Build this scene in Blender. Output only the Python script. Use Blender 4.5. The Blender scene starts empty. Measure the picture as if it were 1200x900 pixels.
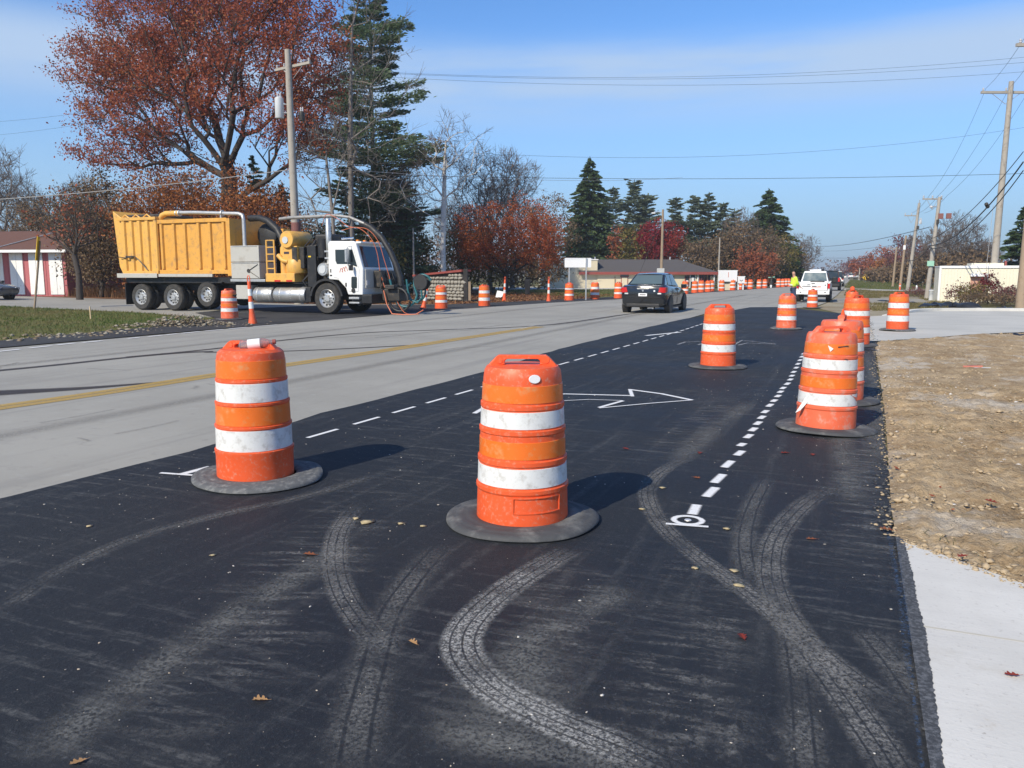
import bpy, bmesh, math, random
import numpy as np
from mathutils import Vector, Matrix, noise as mnoise
R = math.radians
SC = bpy.context.scene
COL = SC.collection
# ---------------------------------------------------------------- camera
# world frame: X = to the right across the road, Y = along the road, Z = up
CAM_H, YAW, PITCH, FPX = 1.5, R(23.0), math.atan(129 / 933), 933.0
cd = bpy.data.cameras.new("camera"); cam = bpy.data.objects.new("camera", cd); COL.objects.link(cam)
cam.location = (0, 0, CAM_H); cam.rotation_euler = (R(90) - PITCH, 0, YAW)
cd.sensor_width = 36; cd.lens = 28; cd.clip_start = .1; cd.clip_end = 6000
SC.camera = cam
# ---------------------------------------------------------------- sky, sun, exposure
SUN_EL = R(38)
SUN_DIR = Vector((-0.26, -0.966)).normalized()          # horizontal direction towards the sun
w = bpy.data.worlds.new("World"); SC.world = w; w.use_nodes = True
nt = w.node_tree; N = nt.nodes; L = nt.links
bg = N["Background"]
sky = N.new("ShaderNodeTexSky"); sky.sky_type = 'NISHITA'; sky.sun_disc = False
sky.sun_elevation = SUN_EL; sky.sun_rotation = math.atan2(SUN_DIR.x, SUN_DIR.y)
sky.altitude = 3000; sky.air_density = 1.0; sky.dust_density = 0.0; sky.ozone_density = 10.0
tc = N.new("ShaderNodeTexCoord")
mp = N.new("ShaderNodeMapping"); mp.inputs['Scale'].default_value = (1.2, 1.2, 11)
mp.inputs['Location'].default_value = (.9, .35, .55)
L.new(tc.outputs['Generated'], mp.inputs[0])
nz = N.new("ShaderNodeTexNoise"); nz.inputs['Scale'].default_value = 1.5; nz.inputs['Detail'].default_value = 7
nz.inputs['Roughness'].default_value = .55
L.new(mp.outputs[0], nz.inputs['Vector'])
sx = N.new("ShaderNodeSeparateXYZ"); L.new(tc.outputs['Generated'], sx.inputs[0])
band = N.new("ShaderNodeMapRange"); band.interpolation_type = 'SMOOTHSTEP'
for k, v in zip(('From Min', 'From Max', 'To Min', 'To Max'), (.15, .225, 0, 1)): band.inputs[k].default_value = v
L.new(sx.outputs['Z'], band.inputs[0])
band2 = N.new("ShaderNodeMapRange"); band2.interpolation_type = 'SMOOTHSTEP'
for k, v in zip(('From Min', 'From Max', 'To Min', 'To Max'), (.235, .285, 1, 0)): band2.inputs[k].default_value = v
L.new(sx.outputs['Z'], band2.inputs[0])
mm = N.new("ShaderNodeMath"); mm.operation = 'MULTIPLY'; L.new(band.outputs[0], mm.inputs[0]); L.new(band2.outputs[0], mm.inputs[1])
nr = N.new("ShaderNodeMapRange"); nr.interpolation_type = 'SMOOTHSTEP'
for k, v in zip(('From Min', 'From Max', 'To Min', 'To Max'), (.32, .56, 0.30, .92)): nr.inputs[k].default_value = v
L.new(nz.outputs[0], nr.inputs[0])
m2 = N.new("ShaderNodeMath"); m2.operation = 'MULTIPLY'; L.new(mm.outputs[0], m2.inputs[0]); L.new(nr.outputs[0], m2.inputs[1])
tint = N.new("ShaderNodeMix"); tint.data_type = 'RGBA'; tint.blend_type = 'MULTIPLY'; tint.inputs[0].default_value = 1
tint.inputs[7].default_value = (1, 1.04, .95, 1)
L.new(sky.outputs[0], tint.inputs[6])
mx = N.new("ShaderNodeMix"); mx.data_type = 'RGBA'
hzf = N.new("ShaderNodeMapRange"); hzf.interpolation_type = 'SMOOTHSTEP'       # pale air low over the horizon, all round
for k, v in zip(('From Min', 'From Max', 'To Min', 'To Max'), (-.02, .33, 1, 0)): hzf.inputs[k].default_value = v
L.new(sx.outputs['Z'], hzf.inputs[0])
hm = N.new("ShaderNodeMix"); hm.data_type = 'RGBA'; hm.inputs[7].default_value = (1.66, 2.46, 3.20, 1)
L.new(hzf.outputs[0], hm.inputs[0]); L.new(tint.outputs[2], hm.inputs[6])
L.new(m2.outputs[0], mx.inputs[0]); L.new(hm.outputs[2], mx.inputs[6]); mx.inputs[7].default_value = (2.15, 2.85, 3.9, 1)
L.new(mx.outputs[2], bg.inputs[0]); bg.inputs[1].default_value = .15
sd = bpy.data.lights.new("sun", 'SUN'); sd.energy = 3.45; sd.angle = R(.53); sd.color = (1, .905, .73)
sun = bpy.data.objects.new("sun", sd); COL.objects.link(sun)
sv = Vector((SUN_DIR.x * math.cos(SUN_EL), SUN_DIR.y * math.cos(SUN_EL), math.sin(SUN_EL)))
sun.rotation_euler = sv.to_track_quat('Z', 'Y').to_euler(); sun.location = (0, -20, 40)
SC.view_settings.view_transform = 'Standard'; SC.view_settings.look = 'None'
SC.view_settings.exposure = .6; SC.view_settings.gamma = 1
SC.render.engine = 'CYCLES'
SC.cycles.max_bounces = 6; SC.cycles.transparent_max_bounces = 12

# ---------------------------------------------------------------- helpers: survey measurements to ground positions
CA, SA = math.cos(YAW), math.sin(YAW)
def ray(px, py):
    a, b = px - 600, 450 - py
    x = a; y = FPX * math.cos(PITCH) + b * math.sin(PITCH); z = -FPX * math.sin(PITCH) + b * math.cos(PITCH)
    return x * CA - y * SA, x * SA + y * CA, z, y
def G(px, py, z=0.0):                       # point on the ground
    x, y, q, _ = ray(px, py); t = (z - CAM_H) / q
    return Vector((x * t, y * t, z))
def D(px, py, d):                           # point at a distance d ahead
    x, y, q, f = ray(px, py); t = d / f
    return Vector((x * t, y * t, CAM_H + q * t))
def base(px, d):                            # ground point in a direction at a distance
    p = D(px, 321, d); return Vector((p.x, p.y, 0))
def hz(py, d): return CAM_H + (321 - py) / 941.9 * d      # height seen at a distance
# ---------------------------------------------------------------- mesh builder
class MB:
    def __init__(s): s.V = []; s.F = []; s.UV = None
    def add(s, V, F):
        n = len(s.V); s.V += [tuple(v) for v in V]; s.F += [tuple(i + n for i in f) for f in F]; return s
    def box(s, x0, x1, y0, y1, z0, z1):
        return s.add([(x, y, z) for z in (z0, z1) for y in (y0, y1) for x in (x0, x1)],
                     [(0, 2, 3, 1), (4, 5, 7, 6), (0, 1, 5, 4), (2, 6, 7, 3), (0, 4, 6, 2), (1, 3, 7, 5)])
    def hexa(s, b, t):                      # bottom 4 points, top 4 points, same order (ccw from above)
        return s.add(list(b) + list(t), [(3, 2, 1, 0), (4, 5, 6, 7), (0, 1, 5, 4), (1, 2, 6, 5), (2, 3, 7, 6), (3, 0, 4, 7)])
    def lathe(s, prof, seg=24, o=(0, 0, 0), axis='z', cap=True):
        V, F = [], []
        for r, z in prof:
            for k in range(seg):
                a = 2 * math.pi * k / seg; c, d = r * math.cos(a), r * math.sin(a)
                p = {'z': (c, d, z), 'y': (d, z, c), 'x': (z, c, d)}[axis]
                V.append((p[0] + o[0], p[1] + o[1], p[2] + o[2]))
        for i in range(len(prof) - 1):
            for k in range(seg):
                a, b = i * seg + k, i * seg + (k + 1) % seg
                F.append((a, b, b + seg, a + seg))
        if cap:
            F.append(tuple(range(seg))[::-1]); F.append(tuple(range((len(prof) - 1) * seg, len(prof) * seg)))
        return s.add(V, F)
    def tube(s, pts, r, n=6, cap=True):
        pts = [Vector(p) for p in pts]; m = len(pts)
        rr = r if isinstance(r, (list, tuple)) else [r] * m
        V, F = [], []; up = Vector((0, 0, 1))
        prev = None
        for i, p in enumerate(pts):
            t = (pts[min(i + 1, m - 1)] - pts[max(i - 1, 0)]).normalized()
            if prev is None:
                a = t.cross(up)
                if a.length < .05: a = t.cross(Vector((1, 0, 0)))
            else: a = prev - t * prev.dot(t)
            a.normalize(); b = t.cross(a); prev = a
            for k in range(n):
                q = 2 * math.pi * k / n; V.append(p + (a * math.cos(q) + b * math.sin(q)) * rr[i])
        for i in range(m - 1):
            for k in range(n):
                c, d = i * n + k, i * n + (k + 1) % n
                F.append((c, d, d + n, c + n))
        if cap: F.append(tuple(range(n))[::-1]); F.append(tuple(range((m - 1) * n, m * n)))
        return s.add(V, F)
    def prism(s, poly, lo, hi, axis='y'):   # polygon (a,b) extruded: axis y -> (a,_,b), z -> (a,b,_), x -> (_,a,b)
        n = len(poly)
        f = {'y': lambda a, b, c: (a, c, b), 'z': lambda a, b, c: (a, b, c), 'x': lambda a, b, c: (c, a, b)}[axis]
        V = [f(a, b, lo) for a, b in poly] + [f(a, b, hi) for a, b in poly]
        F = [tuple(range(n))[::-1], tuple(range(n, 2 * n))] + [(i, (i + 1) % n, (i + 1) % n + n, i + n) for i in range(n)]
        return s.add(V, F)
    def loft(s, rings, cap=True):
        n = len(rings[0]); V = [p for r in rings for p in r]; F = []
        for i in range(len(rings) - 1):
            for k in range(n):
                a, b = i * n + k, i * n + (k + 1) % n
                F.append((a, b, b + n, a + n))
        if cap: F.append(tuple(range(n))[::-1]); F.append(tuple(range((len(rings) - 1) * n, len(rings) * n)))
        return s.add(V, F)
    def quad(s, *p): return s.add(p, [tuple(range(len(p)))])
    def mesh(s, name, smooth=0):
        me = bpy.data.meshes.new(name); me.from_pydata(s.V, [], s.F)
        bm = bmesh.new(); bm.from_mesh(me)
        bmesh.ops.recalc_face_normals(bm, faces=bm.faces)
        if smooth:
            for f in bm.faces: f.smooth = True
            for e in bm.edges:
                if len(e.link_faces) == 2 and e.calc_face_angle(0) > R(smooth): e.smooth = False
        bm.to_mesh(me); bm.free()
        return me
    def build(s, name, m, parent=None, smooth=0, bevel=0, loc=None, rot=None):
        o = bpy.data.objects.new(name, s.mesh(name, smooth)); COL.objects.link(o)
        o.data.materials.append(m)
        if parent: o.parent = parent
        if loc is not None: o.location = loc
        if rot is not None: o.rotation_euler = rot
        if bevel:
            b = o.modifiers.new("bevel", 'BEVEL'); b.width = bevel; b.segments = 2; b.limit_method = 'ANGLE'; b.angle_limit = R(40)
        return o
def bx(name, m, parent, x0, x1, y0, y1, z0, z1, bevel=0):
    return MB().box(x0, x1, y0, y1, z0, z1).build(name, m, parent, bevel=bevel)
def tb(name, m, parent, pts, r, n=8): return MB().tube(pts, r, n).build(name, m, parent, smooth=50)
def fastmesh(name, V, F, m, parent=None, smooth=False, uv=None):
    V = np.asarray(V, np.float32); F = np.asarray(F, np.int32); k = F.shape[1]
    me = bpy.data.meshes.new(name)
    me.vertices.add(len(V)); me.vertices.foreach_set("co", V.ravel())
    me.loops.add(F.size); me.loops.foreach_set("vertex_index", F.ravel())
    me.polygons.add(len(F)); me.polygons.foreach_set("loop_start", np.arange(0, F.size, k, dtype=np.int32))
    me.polygons.foreach_set("loop_total", np.full(len(F), k, np.int32))
    if smooth: me.polygons.foreach_set("use_smooth", np.ones(len(F), bool))
    if uv is not None:
        ul = me.uv_layers.new(name="uv"); ul.data.foreach_set("uv", np.asarray(uv, np.float32)[F.ravel()].ravel())
    me.update(calc_edges=True); me.validate()
    o = bpy.data.objects.new(name, me); COL.objects.link(o); me.materials.append(m)
    if parent: o.parent = parent
    return o
def tag(o, label=None, cat=None, group=None, kind=None):
    if label: o['label'] = label
    if cat: o['category'] = cat
    if group: o['group'] = group
    if kind: o['kind'] = kind
    return o
def thing(name, label, cat, loc=(0, 0, 0), rz=0, group=None, sc=None):
    o = bpy.data.objects.new(name, None); COL.objects.link(o); o.location = loc; o.rotation_euler = (0, 0, rz)
    o.empty_display_size = .2
    if sc: o.scale = (sc, sc, sc)
    return tag(o, label, cat, group)
def structure(o): o['kind'] = 'structure'; return o
def stuff(o): o['kind'] = 'stuff'; return o
KIDS = {}
def copy_tree(o, loc, rz, label, group=None, sc=None):
    kids = {}
    for x in bpy.data.objects:
        if x.parent: kids.setdefault(x.parent.name, []).append(x)
    def cp(a, par):
        c = a.copy(); COL.objects.link(c); c.parent = par
        for k in kids.get(a.name, []): cp(k, c)
        return c
    c = cp(o, None); c.location = loc; c.rotation_euler = (0, 0, rz); c['label'] = label
    if group: c['group'] = group
    if sc: c.scale = (sc, sc, sc)
    return c
def text(s, size, m, parent, loc, rot, name='lettering', ext=.002, sx=1):
    cu = bpy.data.curves.new("t", 'FONT'); cu.body = s; cu.size = size; cu.align_x = 'CENTER'; cu.align_y = 'CENTER'; cu.extrude = ext
    t = bpy.data.objects.new("t", cu); COL.objects.link(t)
    bpy.context.view_layer.update()
    me = bpy.data.meshes.new_from_object(t.evaluated_get(bpy.context.evaluated_depsgraph_get()))
    bpy.data.objects.remove(t); me.name = name
    o = bpy.data.objects.new(name, me); COL.objects.link(o); me.materials.clear(); me.materials.append(m)
    o.parent = parent; o.location = loc; o.rotation_euler = rot; o.scale = (sx, 1, 1)
    return o
# ---------------------------------------------------------------- materials
def rgb(c): return (c[0], c[1], c[2], 1)
class NT:
    def __init__(s, name):
        s.m = bpy.data.materials.new(name); s.m.use_nodes = True; s.t = s.m.node_tree
        s.p = s.t.nodes["Principled BSDF"]; s.out = s.t.nodes["Material Output"]
    def n(s, typ, **k):
        x = s.t.nodes.new("ShaderNode" + typ)
        for a, b in k.items(): setattr(x, a, b)
        return x
    def l(s, a, b): s.t.links.new(a, b)
    def co(s, kind='Object', scale=None, loc=None, rot=None):
        c = s.n('TexCoord').outputs[kind]
        if scale is None and loc is None and rot is None: return c
        m = s.n('Mapping'); s.l(c, m.inputs[0])
        if scale is not None: m.inputs['Scale'].default_value = scale if hasattr(scale, '__len__') else (scale,) * 3
        if loc is not None: m.inputs['Location'].default_value = loc
        if rot is not None: m.inputs['Rotation'].default_value = rot
        return m.outputs[0]
    def noise(s, vec, scale, detail=4, rough=.55):
        x = s.n('TexNoise'); x.inputs['Scale'].default_value = scale; x.inputs['Detail'].default_value = detail
        x.inputs['Roughness'].default_value = rough; s.l(vec, x.inputs['Vector']); return x.outputs['Fac']
    def rng(s, v, a, b, c=0., d=1., smooth=True):
        x = s.n('MapRange', interpolation_type='SMOOTHSTEP' if smooth else 'LINEAR')
        for k, q in zip(('From Min', 'From Max', 'To Min', 'To Max'), (a, b, c, d)): x.inputs[k].default_value = q
        s.l(v, x.inputs[0]); return x.outputs[0]
    def mix(s, f, a, b, mode='MIX'):
        x = s.n('Mix', data_type='RGBA', blend_type=mode)
        for i, v in ((0, f), (6, a), (7, b)):
            if isinstance(v, (int, float)): x.inputs[i].default_value = v
            elif isinstance(v, (tuple, list)): x.inputs[i].default_value = rgb(v)
            else: s.l(v, x.inputs[i])
        return x.outputs[2]
    def math(s, op, a, b=None):
        x = s.n('Math', operation=op)
        for i, v in ((0, a), (1, b)):
            if v is None: continue
            if isinstance(v, (int, float)): x.inputs[i].default_value = v
            else: s.l(v, x.inputs[i])
        return x.outputs[0]
    def bump(s, h, strength, dist=.01):
        b = s.n('Bump'); b.inputs['Strength'].default_value = strength; b.inputs['Distance'].default_value = dist
        s.l(h, b.inputs['Height']); s.l(b.outputs[0], s.p.inputs['Normal'])
    def base(s, c):
        if isinstance(c, (tuple, list)): s.p.inputs['Base Color'].default_value = rgb(c)
        else: s.l(c, s.p.inputs['Base Color'])
    def rough(s, r):
        if isinstance(r, (int, float)): s.p.inputs['Roughness'].default_value = r
        else: s.l(r, s.p.inputs['Roughness'])
    def alpha(s, a): s.l(a, s.p.inputs['Alpha'])
def mat(name, c, rough=.6, var=.12, scale=6, metal=0, bump=0, dirt=None, amt=.4, dscale=5, coat=0, spec=None, scr=None):
    q = NT(name); v = q.co()
    f = q.noise(v, scale, 5)
    col = q.mix(f, tuple(x * (1 - var) for x in c), tuple(min(1, x * (1 + var)) for x in c))
    rg = q.rng(f, .2, .8, max(.03, rough - .1), min(1, rough + .1))
    if dirt:
        d = q.rng(q.noise(v, dscale, 8, .65), .62 - amt * .3, .78 - amt * .1)
        col = q.mix(q.math('MULTIPLY', d, .85), col, dirt)
    if scr:
        for sc_, rt_ in (((3, 3, 70), .3), ((40, 40, 2.5), -.2)):
            s_ = q.noise(q.co(scale=sc_, rot=(rt_, rt_ * .5, 0)), 1.0, 5, .7)
            m_ = q.math('MULTIPLY', q.rng(s_, .66, .72), q.rng(q.noise(v, 4, 3), .48, .62)); col = q.mix(q.math('MULTIPLY', m_, .7), col, scr)
    q.base(col); q.rough(rg); q.p.inputs['Metallic'].default_value = metal
    if spec is not None: q.p.inputs['Specular IOR Level'].default_value = spec
    if coat: q.p.inputs['Coat Weight'].default_value = coat; q.p.inputs['Coat Roughness'].default_value = .08
    if bump: q.bump(q.noise(v, scale * 6, 4), bump)
    return q.m
def leafmat(name, cols, trans=.35, nscale=.25, namt=.5):
    q = NT(name); g = q.n('NewGeometry')
    rp = q.n('ValToRGB'); e = rp.color_ramp.elements
    e[0].color = rgb(cols[0]); e[1].color = rgb(cols[-1])
    for i, c in enumerate(cols[1:-1]):
        x = e.new((i + 1) / (len(cols) - 1)); x.color = rgb(c)
    nn = q.noise(q.co(), nscale, 3)
    fac = q.math('ADD', q.math('MULTIPLY', g.outputs['Random Per Island'], 1 - namt), q.math('MULTIPLY', q.rng(nn, .3, .7), namt))
    q.l(fac, rp.inputs[0]); q.base(rp.outputs[0]); q.rough(.65); q.p.inputs['Specular IOR Level'].default_value = .25
    t = q.n('BsdfTranslucent'); q.l(rp.outputs[0], t.inputs[0])
    m = q.n('MixShader'); m.inputs[0].default_value = trans
    q.l(q.p.outputs[0], m.inputs[1]); q.l(t.outputs[0], m.inputs[2]); q.l(m.outputs[0], q.out.inputs[0])
    return q.m
MT = {}
MT['orange'] = mat('orange plastic', (.78, .105, .026), .5, .12, 5, bump=.05, dirt=(.66, .26, .17), amt=.42, dscale=38, scr=(.45, .20, .13))
MT['orange_fade'] = mat('sun faded orange plastic', (.78, .14, .06), .55, .14, 5, bump=.05, dirt=(.55, .35, .28), amt=.5, dscale=11, scr=(.30, .14, .10))
MT['osheet'] = mat('orange reflective sheeting', (.82, .17, .02), .34, .08, 9, dirt=(.66, .30, .12), amt=.42, dscale=16, scr=(.40, .18, .08))
MT['wsheet'] = mat('white reflective sheeting', (.74, .75, .74), .36, .06, 9, dirt=(.46, .44, .41), amt=.5, dscale=16, bump=.12, scr=(.25, .24, .22))
MT['rubber'] = mat('dusty rubber', (.06, .062, .066), .75, .25, 7, bump=.25, dirt=(.20, .20, .19), amt=.5, dscale=5)
MT['rubber_dusty'] = mat('dust covered rubber', (.10, .105, .11), .85, .25, 7, bump=.35, dirt=(.25, .25, .245), amt=.55, dscale=22)
MT['tyre'] = mat('tyre rubber', (.035, .034, .033), .8, .25, 5, bump=.2, dirt=(.085, .075, .065), amt=.55)
MT['black'] = mat('black painted steel', (.018, .018, .02), .45, .3, 6, dirt=(.05, .045, .04), amt=.4)
MT['blackpl'] = mat('black plastic', (.022, .022, .024), .55, .2, 8)
MT['dark'] = mat('dark oily machinery', (.03, .028, .027), .5, .4, 5, dirt=(.09, .07, .05), amt=.5)
MT['yellow'] = mat('construction yellow paint', (.74, .41, .09), .45, .09, 2, dirt=(.45, .27, .12), amt=.5, dscale=5)
MT['ydark'] = mat('weathered yellow paint', (.69, .35, .065), .5, .1, 2, dirt=(.40, .22, .09), amt=.5, dscale=5)
MT['white'] = mat('white vehicle paint', (.80, .80, .79), .28, .03, 2, coat=.3, dirt=(.62, .60, .56), amt=.15)
MT['silver'] = mat('silver vehicle paint', (.42, .43, .44), .3, .04, 2, metal=.4, coat=.4)
MT['cargrey'] = mat('dark grey car paint', (.085, .092, .10), .22, .06, 2, coat=.5)
MT['dullpipe'] = mat('dull grey steel pipe', (.30, .30, .30), .5, .15, 3, metal=.3, dirt=(.15, .13, .11), amt=.4)
MT['carblack'] = mat('black car paint', (.012, .014, .018), .18, .1, 2, coat=.6)
MT['alu'] = mat('brushed aluminium', (.60, .60, .59), .38, .12, 3, metal=.75, dirt=(.35, .33, .3), amt=.3)
MT['galv'] = mat('galvanised steel', (.48, .49, .50), .45, .12, 10, metal=.5)
MT['greybox'] = mat('pale grey tool box paint', (.46, .45, .42), .5, .08, 2, dirt=(.34, .31, .27), amt=.35, dscale=2)
MT['chrome'] = mat('chrome', (.75, .75, .76), .15, .03, 4, metal=1)
MT['glass'] = mat('dark window glass', (.02, .03, .035), .06, .1, 2, spec=.8)
MT['glassl'] = mat('pale reflecting glass', (.10, .14, .15), .06, .1, 2, spec=.9)
MT['red'] = mat('red lens', (.55, .02, .02), .2, .1, 9, coat=.5)
MT['amber'] = mat('amber lens', (.8, .25, .02), .2, .1, 9, coat=.5)
MT['concpaint'] = mat('white sign face', (.80, .80, .80), .4, .02, 3)
MT['signback'] = mat('bare aluminium sign back', (.55, .56, .57), .4, .05, 4, metal=.4)
MT['wood'] = mat('weathered grey pole wood', (.36, .33, .29), .85, .2, 3, bump=.3, dirt=(.2, .16, .12), amt=.3)
MT['woodbrown'] = mat('brown pole wood', (.31, .235, .165), .85, .2, 3, bump=.3, dirt=(.2, .13, .08), amt=.3)
MT['wire'] = mat('dark wire', (.03, .03, .033), .6, .1, 3)
MT['wirel'] = mat('pale weathered cable', (.34, .33, .32), .5, .1, 3)
MT['grey'] = mat('transformer grey paint', (.56, .58, .60), .4, .05, 4)
MT['insul'] = mat('porcelain insulator', (.5, .5, .52), .2, .1, 4)
MT['cream'] = mat('cream painted block wall', (.64, .57, .42), .8, .05, 2, bump=.1, dirt=(.5, .44, .34), amt=.2, dscale=1)
MT['beige'] = mat('ivory ribbed steel cladding', (.76, .72, .58), .5, .04, 1, dirt=(.62, .57, .45), amt=.2, dscale=1)
MT['shingle'] = mat('grey brown shingles', (.085, .078, .078), .9, .25, 5, bump=.3)
MT['shinglebr'] = mat('brown shingles', (.13, .062, .045), .9, .25, 4, bump=.3)
MT['redpaint'] = mat('dull red paint', (.27, .065, .055), .6, .12, 3)
MT['shedred'] = mat('faded red painted boards', (.44, .13, .14), .8, .1, 3)
MT['shedwhite'] = mat('white painted doors', (.80, .80, .78), .6, .05, 3, dirt=(.6, .58, .54), amt=.3)
MT['fwhite'] = mat('white fascia', (.8, .8, .8), .5, .03, 3)
MT['yellowsign'] = mat('yellow sign face', (.85, .55, .02), .4, .03, 3)
MT['bark'] = mat('dark bark', (.055, .045, .040), .95, .3, 4, bump=.4)
MT['barkgrey'] = mat('grey bark', (.19, .17, .155), .95, .25, 4, bump=.4)
MT['barkbrown'] = mat('brown twigs', (.135, .105, .09), .95, .25, 4)
MT['skin'] = mat('skin', (.52, .28, .20), .55, .08, 8)
MT['hiviz'] = mat('lime safety fabric', (.60, .82, .06), .8, .08, 12)
MT['jeans'] = mat('blue denim', (.035, .055, .11), .85, .2, 15)
MT['joint'] = mat('dull joint filler', (.50, .47, .40), .9, .15, 8)
MT['hair'] = mat('brown hair', (.05, .03, .02), .7, .2, 20)
MT['boot'] = mat('brown boots', (.10, .06, .035), .8, .2, 15)
MT['blackbag'] = mat('black plastic sheeting', (.022, .024, .03), .35, .3, 5, bump=.2)
MT['orangehose'] = mat('orange hose', (.55, .14, .06), .5, .1, 4)
MT['tealhose'] = mat('teal hose', (.02, .12, .14), .45, .1, 4)
MT['stake'] = mat('raw pine stake', (.55, .42, .26), .8, .15, 8)
MT['ink'] = mat('dark lettering', (.04, .03, .05), .6, .1, 4)
MT['redink'] = mat('faded red lettering', (.62, .22, .16), .6, .1, 4)
# birch bark
q = NT('birch bark'); v = q.co(scale=(3, 3, 9)); f = q.rng(q.noise(v, 1.2, 4), .60, .68)
q.base(q.mix(f, (.72, .68, .62), (.2, .17, .15))); q.rough(.8); MT['birch'] = q.m
# ================================================================ GROUND
def ground_mat(name, c1, c2, c3, s1, s2, bump=.6, spk=None, grey=None):
    q = NT(name); v = q.co()
    a = q.noise(v, s1, 6, .6); b = q.noise(v, s2, 6, .7)
    col = q.mix(q.rng(a, .35, .65), c1, c2); col = q.mix(q.rng(b, .5, .72), col, c3); col = q.mix(q.rng(q.noise(v, s2 * 3, 4, .8), .40, .26, 0, .55), col, tuple(x * .45 for x in c2))
    if grey:
        col = q.mix(q.math('MULTIPLY', q.rng(q.noise(v, .55, 6, .7), .50, .64), .8), col, grey)
    if spk:
        vo = q.n('TexVoronoi'); vo.inputs['Scale'].default_value = 22; q.l(v, vo.inputs['Vector'])
        col = q.mix(q.math('MULTIPLY', q.rng(vo.outputs['Distance'], .16, .10), q.rng(a, .45, .7)), col, spk)
    q.base(col); q.rough(.95); q.p.inputs['Specular IOR Level'].default_value = .2
    q.bump(b, bump, .03); return q.m
MT['field'] = ground_mat('dry grass field', (.10, .10, .035), (.17, .14, .065), (.07, .085, .025), .08, 1.5)
MT['roadside'] = ground_mat('gravelly dry roadside', (.26, .21, .135), (.34, .30, .22), (.19, .16, .09), .5, 6)
MT['lawn'] = ground_mat('autumn lawn', (.085, .11, .028), (.15, .13, .05), (.06, .09, .02), .25, 3)
MT['litter'] = ground_mat('leaf covered ground', (.19, .085, .04), (.12, .065, .035), (.24, .13, .06), .5, 5)
MT['gravel'] = ground_mat('pale gravel', (.34, .32, .28), (.26, .24, .21), (.42, .40, .36), .8, 9)
MT['dirt'] = ground_mat('clayey topsoil', (.45, .335, .205), (.30, .21, .12), (.54, .43, .285), 2.6, 22, 1.0, spk=(.5, .45, .38), grey=(.52, .47, .40))
# old concrete carriageway
q = NT('worn concrete'); v = q.co()
a = q.noise(v, .35, 5, .6); b = q.noise(v, 60, 4, .7)
vs = q.co(scale=(3.2, .10, 1)); st = q.noise(vs, 1.0, 6, .6)
col = q.mix(q.rng(a, .3, .7), (.285, .274, .243), (.352, .338, .30))
col = q.mix(q.rng(st, .50, .70, 0, .75), col, (.25, .24, .22)); bl = q.noise(v, 5, 7, .75); col = q.mix(q.rng(bl, .54, .72, 0, .65), col, (.22, .21, .195)); col = q.mix(q.rng(bl, .44, .30, 0, .5), col, (.40, .395, .375))
col = q.mix(q.rng(b, .60, .75, 0, .5), col, (.15, .145, .14)); col = q.mix(q.rng(b, .40, .28, 0, .4), col, (.42, .41, .39))
q.base(col); q.rough(.85); q.bump(b, .25, .006); MT['concrete'] = q.m
q = NT('new pale concrete'); v = q.co(); a = q.noise(v, 1.1, 5, .6); b = q.noise(v, 50, 4, .7)
col = q.mix(q.rng(a, .3, .7), (.56, .545, .51), (.68, .665, .625)); br = q.noise(q.co(scale=(3, 160, 1), rot=(0, 0, R(8))), 1, 3); col = q.mix(q.rng(br, .45, .7, 0, .35), col, (.48, .47, .45)); col = q.mix(q.rng(q.noise(v, 1.7, 6, .7), .55, .72, 0, .5), col, (.47, .44, .38)); col = q.mix(q.rng(q.noise(v, 5, 6, .7), .62, .75, 0, .4), col, (.45, .38, .28))
col = q.mix(q.rng(b, .58, .72, 0, .6), col, (.38, .36, .33)); sp_ = q.noise(v, 13, 3, .6); col = q.mix(q.rng(sp_, .68, .74, 0, .75), col, (.24, .20, .16))
q.base(col); q.rough(.85); q.bump(b, .4, .004); MT['newconc'] = q.m
q = NT('driveway concrete'); v = q.co(); a = q.noise(v, .5, 5, .6); b = q.noise(v, 40, 4, .7)
st = q.noise(q.co(scale=(.15, 2.5, 1)), 1, 6, .6)
col = q.mix(q.rng(a, .3, .7), (.44, .432, .40), (.52, .508, .468)); col = q.mix(q.rng(st, .55, .75, 0, .5), col, (.27, .25, .22))
q.base(col); q.rough(.85); q.bump(b, .2, .004); MT['driveconc'] = q.m
# fresh asphalt with dust, scuffs and aggregate
q = NT('fresh asphalt'); v = q.co()
agg = q.noise(v, 150, 4, .75); big = q.noise(v, .55, 5, .6); mid = q.noise(v, 48, 5, .8)
rp = q.noise(q.co(scale=(1.3, 11, 1), rot=(0, 0, -R(23))), 1.5, 8, .66)      # scuffs lying across the lane
lg = q.noise(q.co(scale=(7, .4, 1)), 1.2, 7, .65)                            # streaks along the lane
fine = q.noise(v, 26, 6, .8)
col = q.mix(q.rng(big, .3, .7), (.0115, .0140, .019), (.0185, .0215, .027))
dust = q.math('MULTIPLY', q.rng(rp, .50, .68), q.rng(q.noise(v, .4, 4, .6), .40, .60))
dust = q.math('ADD', dust, q.math('MULTIPLY', q.rng(lg, .50, .72), .5))
dust = q.math('MULTIPLY', dust, q.rng(fine, .36, .62))
col = q.mix(q.math('MULTIPLY', dust, .62), col, (.15, .15, .145))
col = q.mix(q.rng(mid, .55, .72, 0, .55), col, (.12, .12, .12)); col = q.mix(q.rng(mid, .45, .30, 0, .75), col, (.006, .007, .010))
col = q.mix(q.rng(agg, .60, .70, 0, .5), col, (.15, .152, .155))
q.base(col); q.rough(q.rng(big, .3, .7, .62, .8)); q.p.inputs['Specular IOR Level'].default_value = .35
q.bump(mid, .8, .008); MT['asphalt'] = q.m
q = NT('older asphalt'); v = q.co(); agg = q.noise(v, 120, 3, .7); big = q.noise(v, .5, 5, .6)
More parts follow.
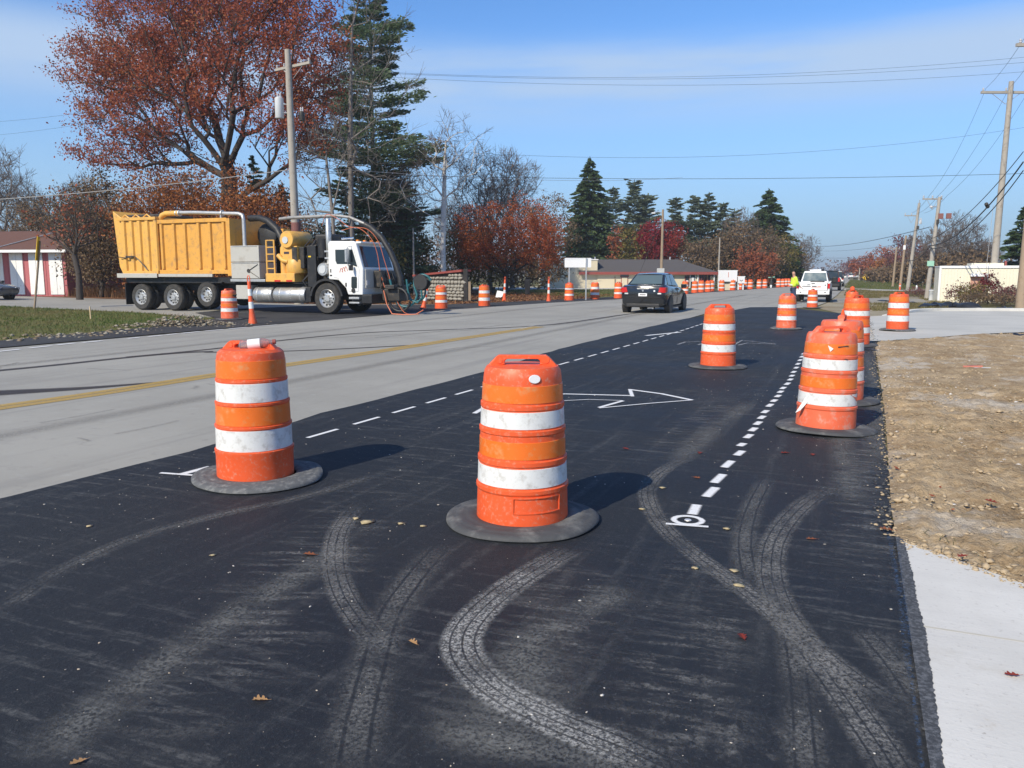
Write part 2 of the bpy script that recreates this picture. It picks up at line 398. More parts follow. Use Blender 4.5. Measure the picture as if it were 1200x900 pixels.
col = q.mix(q.rng(big, .3, .7), (.030, .030, .034), (.055, .055, .056)); col = q.mix(q.rng(agg, .6, .74, 0, .5), col, (.13, .13, .13))
q.base(col); q.rough(.85); q.p.inputs['Specular IOR Level'].default_value = .3; q.bump(agg, .4, .006); MT['asphalt2'] = q.m
def faded(q, a):
    at = q.n('Attribute', attribute_name='fade'); return q.math('MULTIPLY', a, at.outputs['Fac'])
MT['lip'] = mat('crumbly asphalt lip', (.06, .065, .075), .95, .5, 40, bump=1, dirt=(.22, .23, .25), amt=.7, dscale=60)
def dust_mat(name, c, dens, tread=0, edge=.25, grooves=0, core=None):        # thin marks on the paving, uv = across, along(metres)
    q = NT(name); u = q.n('TexCoord').outputs['UV']; s = q.n('SeparateXYZ'); q.l(u, s.inputs[0]); v = q.co()
    e = q.math('MULTIPLY', q.rng(s.outputs[0], 0, edge), q.rng(s.outputs[0], 1, 1 - edge))
    a = q.math('MULTIPLY', e, q.rng(q.noise(v, 60, 6, .85), .40, .60))
    a = q.math('MULTIPLY', a, q.rng(q.noise(v, 3.0, 6, .7), .34, .56, .30, 1))
    if grooves:
        g = q.n('Math', operation='PINGPONG'); q.l(q.math('ADD', s.outputs[0], q.math('MULTIPLY', q.noise(v, 7, 2), .03)), g.inputs[0]); g.inputs[1].default_value = .5 / grooves
        a = q.math('MULTIPLY', a, q.rng(g.outputs[0], .03 / grooves, .13 / grooves, .12, 1))
    if tread:
        g = q.n('Math', operation='PINGPONG'); q.l(q.math('ADD', s.outputs[1], q.math('MULTIPLY', s.outputs[0], .05)), g.inputs[0]); g.inputs[1].default_value = tread
        a = q.math('MULTIPLY', a, q.rng(g.outputs[0], tread * .1, tread * .7, .80, 1))
    end = faded(q, q.math('MULTIPLY', a, dens))
    q.base(c); q.rough(.9); q.alpha(end); return q.m
MT['tread'] = dust_mat('tyre dust', (.26, .255, .245), .80, .016, .26, 4)
MT['treadf'] = dust_mat('faint tyre dust', (.22, .218, .21), .62, .016, .4, 3)
MT['treads'] = dust_mat('strong tyre dust', (.40, .395, .38), .95, .016, .18, 4)
MT['haze_dust'] = dust_mat('spread dust', (.22, .22, .21), .60, 0, .5)

MT['skid'] = dust_mat('rubber skid mark', (.06, .055, .05), .6, 0, .3)
def scuff_mat(name, c, dens):
    q = NT(name); u = q.n('TexCoord').outputs['UV']; s = q.n('SeparateXYZ'); q.l(u, s.inputs[0]); v = q.co()
    m = q.n('Mapping'); q.l(u, m.inputs[0]); m.inputs['Scale'].default_value = (1.6, 13, 1)
    e = q.math('MULTIPLY', q.rng(s.outputs[0], 0, .4), q.rng(s.outputs[0], 1, .6))
    a = q.math('MULTIPLY', e, q.rng(q.noise(m.outputs[0], 1.0, 6, .65), .46, .66))
    a = q.math('MULTIPLY', a, q.rng(q.noise(v, 55, 6, .85), .40, .60)); a = q.math('MULTIPLY', a, q.rng(q.noise(v, 2.0, 5, .7), .36, .58, .15, 1))
    q.base(c); q.rough(.9); q.alpha(faded(q, q.math('MULTIPLY', a, dens))); return q.m
MT['scuff'] = scuff_mat('cross scuffs', (.27, .265, .255), .62)
def paint_mat(name, c, dens=.95, edge=.3, lo=.25, hi=.42):
    q = NT(name); u = q.n('TexCoord').outputs['UV']; s = q.n('SeparateXYZ'); q.l(u, s.inputs[0]); v = q.co()
    e = q.math('MULTIPLY', q.rng(s.outputs[0], 0, edge), q.rng(s.outputs[0], 1, 1 - edge))
    a = q.math('MULTIPLY', q.math('MULTIPLY', e, q.rng(q.noise(v, 70, 4, .7), lo, hi)), dens)
    q.base(c); q.rough(.7); q.alpha(a); return q.m
MT['wpaint'] = paint_mat('white spray paint', (.82, .82, .82))
MT['wpaintf'] = paint_mat('thin white spray paint', (.75, .75, .75), .6, .45, .35, .6)
MT['ypaint'] = paint_mat('yellow road paint', (.50, .33, .085), .85, .1, .33, .50)
MT['seal'] = paint_mat('dark joint sealer', (.045, .036, .032), .9, .3, .25, .45)
MT['stain'] = paint_mat('dark oily stain', (.12, .11, .10), .35, .5, .35, .6)
MT['bpaint'] = paint_mat('blue spray paint', (.07, .15, .30), .42, .5, .44, .66)
def catmull(P, n=10):
    P = [Vector(p) for p in P]; Q = [P[0] * 2 - P[1]] + P + [P[-1] * 2 - P[-2]]; out = []
    for i in range(1, len(Q) - 2):
        for k in range(n):
            t = k / n; a, b, c, d = Q[i - 1], Q[i], Q[i + 1], Q[i + 2]
            out.append(.5 * ((2 * b) + (c - a) * t + (2 * a - 5 * b + 4 * c - d) * t * t + (3 * b - 3 * c + d - a) * t ** 3))
    out.append(P[-1]); return out
def ribbon(name, P, wd, m, z, parent=None, smooth=True, w2=None, fade=0):
    P = [Vector((p[0], p[1], 0)) for p in P]
    if smooth and len(P) > 2: P = catmull(P)
    V, UV, F = [], [], []; s = 0
    for i, p in enumerate(P):
        t = (P[min(i + 1, len(P) - 1)] - P[max(i - 1, 0)]).normalized(); nrm = Vector((t.y, -t.x, 0))
        if i: s += (p - P[i - 1]).length
        ww = wd if w2 is None else wd + (w2 - wd) * i / (len(P) - 1)
        for k in (-1, 0, 1):
            V.append((p.x + nrm.x * ww * k / 2, p.y + nrm.y * ww * k / 2, z)); UV.append(((k + 1) / 2, s))
        if i:
            a = 3 * (i - 1)
            F += [(a, a + 1, a + 4, a + 3), (a + 1, a + 2, a + 5, a + 4)]
    o = fastmesh(name, V, F, m, parent, uv=UV)
    n = len(P); at = o.data.attributes.new('fade', 'FLOAT', 'POINT')
    at.data.foreach_set('value', np.array([min(1, (min(i, n - 1 - i) / max(1, n - 1)) / fade) if fade else 1. for i in range(n) for _ in range(3)], np.float32))
    return o
def sheet(name, pts, z, m, parent=None, kind=True):
    o = MB().quad(*[(p[0], p[1], z) for p in pts]).build(name, m, parent)
    bm = bmesh.new(); bm.from_mesh(o.data); bmesh.ops.triangulate(bm, faces=bm.faces)
    for f in bm.faces:
        if f.normal.z < 0: f.normal_flip()
    bm.to_mesh(o.data); bm.free()
    if kind: structure(o)
    return o
def jit(pts, step, amp, seed):
    rg = random.Random(seed); out = []
    for a, b in zip(pts, pts[1:]):
        a, b = Vector((a[0], a[1])), Vector((b[0], b[1])); n = max(1, int((b - a).length / step)); nn = Vector((b.y - a.y, a.x - b.x)).normalized()
        for k in range(n):
            out.append(a + (b - a) * k / n + nn * rg.uniform(-amp, amp))
    out.append(Vector(pts[-1][:2])); return out
field = sheet('ground', [(-3000, -400), (3000, -400), (3000, 4000), (-3000, 4000)], -.02, MT['field'])
# concrete carriageway, left edge follows the widening at the side road, tapering far away
road = sheet('road', [(-16.1, -30), (-5.1, -30), (-5.1, 33), (-4.4, 33.2), (-1.6, 39), (-1.2, 46), (-1.0, 60), (-.8, 100), (-.9, 1500), (-7.2, 1500), (-7.2, 200), (-7.4, 95), (-10.4, 70), (-11.6, 61), (-12.8, 47), (-14.6, 39), (-15.6, 30), (-15.8, 22)], 0, MT['concrete'])
road2 = sheet('side_road', [(-16.3, 22), (-17, 22), (-21, 21.5), (-26, 23.2), (-36, 25.2), (-130, 40), (-130, 50), (-60, 38.5), (-36, 34.2), (-24, 33), (-17, 36), (-14.8, 39.2), (-15.7, 30)], -.006, MT['concrete'])
lane = sheet('asphalt_lane', jit([(.33, -6), (.34, 4.8), (.29, 5.2), (.37, 9), (.46, 16), (.54, 27), (.56, 30.6)], .12, .022, 3) + [Vector((.5, 31.2)), Vector((-.6, 33.4)), Vector((-1.9, 36.2)), Vector((-2.9, 38.2)), Vector((-4.2, 37.4))] + jit([(-4.9, 30), (-5.2, 25), (-5.35, 15), (-5.12, 11), (-5.2, 7), (-5.1, 5), (-5.2, 3), (-5.2, -6)], .5, .03, 4), .012, MT['asphalt'])
patch = sheet('asphalt_apron', jit([(-16.05, -20), (-16.0, 15), (-15.8, 22.6), (-15.6, 30), (-14.6, 39), (-12.8, 47.5), (-11.6, 61), (-10.4, 70), (-7.4, 95), (-7.2, 140)], 1.5, .03, 5) + [Vector((-8.2, 140)), Vector((-8.8, 95)), Vector((-12, 70)), Vector((-13.6, 61)), Vector((-14.8, 48)), Vector((-16.6, 41)), Vector((-18.5, 35)), Vector((-23.5, 31.5)), Vector((-24.5, 27)), Vector((-23.5, 23.8)), Vector((-19.8, 21)), Vector((-18.3, 17)), Vector((-17.7, 12)), Vector((-17.6, -20))], .006, MT['asphalt2'])
# lawns and litter on the far left side
sheet('lawn', [(-17.7, -20), (-17.7, 12), (-18.3, 17), (-19.8, 21), (-21, 21.9), (-26, 23.5), (-36, 25.5), (-130, 40), (-130, -20)], -.010, MT['lawn'])
sheet('leaf_litter', [(-13.6, 61), (-14.8, 48), (-16.6, 41), (-18.5, 35), (-24, 33), (-36, 34.4), (-60, 38.7), (-75, 75), (-24, 72), (-15, 60)], -.008, MT['litter'])
sheet('grass_strip', [(-14.9, 49), (-13.7, 61), (-12.7, 100), (-12, 160), (-17, 160), (-20, 95), (-26, 82), (-33, 70), (-24, 60)], -.004, MT['lawn'])
sheet('car_park', [(-16.5, 96), (-19, 78), (-36, 70), (-40, 80), (-22, 108)], .001, MT['driveconc'])
# right side
sheet('verge', [(.9, 31), (-.4, 33.4), (-1.5, 38.5), (-1.15, 46), (-.95, 60), (-.75, 100), (-.8, 240), (30, 240), (12, 95), (7, 58), (5, 42), (3, 37.5)], -.012, MT['roadside'])
sheet('gravel_drive', [(-.9, 45.5), (-1.0, 49), (-.9, 53.5), (1.0, 55), (3.8, 54), (3.9, 49), (1.2, 45)], -.004, MT['gravel'])
sheet('grass_verge', [(-.7, 95), (-.7, 230), (14, 230), (9, 96), (4, 84)], -.006, MT['lawn'])
sheet('concrete_drive', [(-.75, 84), (-.75, 89), (6, 82), (9, 80), (8, 76), (3, 79)], 0, MT['driveconc'])
drive = sheet('driveway', [(.42, 19.4)] + jit([(.62, 19.6), (1.6, 20.8), (2.6, 22.4), (4.1, 24.0), (8, 25.5), (16, 27)], .3, .05, 8) + [Vector((16, 40.5)), Vector((6.5, 37.7)), Vector((3.4, 36.6)), Vector((2.3, 35)), Vector((1.6, 32.6)), Vector((.62, 30.9))], .014, MT['driveconc'])
# kerb along the far side of the driveway
kp = catmull([(1.2, 32.0, 0), (2.0, 33.9, 0), (2.6, 35.5, 0), (3.5, 36.5, 0), (5, 37.2, 0), (6.6, 37.7, 0), (10, 38.7, 0), (16, 40.4, 0)], 6)
kr = []
for i, p in enumerate(kp):
    t = (kp[min(i + 1, len(kp) - 1)] - kp[max(i - 1, 0)]).normalized(); nn = Vector((-t.y, t.x, 0)); hh = .02 + .11 * min(1, i / 8)
    kr.append([p, p + Vector((0, 0, hh - .015)), p + nn * .03 + Vector((0, 0, hh)), p + nn * .17 + Vector((0, 0, hh)), p + nn * .17 + Vector((0, 0, -.02))])
structure(MB().loft(kr).build('kerb', MT['newconc'], smooth=40))
# pavement slabs at the near right
pv = bpy.data.objects.new('pavement', None); COL.objects.link(pv); structure(pv)
ed = [(.335, 4.80), (.84, 4.33), (1.5, 3.72)]
def slab(pts, z0, z1):
    return MB().prism(pts, z0, z1, 'z').build('slab', MT['newconc'], pv, bevel=.003)
slab([(.335, 4.80), (.345, 3.62), (1.62, 3.62), (1.5, 3.72), (.84, 4.33)], -.04, .026)
slab([(.345, 3.612), (.31, 1.0), (1.9, 1.0), (1.62, 3.612)], -.04, .026)
bx('joint_strip', MT['joint'], pv, .347, 1.615, 3.608, 3.624, -.03, .0264)
slab([(.31, .98), (.31, -3), (2.2, -3), (1.9, .98)], -.04, .026)
lip = [(.300, 4.86)] + [tuple(p) for p in jit(jit([(.340, 4.80), (.352, 3.6), (.334, 2.4), (.322, 1.0)], .28, .007, 30), .012, .0042, 31)] + [(.288, 1.0)]
sheet('asphalt_lip', lip, .0282, MT['lip'], lane, False)
# bare soil: displaced sheet
rng = np.random.default_rng(7)
def soil():
    ys = np.concatenate([np.arange(1.0, 12, .035), np.arange(12, 28, .12)])
    n = 130; V = []; t = (np.linspace(0, 1, n)) ** 1.6
    right = 2.0 + (ys * .95); 
    for y, r in zip(ys, right):
        xl = np.interp(y, [1, 5.5, 9, 16, 27], [.30, .30, .385, .475, .55]) + .004
        if y < 4.85: xl = max(xl, 1.63 if y < 3.7 else np.interp(y, [3.72, 4.33, 4.80], [1.5, .84, .335]))
        ycap = y
        for k in range(n):
            x = xl + (r - xl) * t[k]
            p = Vector((x, y, 0))
            damp = mnoise.noise(Vector((x * .9 - y * .25, y * .35, 4))); hgt = .022 - .03 * max(0, damp - .1) + .040 * mnoise.fractal(p * 2.2, .9, 2.1, 4) + .045 * abs(mnoise.noise(p * 7)) + .026 * mnoise.noise(p * 17) + .014 * mnoise.noise(p * 40)
            e = min(1, (x - xl) / .14)
            hgt = (.014 + hgt * e)
            # slips under the driveway at its near edge
            lim = np.interp(x, [.4, .62, 1.6, 2.6, 4.1, 8, 16, 40], [19.3, 19.6, 20.8, 22.4, 24, 25.5, 27, 33])
            if y > lim - .6: hgt = hgt * max(0, (lim - y) / .6) - (0.0 if y < lim else .03)
            V.append((x, y, max(hgt, -.03)))
    F = []
    for i in range(len(ys) - 1):
        for k in range(n - 1):
            a = i * n + k; F.append((a, a + 1, a + n + 1, a + n))
    return structure(fastmesh('bare_soil', V, F, MT['dirt'], smooth=True))
soil()
def soil_ok(x, y):
    lim = np.interp(x, [.4, .62, 1.6, 2.6, 4.1, 8, 16], [19.3, 19.6, 20.8, 22.4, 24, 25.5, 27])
    xl = np.interp(y, [1, 5.5, 9, 16, 27], [.30, .30, .385, .475, .55])
    if y < 4.85: xl = max(xl, 1.63 if y < 3.7 else np.interp(y, [3.72, 4.33, 4.80], [1.5, .84, .335]))
    return x > xl + .03 and y < lim - .2 and x < 1.5 + y * .8
# clods and pebbles: small faceted lumps
def lumps(name, pts, sizes, m, rg, flat=.6):
    O = np.array([(1, 0, 0), (-1, 0, 0), (0, 1, 0), (0, -1, 0), (0, 0, 1), (0, 0, -1), (.62, .62, .5), (-.62, .6, .45), (.6, -.62, .5), (-.6, -.6, .5)], float)
    T = np.array([(0, 6, 4), (6, 2, 4), (2, 7, 4), (7, 1, 4), (1, 9, 4), (9, 3, 4), (3, 8, 4), (8, 0, 4), (0, 2, 6), (2, 1, 7), (1, 3, 9), (3, 0, 8), (0, 5, 2), (2, 5, 1), (1, 5, 3), (3, 5, 0)])
    n = len(pts); P = np.asarray(pts, float); S = np.asarray(sizes)[:, None, None]
    J = 1 + rg.uniform(-.35, .35, (n, 10, 1)); A = rg.uniform(0, 6.28, n)
    sc = np.stack([rg.uniform(.7, 1.3, n), rg.uniform(.7, 1.3, n), np.full(n, flat) * rg.uniform(.7, 1.2, n)], 1)[:, None, :]
    Q = O[None] * J * sc * S
    c, s = np.cos(A)[:, None], np.sin(A)[:, None]
    Q = np.stack([Q[:, :, 0] * c - Q[:, :, 1] * s, Q[:, :, 0] * s + Q[:, :, 1] * c, Q[:, :, 2]], 2) + P[:, None, :]
    F = (T[None] + (np.arange(n) * 10)[:, None, None]).reshape(-1, 3)
    return fastmesh(name, Q.reshape(-1, 3), F, m)
MT['clod'] = mat('dry clay clods', (.42, .325, .21), .95, .25, 3, bump=.3)
MT['pebble'] = leafmat('mixed pebbles', [(.50, .47, .42), (.36, .29, .22), (.62, .60, .57), (.44, .36, .26)], 0, 1, 0)
P, S = [], []
rs = random.Random(5)
while len(P) < 17000:
    y = 1.5 + 22 * rs.random() ** 1.7; x = .3 + (1.2 + y * .85) * rs.random() ** 1.2
    if soil_ok(x, y): P.append((x, y, .02 + .02 * rs.random())); S.append(.006 + .026 * rs.random() ** 2.5 * min(1, .5 + y / 10))
tag(lumps('soil_clods', P, S, MT['clod'], rng), 'loose tan clods scattered over the bare soil beside the asphalt', 'clods', kind='stuff')
P, S = [], []
while len(P) < 2600:
    y = 1.5 + 22 * rs.random() ** 1.5; x = .3 + (1.2 + y * .85) * rs.random() ** 1.3
    pr = 1 if mnoise.noise(Vector((x * .6, y * .6, 3))) > .12 else .16
    if soil_ok(x, y) and rs.random() < pr: P.append((x, y, .028 + .02 * rs.random())); S.append(.005 + .018 * rs.random() ** 3)
tag(lumps('pebbles', P, S, MT['pebble'], rng), 'pale pebbles and crushed stone strewn on the bare soil', 'pebbles', kind='stuff')
# grit on the asphalt
P, S = [], []
while len(P) < 1500:
    y = .8 + 26 * rs.random() ** 1.6; x = -5 + 5.3 * rs.random()
    if mnoise.noise(Vector((x * .7, y * .7, 9))) > -.1: P.append((x, y, .013)); S.append(.0025 + .0055 * rs.random() ** 4)
tag(lumps('grit', P, S, MT['pebble'], rng, .5), 'tiny pale stones scattered over the fresh black asphalt', 'grit', kind='stuff')
# crumbled edge of the asphalt along the soil
P, S = [], []
for k in range(700):
    y = 5 + 24 * rs.random() ** 1.4; P.append((np.interp(y, [5, 9, 16, 27], [.30, .38, .47, .55]) + rs.gauss(.0, .045), y, .014)); S.append(.006 + .014 * rs.random() ** 2)
tag(lumps('asphalt_crumbs', P, S, MT['rubber'], rng, .6), 'black asphalt crumbs along the right edge of the new lane', 'crumbs', kind='stuff')
P, S = [], []
for k in range(200):
    y = 1.2 + 3.7 * rs.random(); P.append((.318 + rs.gauss(0, .016), y, .018)); S.append(.004 + .009 * rs.random() ** 2)
tag(lumps('joint_crumbs', P, S, MT['rubber'], rng, .6), 'grey asphalt crumbs along the edge of the pale pavement slabs', 'crumbs', kind='stuff')
P, S = [], []
for k in range(480):
    y = 4.9 + 20 * rs.random() ** 1.4; P.append((np.interp(y, [5, 9, 16, 27], [.30, .38, .47, .55]) - abs(rs.gauss(.0, .05)) + .02, y, .014)); S.append(.005 + .013 * rs.random() ** 2)
tag(lumps('edge_clods', P, S, MT['clod'], rng, .5), 'tan soil crumbs spilled onto the right edge of the asphalt', 'clods', kind='stuff')
P, S = [], []
for k in range(420):
    t_ = rs.random(); a_ = abs(rs.gauss(0, .035)) * (1 if rs.random() < .55 else -1)
    x, y = (.335 + .505 * t_ / .44, 4.80 - .47 * t_ / .44) if t_ < .44 else (.84 + .66 * (t_ - .44) / .56, 4.33 - .61 * (t_ - .44) / .56)
    P.append((x - a_ * .65, y - a_ * .75, .028)); S.append(.003 + .012 * rs.random() ** 2.5)
tag(lumps('slab_crumbs', P, S, MT['clod'], rng, .55), 'tan soil crumbs along the edge of the pale pavement slabs', 'clods', kind='stuff')
# grass blades
def blades(name, pts, hgt, wid, m, rg, lean=.5):
    n = len(pts); P = np.asarray(pts, float); a = rg.uniform(0, 6.28, n); h = hgt * rg.uniform(.5, 1.2, n); wv = wid * rg.uniform(.6, 1.2, n)
    dx, dy = np.cos(a), np.sin(a); lx, ly = rg.normal(0, lean, n) * h, rg.normal(0, lean, n) * h
    V = np.stack([P + np.stack([-dx * wv, -dy * wv, 0 * h], 1), P + np.stack([dx * wv, dy * wv, 0 * h], 1), P + np.stack([lx, ly, h], 1)], 1).reshape(-1, 3)
    return fastmesh(name, V, np.arange(3 * n).reshape(-1, 3), m)
def inpoly(x, y, poly):
    c = False; j = len(poly) - 1
    for i in range(len(poly)):
        xi, yi = poly[i]; xj, yj = poly[j]
        if (yi > y) != (yj > y) and x < (xj - xi) * (y - yi) / (yj - yi) + xi: c = not c
        j = i
    return c
def scatter(poly, n, seed, z=-.01, nz=None, thr=0):
    rg = random.Random(seed); xs = [p[0] for p in poly]; ys = [p[1] for p in poly]; out = []
    while len(out) < n:
        x, y = rg.uniform(min(xs), max(xs)), rg.uniform(min(ys), max(ys))
        if inpoly(x, y, poly) and (nz is None or mnoise.noise(Vector((x * nz, y * nz, seed))) > thr): out.append((x, y, z))
    return out
MT['grassb'] = leafmat('grass blades', [(.055, .10, .018), (.09, .14, .03), (.17, .15, .06), (.24, .19, .09)], .3, .3, .6)
MT['weedb'] = leafmat('dry brown weeds', [(.17, .075, .035), (.24, .13, .06), (.12, .06, .035), (.30, .20, .10)], .25, .3, .4)
MT['strawb'] = leafmat('dry straw grass', [(.30, .24, .12), (.22, .17, .08), (.12, .12, .04), (.36, .30, .17)], .3, .3, .4)
vp = [(-17.8, 9), (-18.4, 17), (-19.9, 21), (-21, 21.7), (-26, 23.3), (-36, 25.3), (-46, 27), (-40, 9)]
tag(blades('grass', scatter(vp, 36000, 3), .075, .012, MT['grassb'], rng), 'short green and straw coloured grass on the left verge', 'grass', kind='stuff')
wp = [(-32, 35), (-40, 36.4), (-70, 41.5), (-70, 45), (-40, 41), (-31, 40)]
tag(blades('weeds', scatter(wp, 16000, 4), .75, .018, MT['weedb'], rng, .22), 'rusty brown tall weeds in front of the striped shed', 'weeds', kind='stuff')
rp_ = [(-1.2, 96), (-.6, 200), (12, 200), (8, 97), (4, 86)]
tag(blades('verge_grass', scatter(rp_, 9000, 6), .12, .03, MT['grassb'], rng), 'green grass beside the far road on the right', 'grass', kind='stuff')
rp2 = [(.9, 36), (-.3, 45), (1.2, 44.6), (3.9, 48), (3.9, 55), (-.5, 54.5), (-.5, 84), (3, 78), (8, 75), (5, 56), (4.6, 42), (3.2, 37.8)]
tag(blades('straw_grass', scatter(rp2, 20000, 8, -.012, .25, -.05), .13, .018, MT['strawb'], rng), 'straw coloured dry grass around the gravel drive', 'grass', kind='stuff')
gp = [(-15.2, 49), (-13.9, 61), (-13, 95), (-17, 92), (-21, 78), (-32, 70), (-26, 58)]
tag(blades('lawn_grass', scatter(gp, 12000, 10), .08, .02, MT['grassb'], rng), 'lawn grass in front of the cream building', 'grass', kind='stuff')
sp = [(.6, 6), (1, 6), (8, 14), (9, 20), (2, 19), (.6, 12)]
tag(blades('soil_sprouts', [(x, y, .02) for x, y, z in scatter(sp, 900, 11, nz=.9, thr=.33)], .07, .004, MT['strawb'], rng), 'thin green and dry sprouts in the bare soil', 'sprouts', kind='stuff')
n_ = 5200; P = []
while len(P) < n_:
    y = 2 + 21 * rs.random() ** 1.6; x = .35 + (1.2 + y * .85) * rs.random() ** 1.2
    if soil_ok(x, y) and mnoise.noise(Vector((x * .8, y * .8, 21))) > -.15: P.append((x, y, .035 + .02 * rs.random()))
P = np.array(P); a_ = rng.uniform(0, 3.14, n_); l_ = rng.uniform(.012, .045, n_); wv_ = .0012 + .0012 * rng.uniform(0, 1, n_)
dx, dy = np.cos(a_), np.sin(a_); z_ = rng.normal(0, .18, n_) * l_
V = np.stack([P + np.stack([-dx * l_ - dy * wv_, -dy * l_ + dx * wv_, -z_], 1), P + np.stack([-dx * l_ + dy * wv_, -dy * l_ - dx * wv_, -z_], 1), P + np.stack([dx * l_ + dy * wv_, dy * l_ - dx * wv_, z_], 1), P + np.stack([dx * l_ - dy * wv_, dy * l_ + dx * wv_, z_], 1)], 1).reshape(-1, 3)
tag(fastmesh('straw', V, np.arange(4 * n_).reshape(-1, 4), MT['strawb']), 'bits of pale straw lying over the bare soil', 'straw', kind='stuff')
# leaf litter under the orange oak and along the kerb
def leafbits(name, pts, size, m, rg, tilt=.35):
    n = len(pts); P = np.asarray(pts, float); a = rg.uniform(0, 6.28, n); s = size * rg.uniform(.6, 1.3, n)
    ax = np.stack([np.cos(a), np.sin(a), rg.normal(0, tilt, n)], 1) * s[:, None]; b = np.stack([-np.sin(a), np.cos(a), rg.normal(0, tilt, n)], 1) * s[:, None] * .6
    V = np.stack([P - ax, P + b, P + ax, P - b], 1).reshape(-1, 3)
    return fastmesh(name, V, np.arange(4 * n).reshape(-1, 4), m)
MT['deadleaf'] = leafmat('dead oak leaves', [(.22, .09, .035), (.14, .06, .03), (.30, .17, .07), (.20, .05, .03)], .15, 1, .2)
lp = [(-14.9, 48), (-16.7, 41), (-18.6, 35.2), (-24, 33.2), (-30, 34), (-34, 50), (-24, 62), (-16, 58)]
tag(leafbits('fallen_leaves', scatter(lp, 14000, 12, .0), .075, MT['deadleaf'], rng), 'brown fallen leaves covering the ground under the orange tree', 'leaves', kind='stuff')
# ================================================================ BUILDINGS
def place(px, py): return G(px, py)
# cream building with the grey roof: long front square to the line of sight
B0 = base(635, 86); cb = thing('cream_building', 'low cream building with grey hipped roof and red fascia', 'building', B0, YAW)
s = 86 / 941.9
def cx(px): return (px - 635) * s
def cz(py): return CAM_H + (321 - py) * s
MB().box(0, cx(700), 0, 9, 0, cz(305)).build('gable_block', MT['cream'], cb)
bx('coping', MT['fwhite'], cb, -.08, cx(700) + .08, -.08, 9.1, cz(305), cz(305) + .1)
bx('wall', MT['cream'], cb, cx(700) + .003, cx(822), -.1, 8.5, 0, cz(318.2))
bx('porch_wall', MT['cream'], cb, cx(822) + .002, cx(833), .3, 8.4, 0, cz(318.4))
x0, x1, ze, zr = cx(678), cx(841), cz(319), cz(303.6)
MB().add([(x0, -.5, ze), (x1, -.5, ze), (x1, 9.4, ze), (x0, 9.4, ze), (x0 + .1, 3.4, zr), (x1 - 3.6, 3.4, zr)], [(0, 1, 5, 4), (1, 2, 5), (2, 3, 4, 5), (3, 0, 4), (3, 2, 1, 0)]).build('roof', MT['shingle'], cb)
bx('fascia', MT['redpaint'], cb, x0, x1, -.56, -.503, ze - .26, ze + .03)
bx('end_fascia', MT['redpaint'], cb, x1 + .003, x1 + .05, -.5, 9.3, ze - .26, ze + .03)
bx('soffit', MT['fwhite'], cb, x0, x1, -.5, -.105, ze - .06, ze - .02)
def window(px0, px1, py0, py1, y, m='glass', fr='redpaint', nm='window'):
    f = bx(nm, MT[fr], cb, cx(px0) - .07, cx(px1) + .07, y - .06, y - .003, cz(py1) - .07, cz(py0) + .07)
    bx('pane', MT[m], f, cx(px0), cx(px1), y - .075, y - .062, cz(py1), cz(py0)); return f
window(727.5, 736, 320.5, 324, -.1, 'glassl'); window(728.5, 735, 325, 337, -.1, 'cream', 'redpaint', 'door')
window(786, 789, 324.5, 333, -.1, 'glass'); d_ = window(803, 807, 323.5, 335, -.1); d2 = window(809, 814, 322, 337.4, -.1, 'glass', 'fwhite', 'door')
bx('notice', MT['fwhite'], d2, cx(810), cx(813), -.2, -.178, cz(330), cz(325)); bx('notice', MT['fwhite'], d_, cx(803.6), cx(806.4), -.2, -.178, cz(332.5), cz(328.5))
for p in (820, 823.5, 827, 831): window(p, p + 1.6, 321.5, 336, -.1 if p < 822 else .3)
for p in (817.5, 836.5): tb('porch_post', MT['fwhite'], cb, [(cx(p), -.2, 0), (cx(p), -.2, ze - .06)], .07, 6)
for px in (690, 781): tb('vent', MT['galv'], cb, [(cx(px) + 1, 3.4, zr - .1), (cx(px) + 1, 3.4, zr + .28)], .1, 8)
bx('downpipe', MT['woodbrown'], cb, cx(720), cx(721), -.2, -.103, 0, cz(324))
# small gabled house behind
hb = base(727, 112); hs = thing('small_house', 'white gabled house end just visible above the grey roof', 'house', hb, YAW)
MB().prism([(-1.6, 0), (1.6, 0), (1.6, 2.8), (0, 3.85), (-1.6, 2.8)], 0, 6, 'y').build('wall', MT['fwhite'], hs)
MB().add([(-1.8, -.2, 2.72), (0, -.2, 3.95), (1.8, -.2, 2.72), (-1.8, 6.2, 2.72), (0, 6.2, 3.95), (1.8, 6.2, 2.72), (-1.8, -.2, 2.62), (1.8, -.2, 2.62), (-1.8, 6.2, 2.62), (1.8, 6.2, 2.62)],
         [(0, 1, 4, 3), (1, 2, 5, 4), (0, 6, 8, 3), (2, 7, 9, 5)]).build('roof', MT['shinglebr'], hs)
wn = bx('window', MT['fwhite'], hs, -.5, .5, -.05, -.002, 1.3, 2.3); bx('pane', MT['glass'], wn, -.42, .42, -.07, -.052, 1.38, 2.22)
